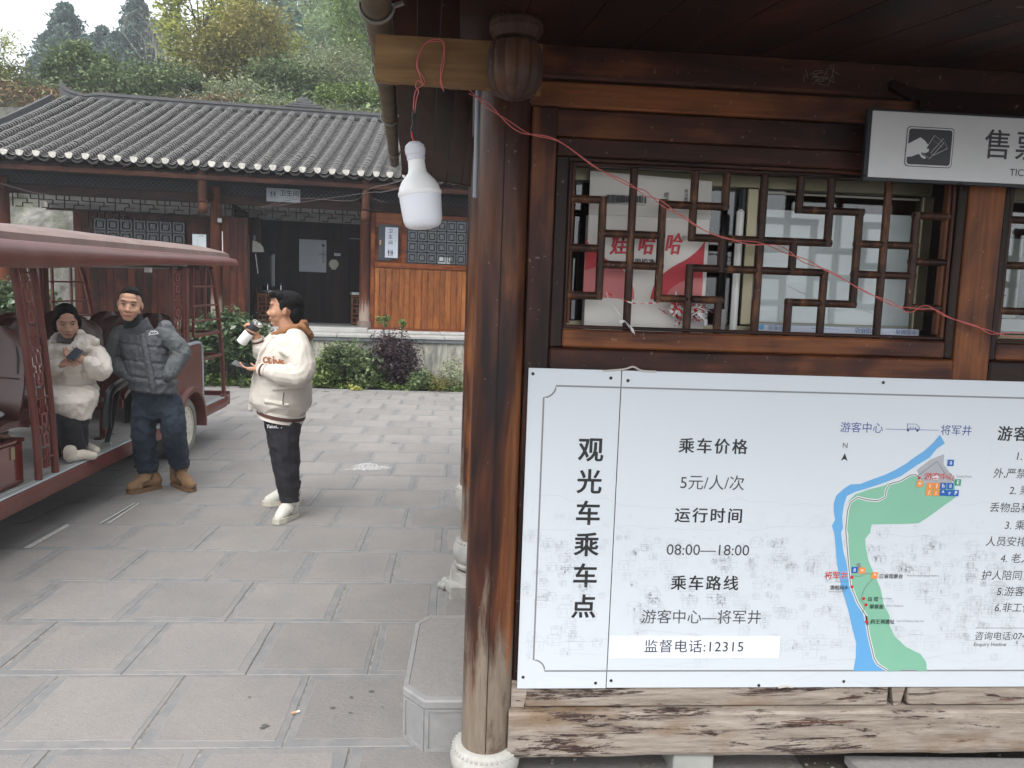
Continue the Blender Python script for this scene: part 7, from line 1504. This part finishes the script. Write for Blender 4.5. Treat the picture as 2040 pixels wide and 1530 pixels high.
def conifer(name, lab, base, h, r, mt, nb=34, per=90, ls=.16, lean=0, group=None, droop=.5, gap=0):
    base = Vector(base); e = empty(name, base, label=lab, cat='tree', group=group or ('dark cypresses on the hill' if name == 'cypress_tree' else 'hazy conifers on the hill')); Pn = []; Rn = []; b = MB(); top = base+Vector((lean, 0, h)); b.tube([base, base.lerp(top, .5), top], [h*.016, h*.010, .01], 6)
    for i in range(nb):
        t = .10+.9*(i/nb)**.9; z = t*h; rr_ = r*(1-t)**.62*random.uniform(.6, 1.2)+.12; nw = random.choice((4, 5, 6)); a0 = random.uniform(0, 6.28)
        for k in range(nw):
            if random.random() < gap: continue
            a = a0+k*6.283/nw+random.uniform(-.3, .3); L_ = rr_*random.uniform(.7, 1.1); s_ = base.lerp(top, t); q = np.linspace(.12, 1, per//nw+4)+rng.normal(size=per//nw+4)*.03
            wd = .10+.26*L_*(1-q*.6); off = rng.normal(size=(len(q), 3))*wd[:, None]*np.array([.55, .55, .38])
            Pn.append(np.array(s_)[None]+np.stack([np.cos(a)*L_*q, np.sin(a)*L_*q, -droop*L_*q**1.6+.12*L_*q], 1)+off); Rn.append(np.full(len(q), random.random()))
            if k % 2 == 0: b.tube([s_, s_+Vector((math.cos(a)*L_*.8, math.sin(a)*L_*.8, -droop*L_*.5))], [.03, .01], 4)
    P_ = np.concatenate(Pn); rn = np.clip(np.concatenate(Rn)*.6+rng.random(len(P_))*.4, 0, 1); link('crown', leafmesh('crown', [leaves(P_, ls, 3.2, .2, droop=.6, rnd=rn)]), [mt], e); b.build('trunk', [bark], e, ang=0); return e
# hill ground behind the building
def hz(x, y):
    k = max(0, min(1, (y-20.5)/3.2)); b_ = -.02+7.2*k*k*(3-2*k); f = max(0, y-24)
    return b_ + f*.10 + max(0, min(1, (x+15)/12))*f*.24 + .35*mnoise.noise(Vector((x*.25, y*.25, 0))) - max(0, -x-9)*.04*min(1, f*.1)
nx, ny = 60, 46; xs = np.linspace(-60, 40, nx); ys = 20.3+(np.linspace(0, 1, ny)**1.8)*110
vs = [(x, y, hz(x, y)) for y in ys for x in xs]; b = MB(); b.add(vs, [(j*nx+i, j*nx+i+1, (j+1)*nx+i+1, (j+1)*nx+i) for j in range(ny-1) for i in range(nx-1)], True)
hillm = plain('hill_soil', (.075, .068, .04), .95, var=.4, nscale=.8, bump=.5, bscale=5); b.build('hillside', [hillm], kind='structure', ang=0)
# retaining rock wall seen past the left end of the building
def rockm():
    t = NT('rock_wall'); v = t.coords(rand=0); n_ = t.noise(v, 2.5, 9, .7, .6); c = t.ramp(n_, [(.35, (.06, .06, .055)), (.5, (.17, .165, .15)), (.7, (.33, .32, .29))]); c = t.mix(t.ramp(t.noise(v, 1.1, 5), [(.5, 0), (.65, .6)]), c, (.10, .12, .06))
    return t.set(col=c, rough=.95, normal=t.bump(n_, 1, .08))
b = MB(); n = 70; mrows = 24; vs = []
for j in range(mrows):
    for i in range(n): x = -17+i*.2; z = -.05+j*.27; vs.append((x, 20.2+.35*mnoise.noise(Vector((x*.9, z*1.2, 3)))+.12*mnoise.noise(Vector((x*3.1, z*3.3, 1)))+z*.05, z))
b.add(vs, [(j*n+i, j*n+i+1, (j+1)*n+i+1, (j+1)*n+i) for j in range(mrows-1) for i in range(n-1)], True); b.build('rock_wall', [rockm()], label='rough grey rock face behind the left end of the tiled building', cat='rock wall', ang=0)
lmD = leafmat('cypress_leaf', [(0, (0.039, 0.074, 0.064)), (.5, (0.085, 0.140, 0.116)), (1, (0.150, 0.220, 0.176))]); lmY = leafmat('yellow_green_leaf', [(0, (0.138, 0.172, 0.034)), (.5, (0.317, 0.352, 0.083)), (1, (0.593, 0.593, 0.166))], trans=.4); lmO = leafmat('rusty_leaf', [(0, (0.115, 0.116, 0.029)), (.5, (0.230, 0.210, 0.057)), (1, (0.380, 0.319, 0.103))], trans=.35)  # cypress, bush and grey-shrub leaves lightened; sky glow is put into their colour
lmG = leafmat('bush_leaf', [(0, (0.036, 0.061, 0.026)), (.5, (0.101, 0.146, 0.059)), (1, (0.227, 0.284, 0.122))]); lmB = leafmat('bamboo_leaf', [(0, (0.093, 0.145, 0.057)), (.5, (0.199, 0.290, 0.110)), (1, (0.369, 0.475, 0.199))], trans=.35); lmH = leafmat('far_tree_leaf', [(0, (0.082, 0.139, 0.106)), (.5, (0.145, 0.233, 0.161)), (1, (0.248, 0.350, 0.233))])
lmW = leafmat('grey_shrub_leaf', [(0, (0.118, 0.140, 0.083)), (.5, (0.234, 0.270, 0.152)), (1, (0.398, 0.421, 0.258))]); lmDry = leafmat('dry_vine', [(0, (0.065, 0.036, 0.018)), (.5, (0.182, 0.111, 0.058)), (1, (0.351, 0.247, 0.143))], trans=.15); lmP = leafmat('purple_leaf', [(0, (.018, .010, .014)), (.5, (.045, .025, .033)), (1, (.10, .065, .070))]); lmV = leafmat('glossy_hedge_leaf', [(0, (0.029, 0.055, 0.025)), (.5, (0.086, 0.132, 0.057)), (1, (0.196, 0.253, 0.132))], rough=.3, spec=.6); lmC = leafmat('ground_cover_leaf', [(0, (0.040, 0.070, 0.016)), (.5, (0.110, 0.165, 0.040)), (1, (0.240, 0.310, 0.090))])
def tree_at(px, py, pyb, Y): t_ = at(px, py, Y); return (t_.x, Y, hz(t_.x, Y)), t_
# dark cypresses
for (px, py, Y, r, lab) in ((140, 4, 44, 4.3, 'tall dark cypress tree standing highest at the far left above the roof end'), (108, 60, 45, 3.4, 'dark cypress tree just left of the tallest one'), (272, -10, 44, 3.8, 'tall pointed dark cypress tree in the middle of the left tree line'), (205, 50, 47, 3.8, 'dark leaning cypress tree between the two tall cypresses'), (240, 62, 43, 3.2, 'low dark cypress tree below the tall pointed one'), (318, 40, 46, 2.6, 'dark cypress tree half hidden by the yellow green tree'), (70, 112, 48, 2.3, 'small dark cypress tree at the left edge of the tree line'), (170, 70, 49, 3.2, 'dark cypress tree filling the gap behind the round green bush')):
    Y *= 1.45; r *= 1.45; bs, tp_ = tree_at(px, py, 0, Y); conifer('cypress_tree', lab, bs, tp_.z-bs[2], r, lmD, nb=46, per=230, ls=.42, droop=.55, lean=random.uniform(-.4, .4))
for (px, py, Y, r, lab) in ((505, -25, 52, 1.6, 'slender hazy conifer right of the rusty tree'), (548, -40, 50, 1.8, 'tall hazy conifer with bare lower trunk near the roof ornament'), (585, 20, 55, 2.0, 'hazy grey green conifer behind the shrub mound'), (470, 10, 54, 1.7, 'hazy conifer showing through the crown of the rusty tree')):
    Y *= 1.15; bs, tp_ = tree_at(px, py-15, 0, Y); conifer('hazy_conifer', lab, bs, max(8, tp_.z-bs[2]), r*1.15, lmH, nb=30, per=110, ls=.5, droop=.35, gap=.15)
# bamboo and broadleaf mass on the right slope
def bamboo(px, py, Y, wid, lab, mt=lmB, nst=9, ls=.36):
    Y *= 1.6; wid *= 1.6; ls *= 1.5; t_ = at(px, py, Y); z0 = hz(t_.x, Y); e = empty('bamboo_clump', (t_.x, Y, z0), label=lab, cat='bamboo', group='bamboo clumps on the slope'); P_ = []; R_n = []; b = MB()
    for i in range(nst):
        x = t_.x+random.uniform(-wid, wid)*.6; y = Y+random.uniform(-1.5, 1.5); H_ = (t_.z-z0)*random.uniform(.75, 1.05); lx = random.uniform(-1, 1)*wid*.5
        pts = smooth_path([(x, y, z0-.3), (x+lx*.15, y, z0+H_*.5), (x+lx*.5, y-.3, z0+H_*.85), (x+lx*1.1, y-.8, z0+H_*.98)], 5); b.tube(pts, [.08, .06, .03, .015], 5)
        for p in pts[3:]:
            k = 60; w_ = (.35+.5*random.random())*1.6; P_.append(np.array(p)[None]+rng.normal(size=(k, 3))*[w_, w_, .75]); R_n.append(np.full(k, random.random()))
    rn = np.clip(np.concatenate(R_n)*.5+rng.random(sum(map(len, R_n)))*.5, 0, 1); link('foliage', leafmesh('foliage', [leaves(np.concatenate(P_), ls, 3.6, .1, droop=.8, rnd=rn)]), [mt], e); b.build('stem', [plain('bamboo_stem', (.22, .24, .14), .6) if 'bamboo_stem' not in bpy.data.materials else bpy.data.materials['bamboo_stem']], e, ang=0)
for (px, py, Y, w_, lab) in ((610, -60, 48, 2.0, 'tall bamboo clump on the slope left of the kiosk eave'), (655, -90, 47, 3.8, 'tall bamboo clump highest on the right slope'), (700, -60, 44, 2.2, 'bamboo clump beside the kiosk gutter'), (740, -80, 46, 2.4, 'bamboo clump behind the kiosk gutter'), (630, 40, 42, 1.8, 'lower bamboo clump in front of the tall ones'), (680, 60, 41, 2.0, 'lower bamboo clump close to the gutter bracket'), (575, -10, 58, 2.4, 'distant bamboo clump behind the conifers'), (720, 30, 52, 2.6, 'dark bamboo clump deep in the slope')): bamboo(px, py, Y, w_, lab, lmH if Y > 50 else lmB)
def bush(px, pyc, Y, rx, rz_, lab, mt, K=60, n=60, cs=.28, ls=.17, name='bush', asp=1.9, ry=None, tr=.06, cat='bush', shell=.55, up=.5, **k):
    c = at(px, pyc, Y); base = (c.x, Y, hz(c.x, Y) if Y > 20 else .0); k.setdefault('group', 'bushes on the bank behind the roof' if Y > 20 else 'shrubs of the planting bed'); return broad(name, lab, cat, tuple(c), rx, ry or rx*.8, rz_, base, mt, K, n, cs, ls, asp, tr=tr, shell=shell, up=up, **k)
bush(160, 142, 27, 1.15, .75, 'round glossy green bush behind the upturned ridge end', lmG, 70, 80, .17, .14)
bush(275, 165, 29, 1.2, .6, 'dark green bush left of the yellow green tree foot', lmG, 60, 70, .22, .15); bush(225, 168, 26, .9, .45, 'low green bush right behind the ridge near the round bush', lmG, 36, 70, .16, .12); bush(340, 165, 27, 1.0, .5, 'low leafy bush under the yellow green tree', lmG, 40, 70, .18, .13)
broad('broadleaf_tree', 'large yellow green tree spreading above the middle of the tiled roof', 'tree', tuple(at(412, 30, 34)), 1.75, 1.8, 3.3, (at(390, 190, 34).x, 34, hz(-12, 34)), lmY, 90, 95, .36, .20, tr=.14, shell=.5, nb=20)
broad('broadleaf_tree', 'rusty orange leaved tree right of the large yellow green tree', 'tree', tuple(at(500, 105, 32)), 1.45, 1.6, 2.0, (at(470, 190, 32).x, 32, hz(-10, 32)), lmO, 85, 90, .33, .17, tr=.12, shell=.45, nb=18)
broad('broadleaf_tree', 'olive brown tree between the yellow tree and the rusty tree', 'tree', tuple(at(430, 130, 31)), 1.5, 1.4, 1.3, (at(420, 190, 31).x, 31, hz(-11, 31)), leafmat('olive_leaf', [(0, (0.080, 0.080, 0.019)), (.5, (0.176, 0.168, 0.040)), (1, (0.304, 0.272, 0.080))], trans=.3), 60, 80, .3, .16, tr=.09, nb=14)
broad('broadleaf_tree', 'bright green tree overhanging beside the gutter at the top', 'tree', tuple(at(722, 40, 36)), 1.2, 1.2, 2.2, (at(760, 150, 36).x, 36, hz(-4, 36)), leafmat('bright_leaf', [(0, (.06, .10, .02)), (.5, (.12, .19, .04)), (1, (.22, .30, .08))], trans=.4), 50, 70, .35, .18, tr=.08)
bush(665, 160, 30, 1.7, 1.0, 'grey green weeping shrub mound on the slope behind the ridge ornament', lmW, 110, 80, .26, .15, asp=4); bush(600, 170, 29, 1.2, .6, 'pale green shrub behind the ridge ornament', lmG, 50, 70, .2, .13); bush(700, 200, 25, 1.0, .35, 'bright leafy shrub behind the right end of the ridge', lmC, 50, 70, .15, .11); bush(545, 165, 28, .9, .8, 'dark leafy shrub at the foot of the rusty tree', lmG, 50, 70, .2, .14); bush(560, 100, 33, .9, .8, 'thin yellow leaved shrub right of the rusty tree', lmY, 22, 40, .25, .14)
bush(495, 195, 27, 1.5, .35, 'low olive shrub behind the middle of the ridge', lmW, 45, 70, .2, .13)
bush(-10, 130, 30, .8, 1.3, 'pale bamboo tip leaning in at the left edge of the picture', lmY, 26, 50, .3, .2, asp=4); bush(30, 165, 31, 1.1, .6, 'olive bush at the left edge above the dry bank', leafmat('dull_olive', [(0, (0.070, 0.077, 0.028)), (.5, (0.140, 0.154, 0.056)), (1, (0.238, 0.238, 0.098))]), 50, 60, .24, .14)
# bare thin tree in front of the sky
for (px, Y, lab) in ((318, 38, 'thin bare forked tree against the white sky'), (300, 40, 'second thin bare tree bending left before the cypresses')):
    q = at(px, 150, Y); e = empty('bare_tree', (q.x, Y, hz(q.x, Y)), label=lab, cat='tree', group='bare trees on the hill'); b = MB(); b0 = Vector((q.x, Y, hz(q.x, Y)))
    def br_(p, d, L_, r, dep):
        q_ = p+d*L_; mid = p.lerp(q_, .5)+Vector((random.uniform(-.08, .08), 0, random.uniform(-.05, .08)))*L_; b.tube(smooth_path([p, mid, q_], 3), [r, r*.6], 5)
        if dep:
            for k in range(3): br_(p.lerp(q_, random.uniform(.45, 1)), (d+Vector((random.uniform(-.7, .7), random.uniform(-.4, .4), random.uniform(-.1, .4)))).normalized(), L_*random.uniform(.45, .7), r*.5, dep-1)
    br_(b0, Vector((.05, 0, 1)), 4.6, .09, 4); b.build('branches', [bark_p], e, ang=0)
# dense undergrowth on the slope (one mass)
P_ = []; 
X = rng.uniform(-45, 16, 110000); Yv = 21.5+rng.random(110000)**1.6*80; Z = np.array([hz(x, y) for x, y in zip(X, Yv)])+np.abs(rng.normal(size=110000))*.25
P_ = np.stack([X, Yv, Z], 1); link('slope_undergrowth', leafmesh('slope_undergrowth', [leaves(P_, .17, 2.6, .6)]), [lmG], kind='stuff')
n = 26000; X = rng.uniform(-17, -6.6, n); Yv = rng.uniform(20.6, 26, n); Z = np.array([hz(x, y) for x, y in zip(X, Yv)])+np.abs(rng.normal(size=n))*.14
link('dry_vines', leafmesh('dry_vines', [leaves(np.stack([X, Yv, Z], 1), .17, 5, .2, droop=.4)]), [lmDry], kind='stuff')
n = 12000; X = rng.uniform(-8, 3, n); Yv = rng.uniform(21, 25, n); Z = np.array([hz(x, y) for x, y in zip(X, Yv)])+np.abs(rng.normal(size=n))*.12
link('bank_grass', leafmesh('bank_grass', [leaves(np.stack([X, Yv, Z], 1), .18, 5, .2)]), [lmW], kind='stuff')
# planting bed at the foot of the platform
b = MB(); b.add([(-9.5, 13.63, -.004), (4, 13.63, -.004), (4, 15.3, .0), (-9.5, 14.4, .0)], [(0, 1, 2, 3)]); b.build('planting_bed', [plain('bed_soil', (.06, .05, .035), .95, var=.3, bump=.6)], kind='structure')
MB().box(-9.3, 4, 13.615, 13.66, -.03, .012, b=.003).build('bed_kerb', [granite_edge], kind='structure')
n = 15000; X = rng.uniform(-8.5, 3, n); Yv = 13.64+rng.random(n)**1.4*.95; Z = np.abs(rng.normal(size=n))*.05+.015+.05*np.sin(X*3)**2
link('ground_cover', leafmesh('ground_cover', [leaves(np.stack([X, Yv, Z], 1), .055, 1.6, .7)]), [lmC], kind='stuff')
def bedbush(px, pyc, Y, rx, rz_, lab, mt, K, n, cs, ls, **k): return bush(px, pyc, Y, rx, rz_, lab, mt, K, n, cs, ls, ry=k.pop('ry', .35), tr=.015, **k)
bedbush(452, 672, 13.75, .52, .40, 'dense glossy hedge bush behind the raised flask', lmV, 110, 38, .075, .10, asp=1.8, cat='hedge', name='hedge_bush', shell=.75); bedbush(400, 690, 13.85, .45, .36, 'glossy hedge bush seen through the rear rack of the cart', lmV, 80, 36, .075, .10, asp=1.8, cat='hedge', name='hedge_bush', shell=.75); bedbush(505, 690, 13.95, .40, .36, 'hedge bush half hidden behind the youth in the cream jacket', lmV, 70, 36, .075, .10, asp=1.8, cat='hedge', name='hedge_bush', shell=.75)
bedbush(20, 622, 12.4, .70, .42, 'clipped glossy bush at the left edge behind the cart', lmV, 100, 38, .08, .095, asp=1.8, name='hedge_bush', cat='hedge', shell=.75); bedbush(-45, 640, 12.2, .6, .5, 'clipped glossy bush cut by the left edge of the picture', lmV, 60, 34, .08, .095, asp=1.8, name='hedge_bush', cat='hedge')
bedbush(690, 722, 14.0, .46, .34, 'bright green leafy shrub before the platform right of the youth', lmG, 80, 36, .08, .085); bedbush(650, 742, 13.95, .30, .22, 'low light green shrub beside the cream jacket', lmC, 50, 34, .065, .08); bedbush(735, 742, 13.95, .30, .24, 'green shrub between the bright shrub and the purple one', lmG, 50, 34, .065, .08)
bedbush(790, 715, 14.05, .36, .42, 'dark purple leaved shrub in the middle of the planting bed', lmP, 90, 36, .085, .065, cat='bush'); bedbush(770, 690, 14.1, .28, .25, 'thin twiggy top of the purple shrub with a few pale leaves', lmP, 22, 20, .07, .06)
bedbush(765, 640, 14.05, .12, .08, 'young pale green shoots rising above the purple shrub', lmC, 7, 16, .035, .08); bedbush(800, 645, 14.05, .05, .08, 'pair of small light shoots before the honey planks', lmC, 4, 14, .03, .08)
bedbush(835, 760, 13.95, .28, .14, 'low dark green plant right of the purple shrub', lmG, 40, 30, .06, .06); bedbush(900, 745, 14.0, .26, .22, 'wispy small leaved shrub near the kiosk column', lmW, 34, 26, .07, .05); bedbush(870, 765, 13.9, .35, .10, 'reddish grassy tuft along the bed edge', lmO, 34, 30, .06, .07, asp=5); bedbush(425, 760, 13.85, .30, .14, 'yellow green low plants behind the cart platform', lmC, 50, 30, .06, .07); bedbush(500, 762, 13.9, .35, .14, 'dark low plants at the feet of the hedge', lmG, 44, 30, .06, .06); bedbush(712, 768, 13.75, .10, .11, 'tiny yellow leaved sapling at the bed edge', lmY, 12, 14, .04, .06)
flush_texts()
# air: a thin pale haze over the whole place
hzm = bpy.data.materials.new('haze_air'); hzm.use_nodes = True; ht = hzm.node_tree; ht.nodes.remove(ht.nodes['Principled BSDF']); pv = ht.nodes.new('ShaderNodeVolumePrincipled'); pv.inputs['Density'].default_value = .0017; pv.inputs['Color'].default_value = (.9, .95, 1, 1); ht.links.new(pv.outputs[0], ht.nodes['Material Output'].inputs['Volume'])
HAZE = True
if HAZE: MB().box(-64, 44, -6, 134, -1.1, 60).build('haze', [hzm], kind='stuff')
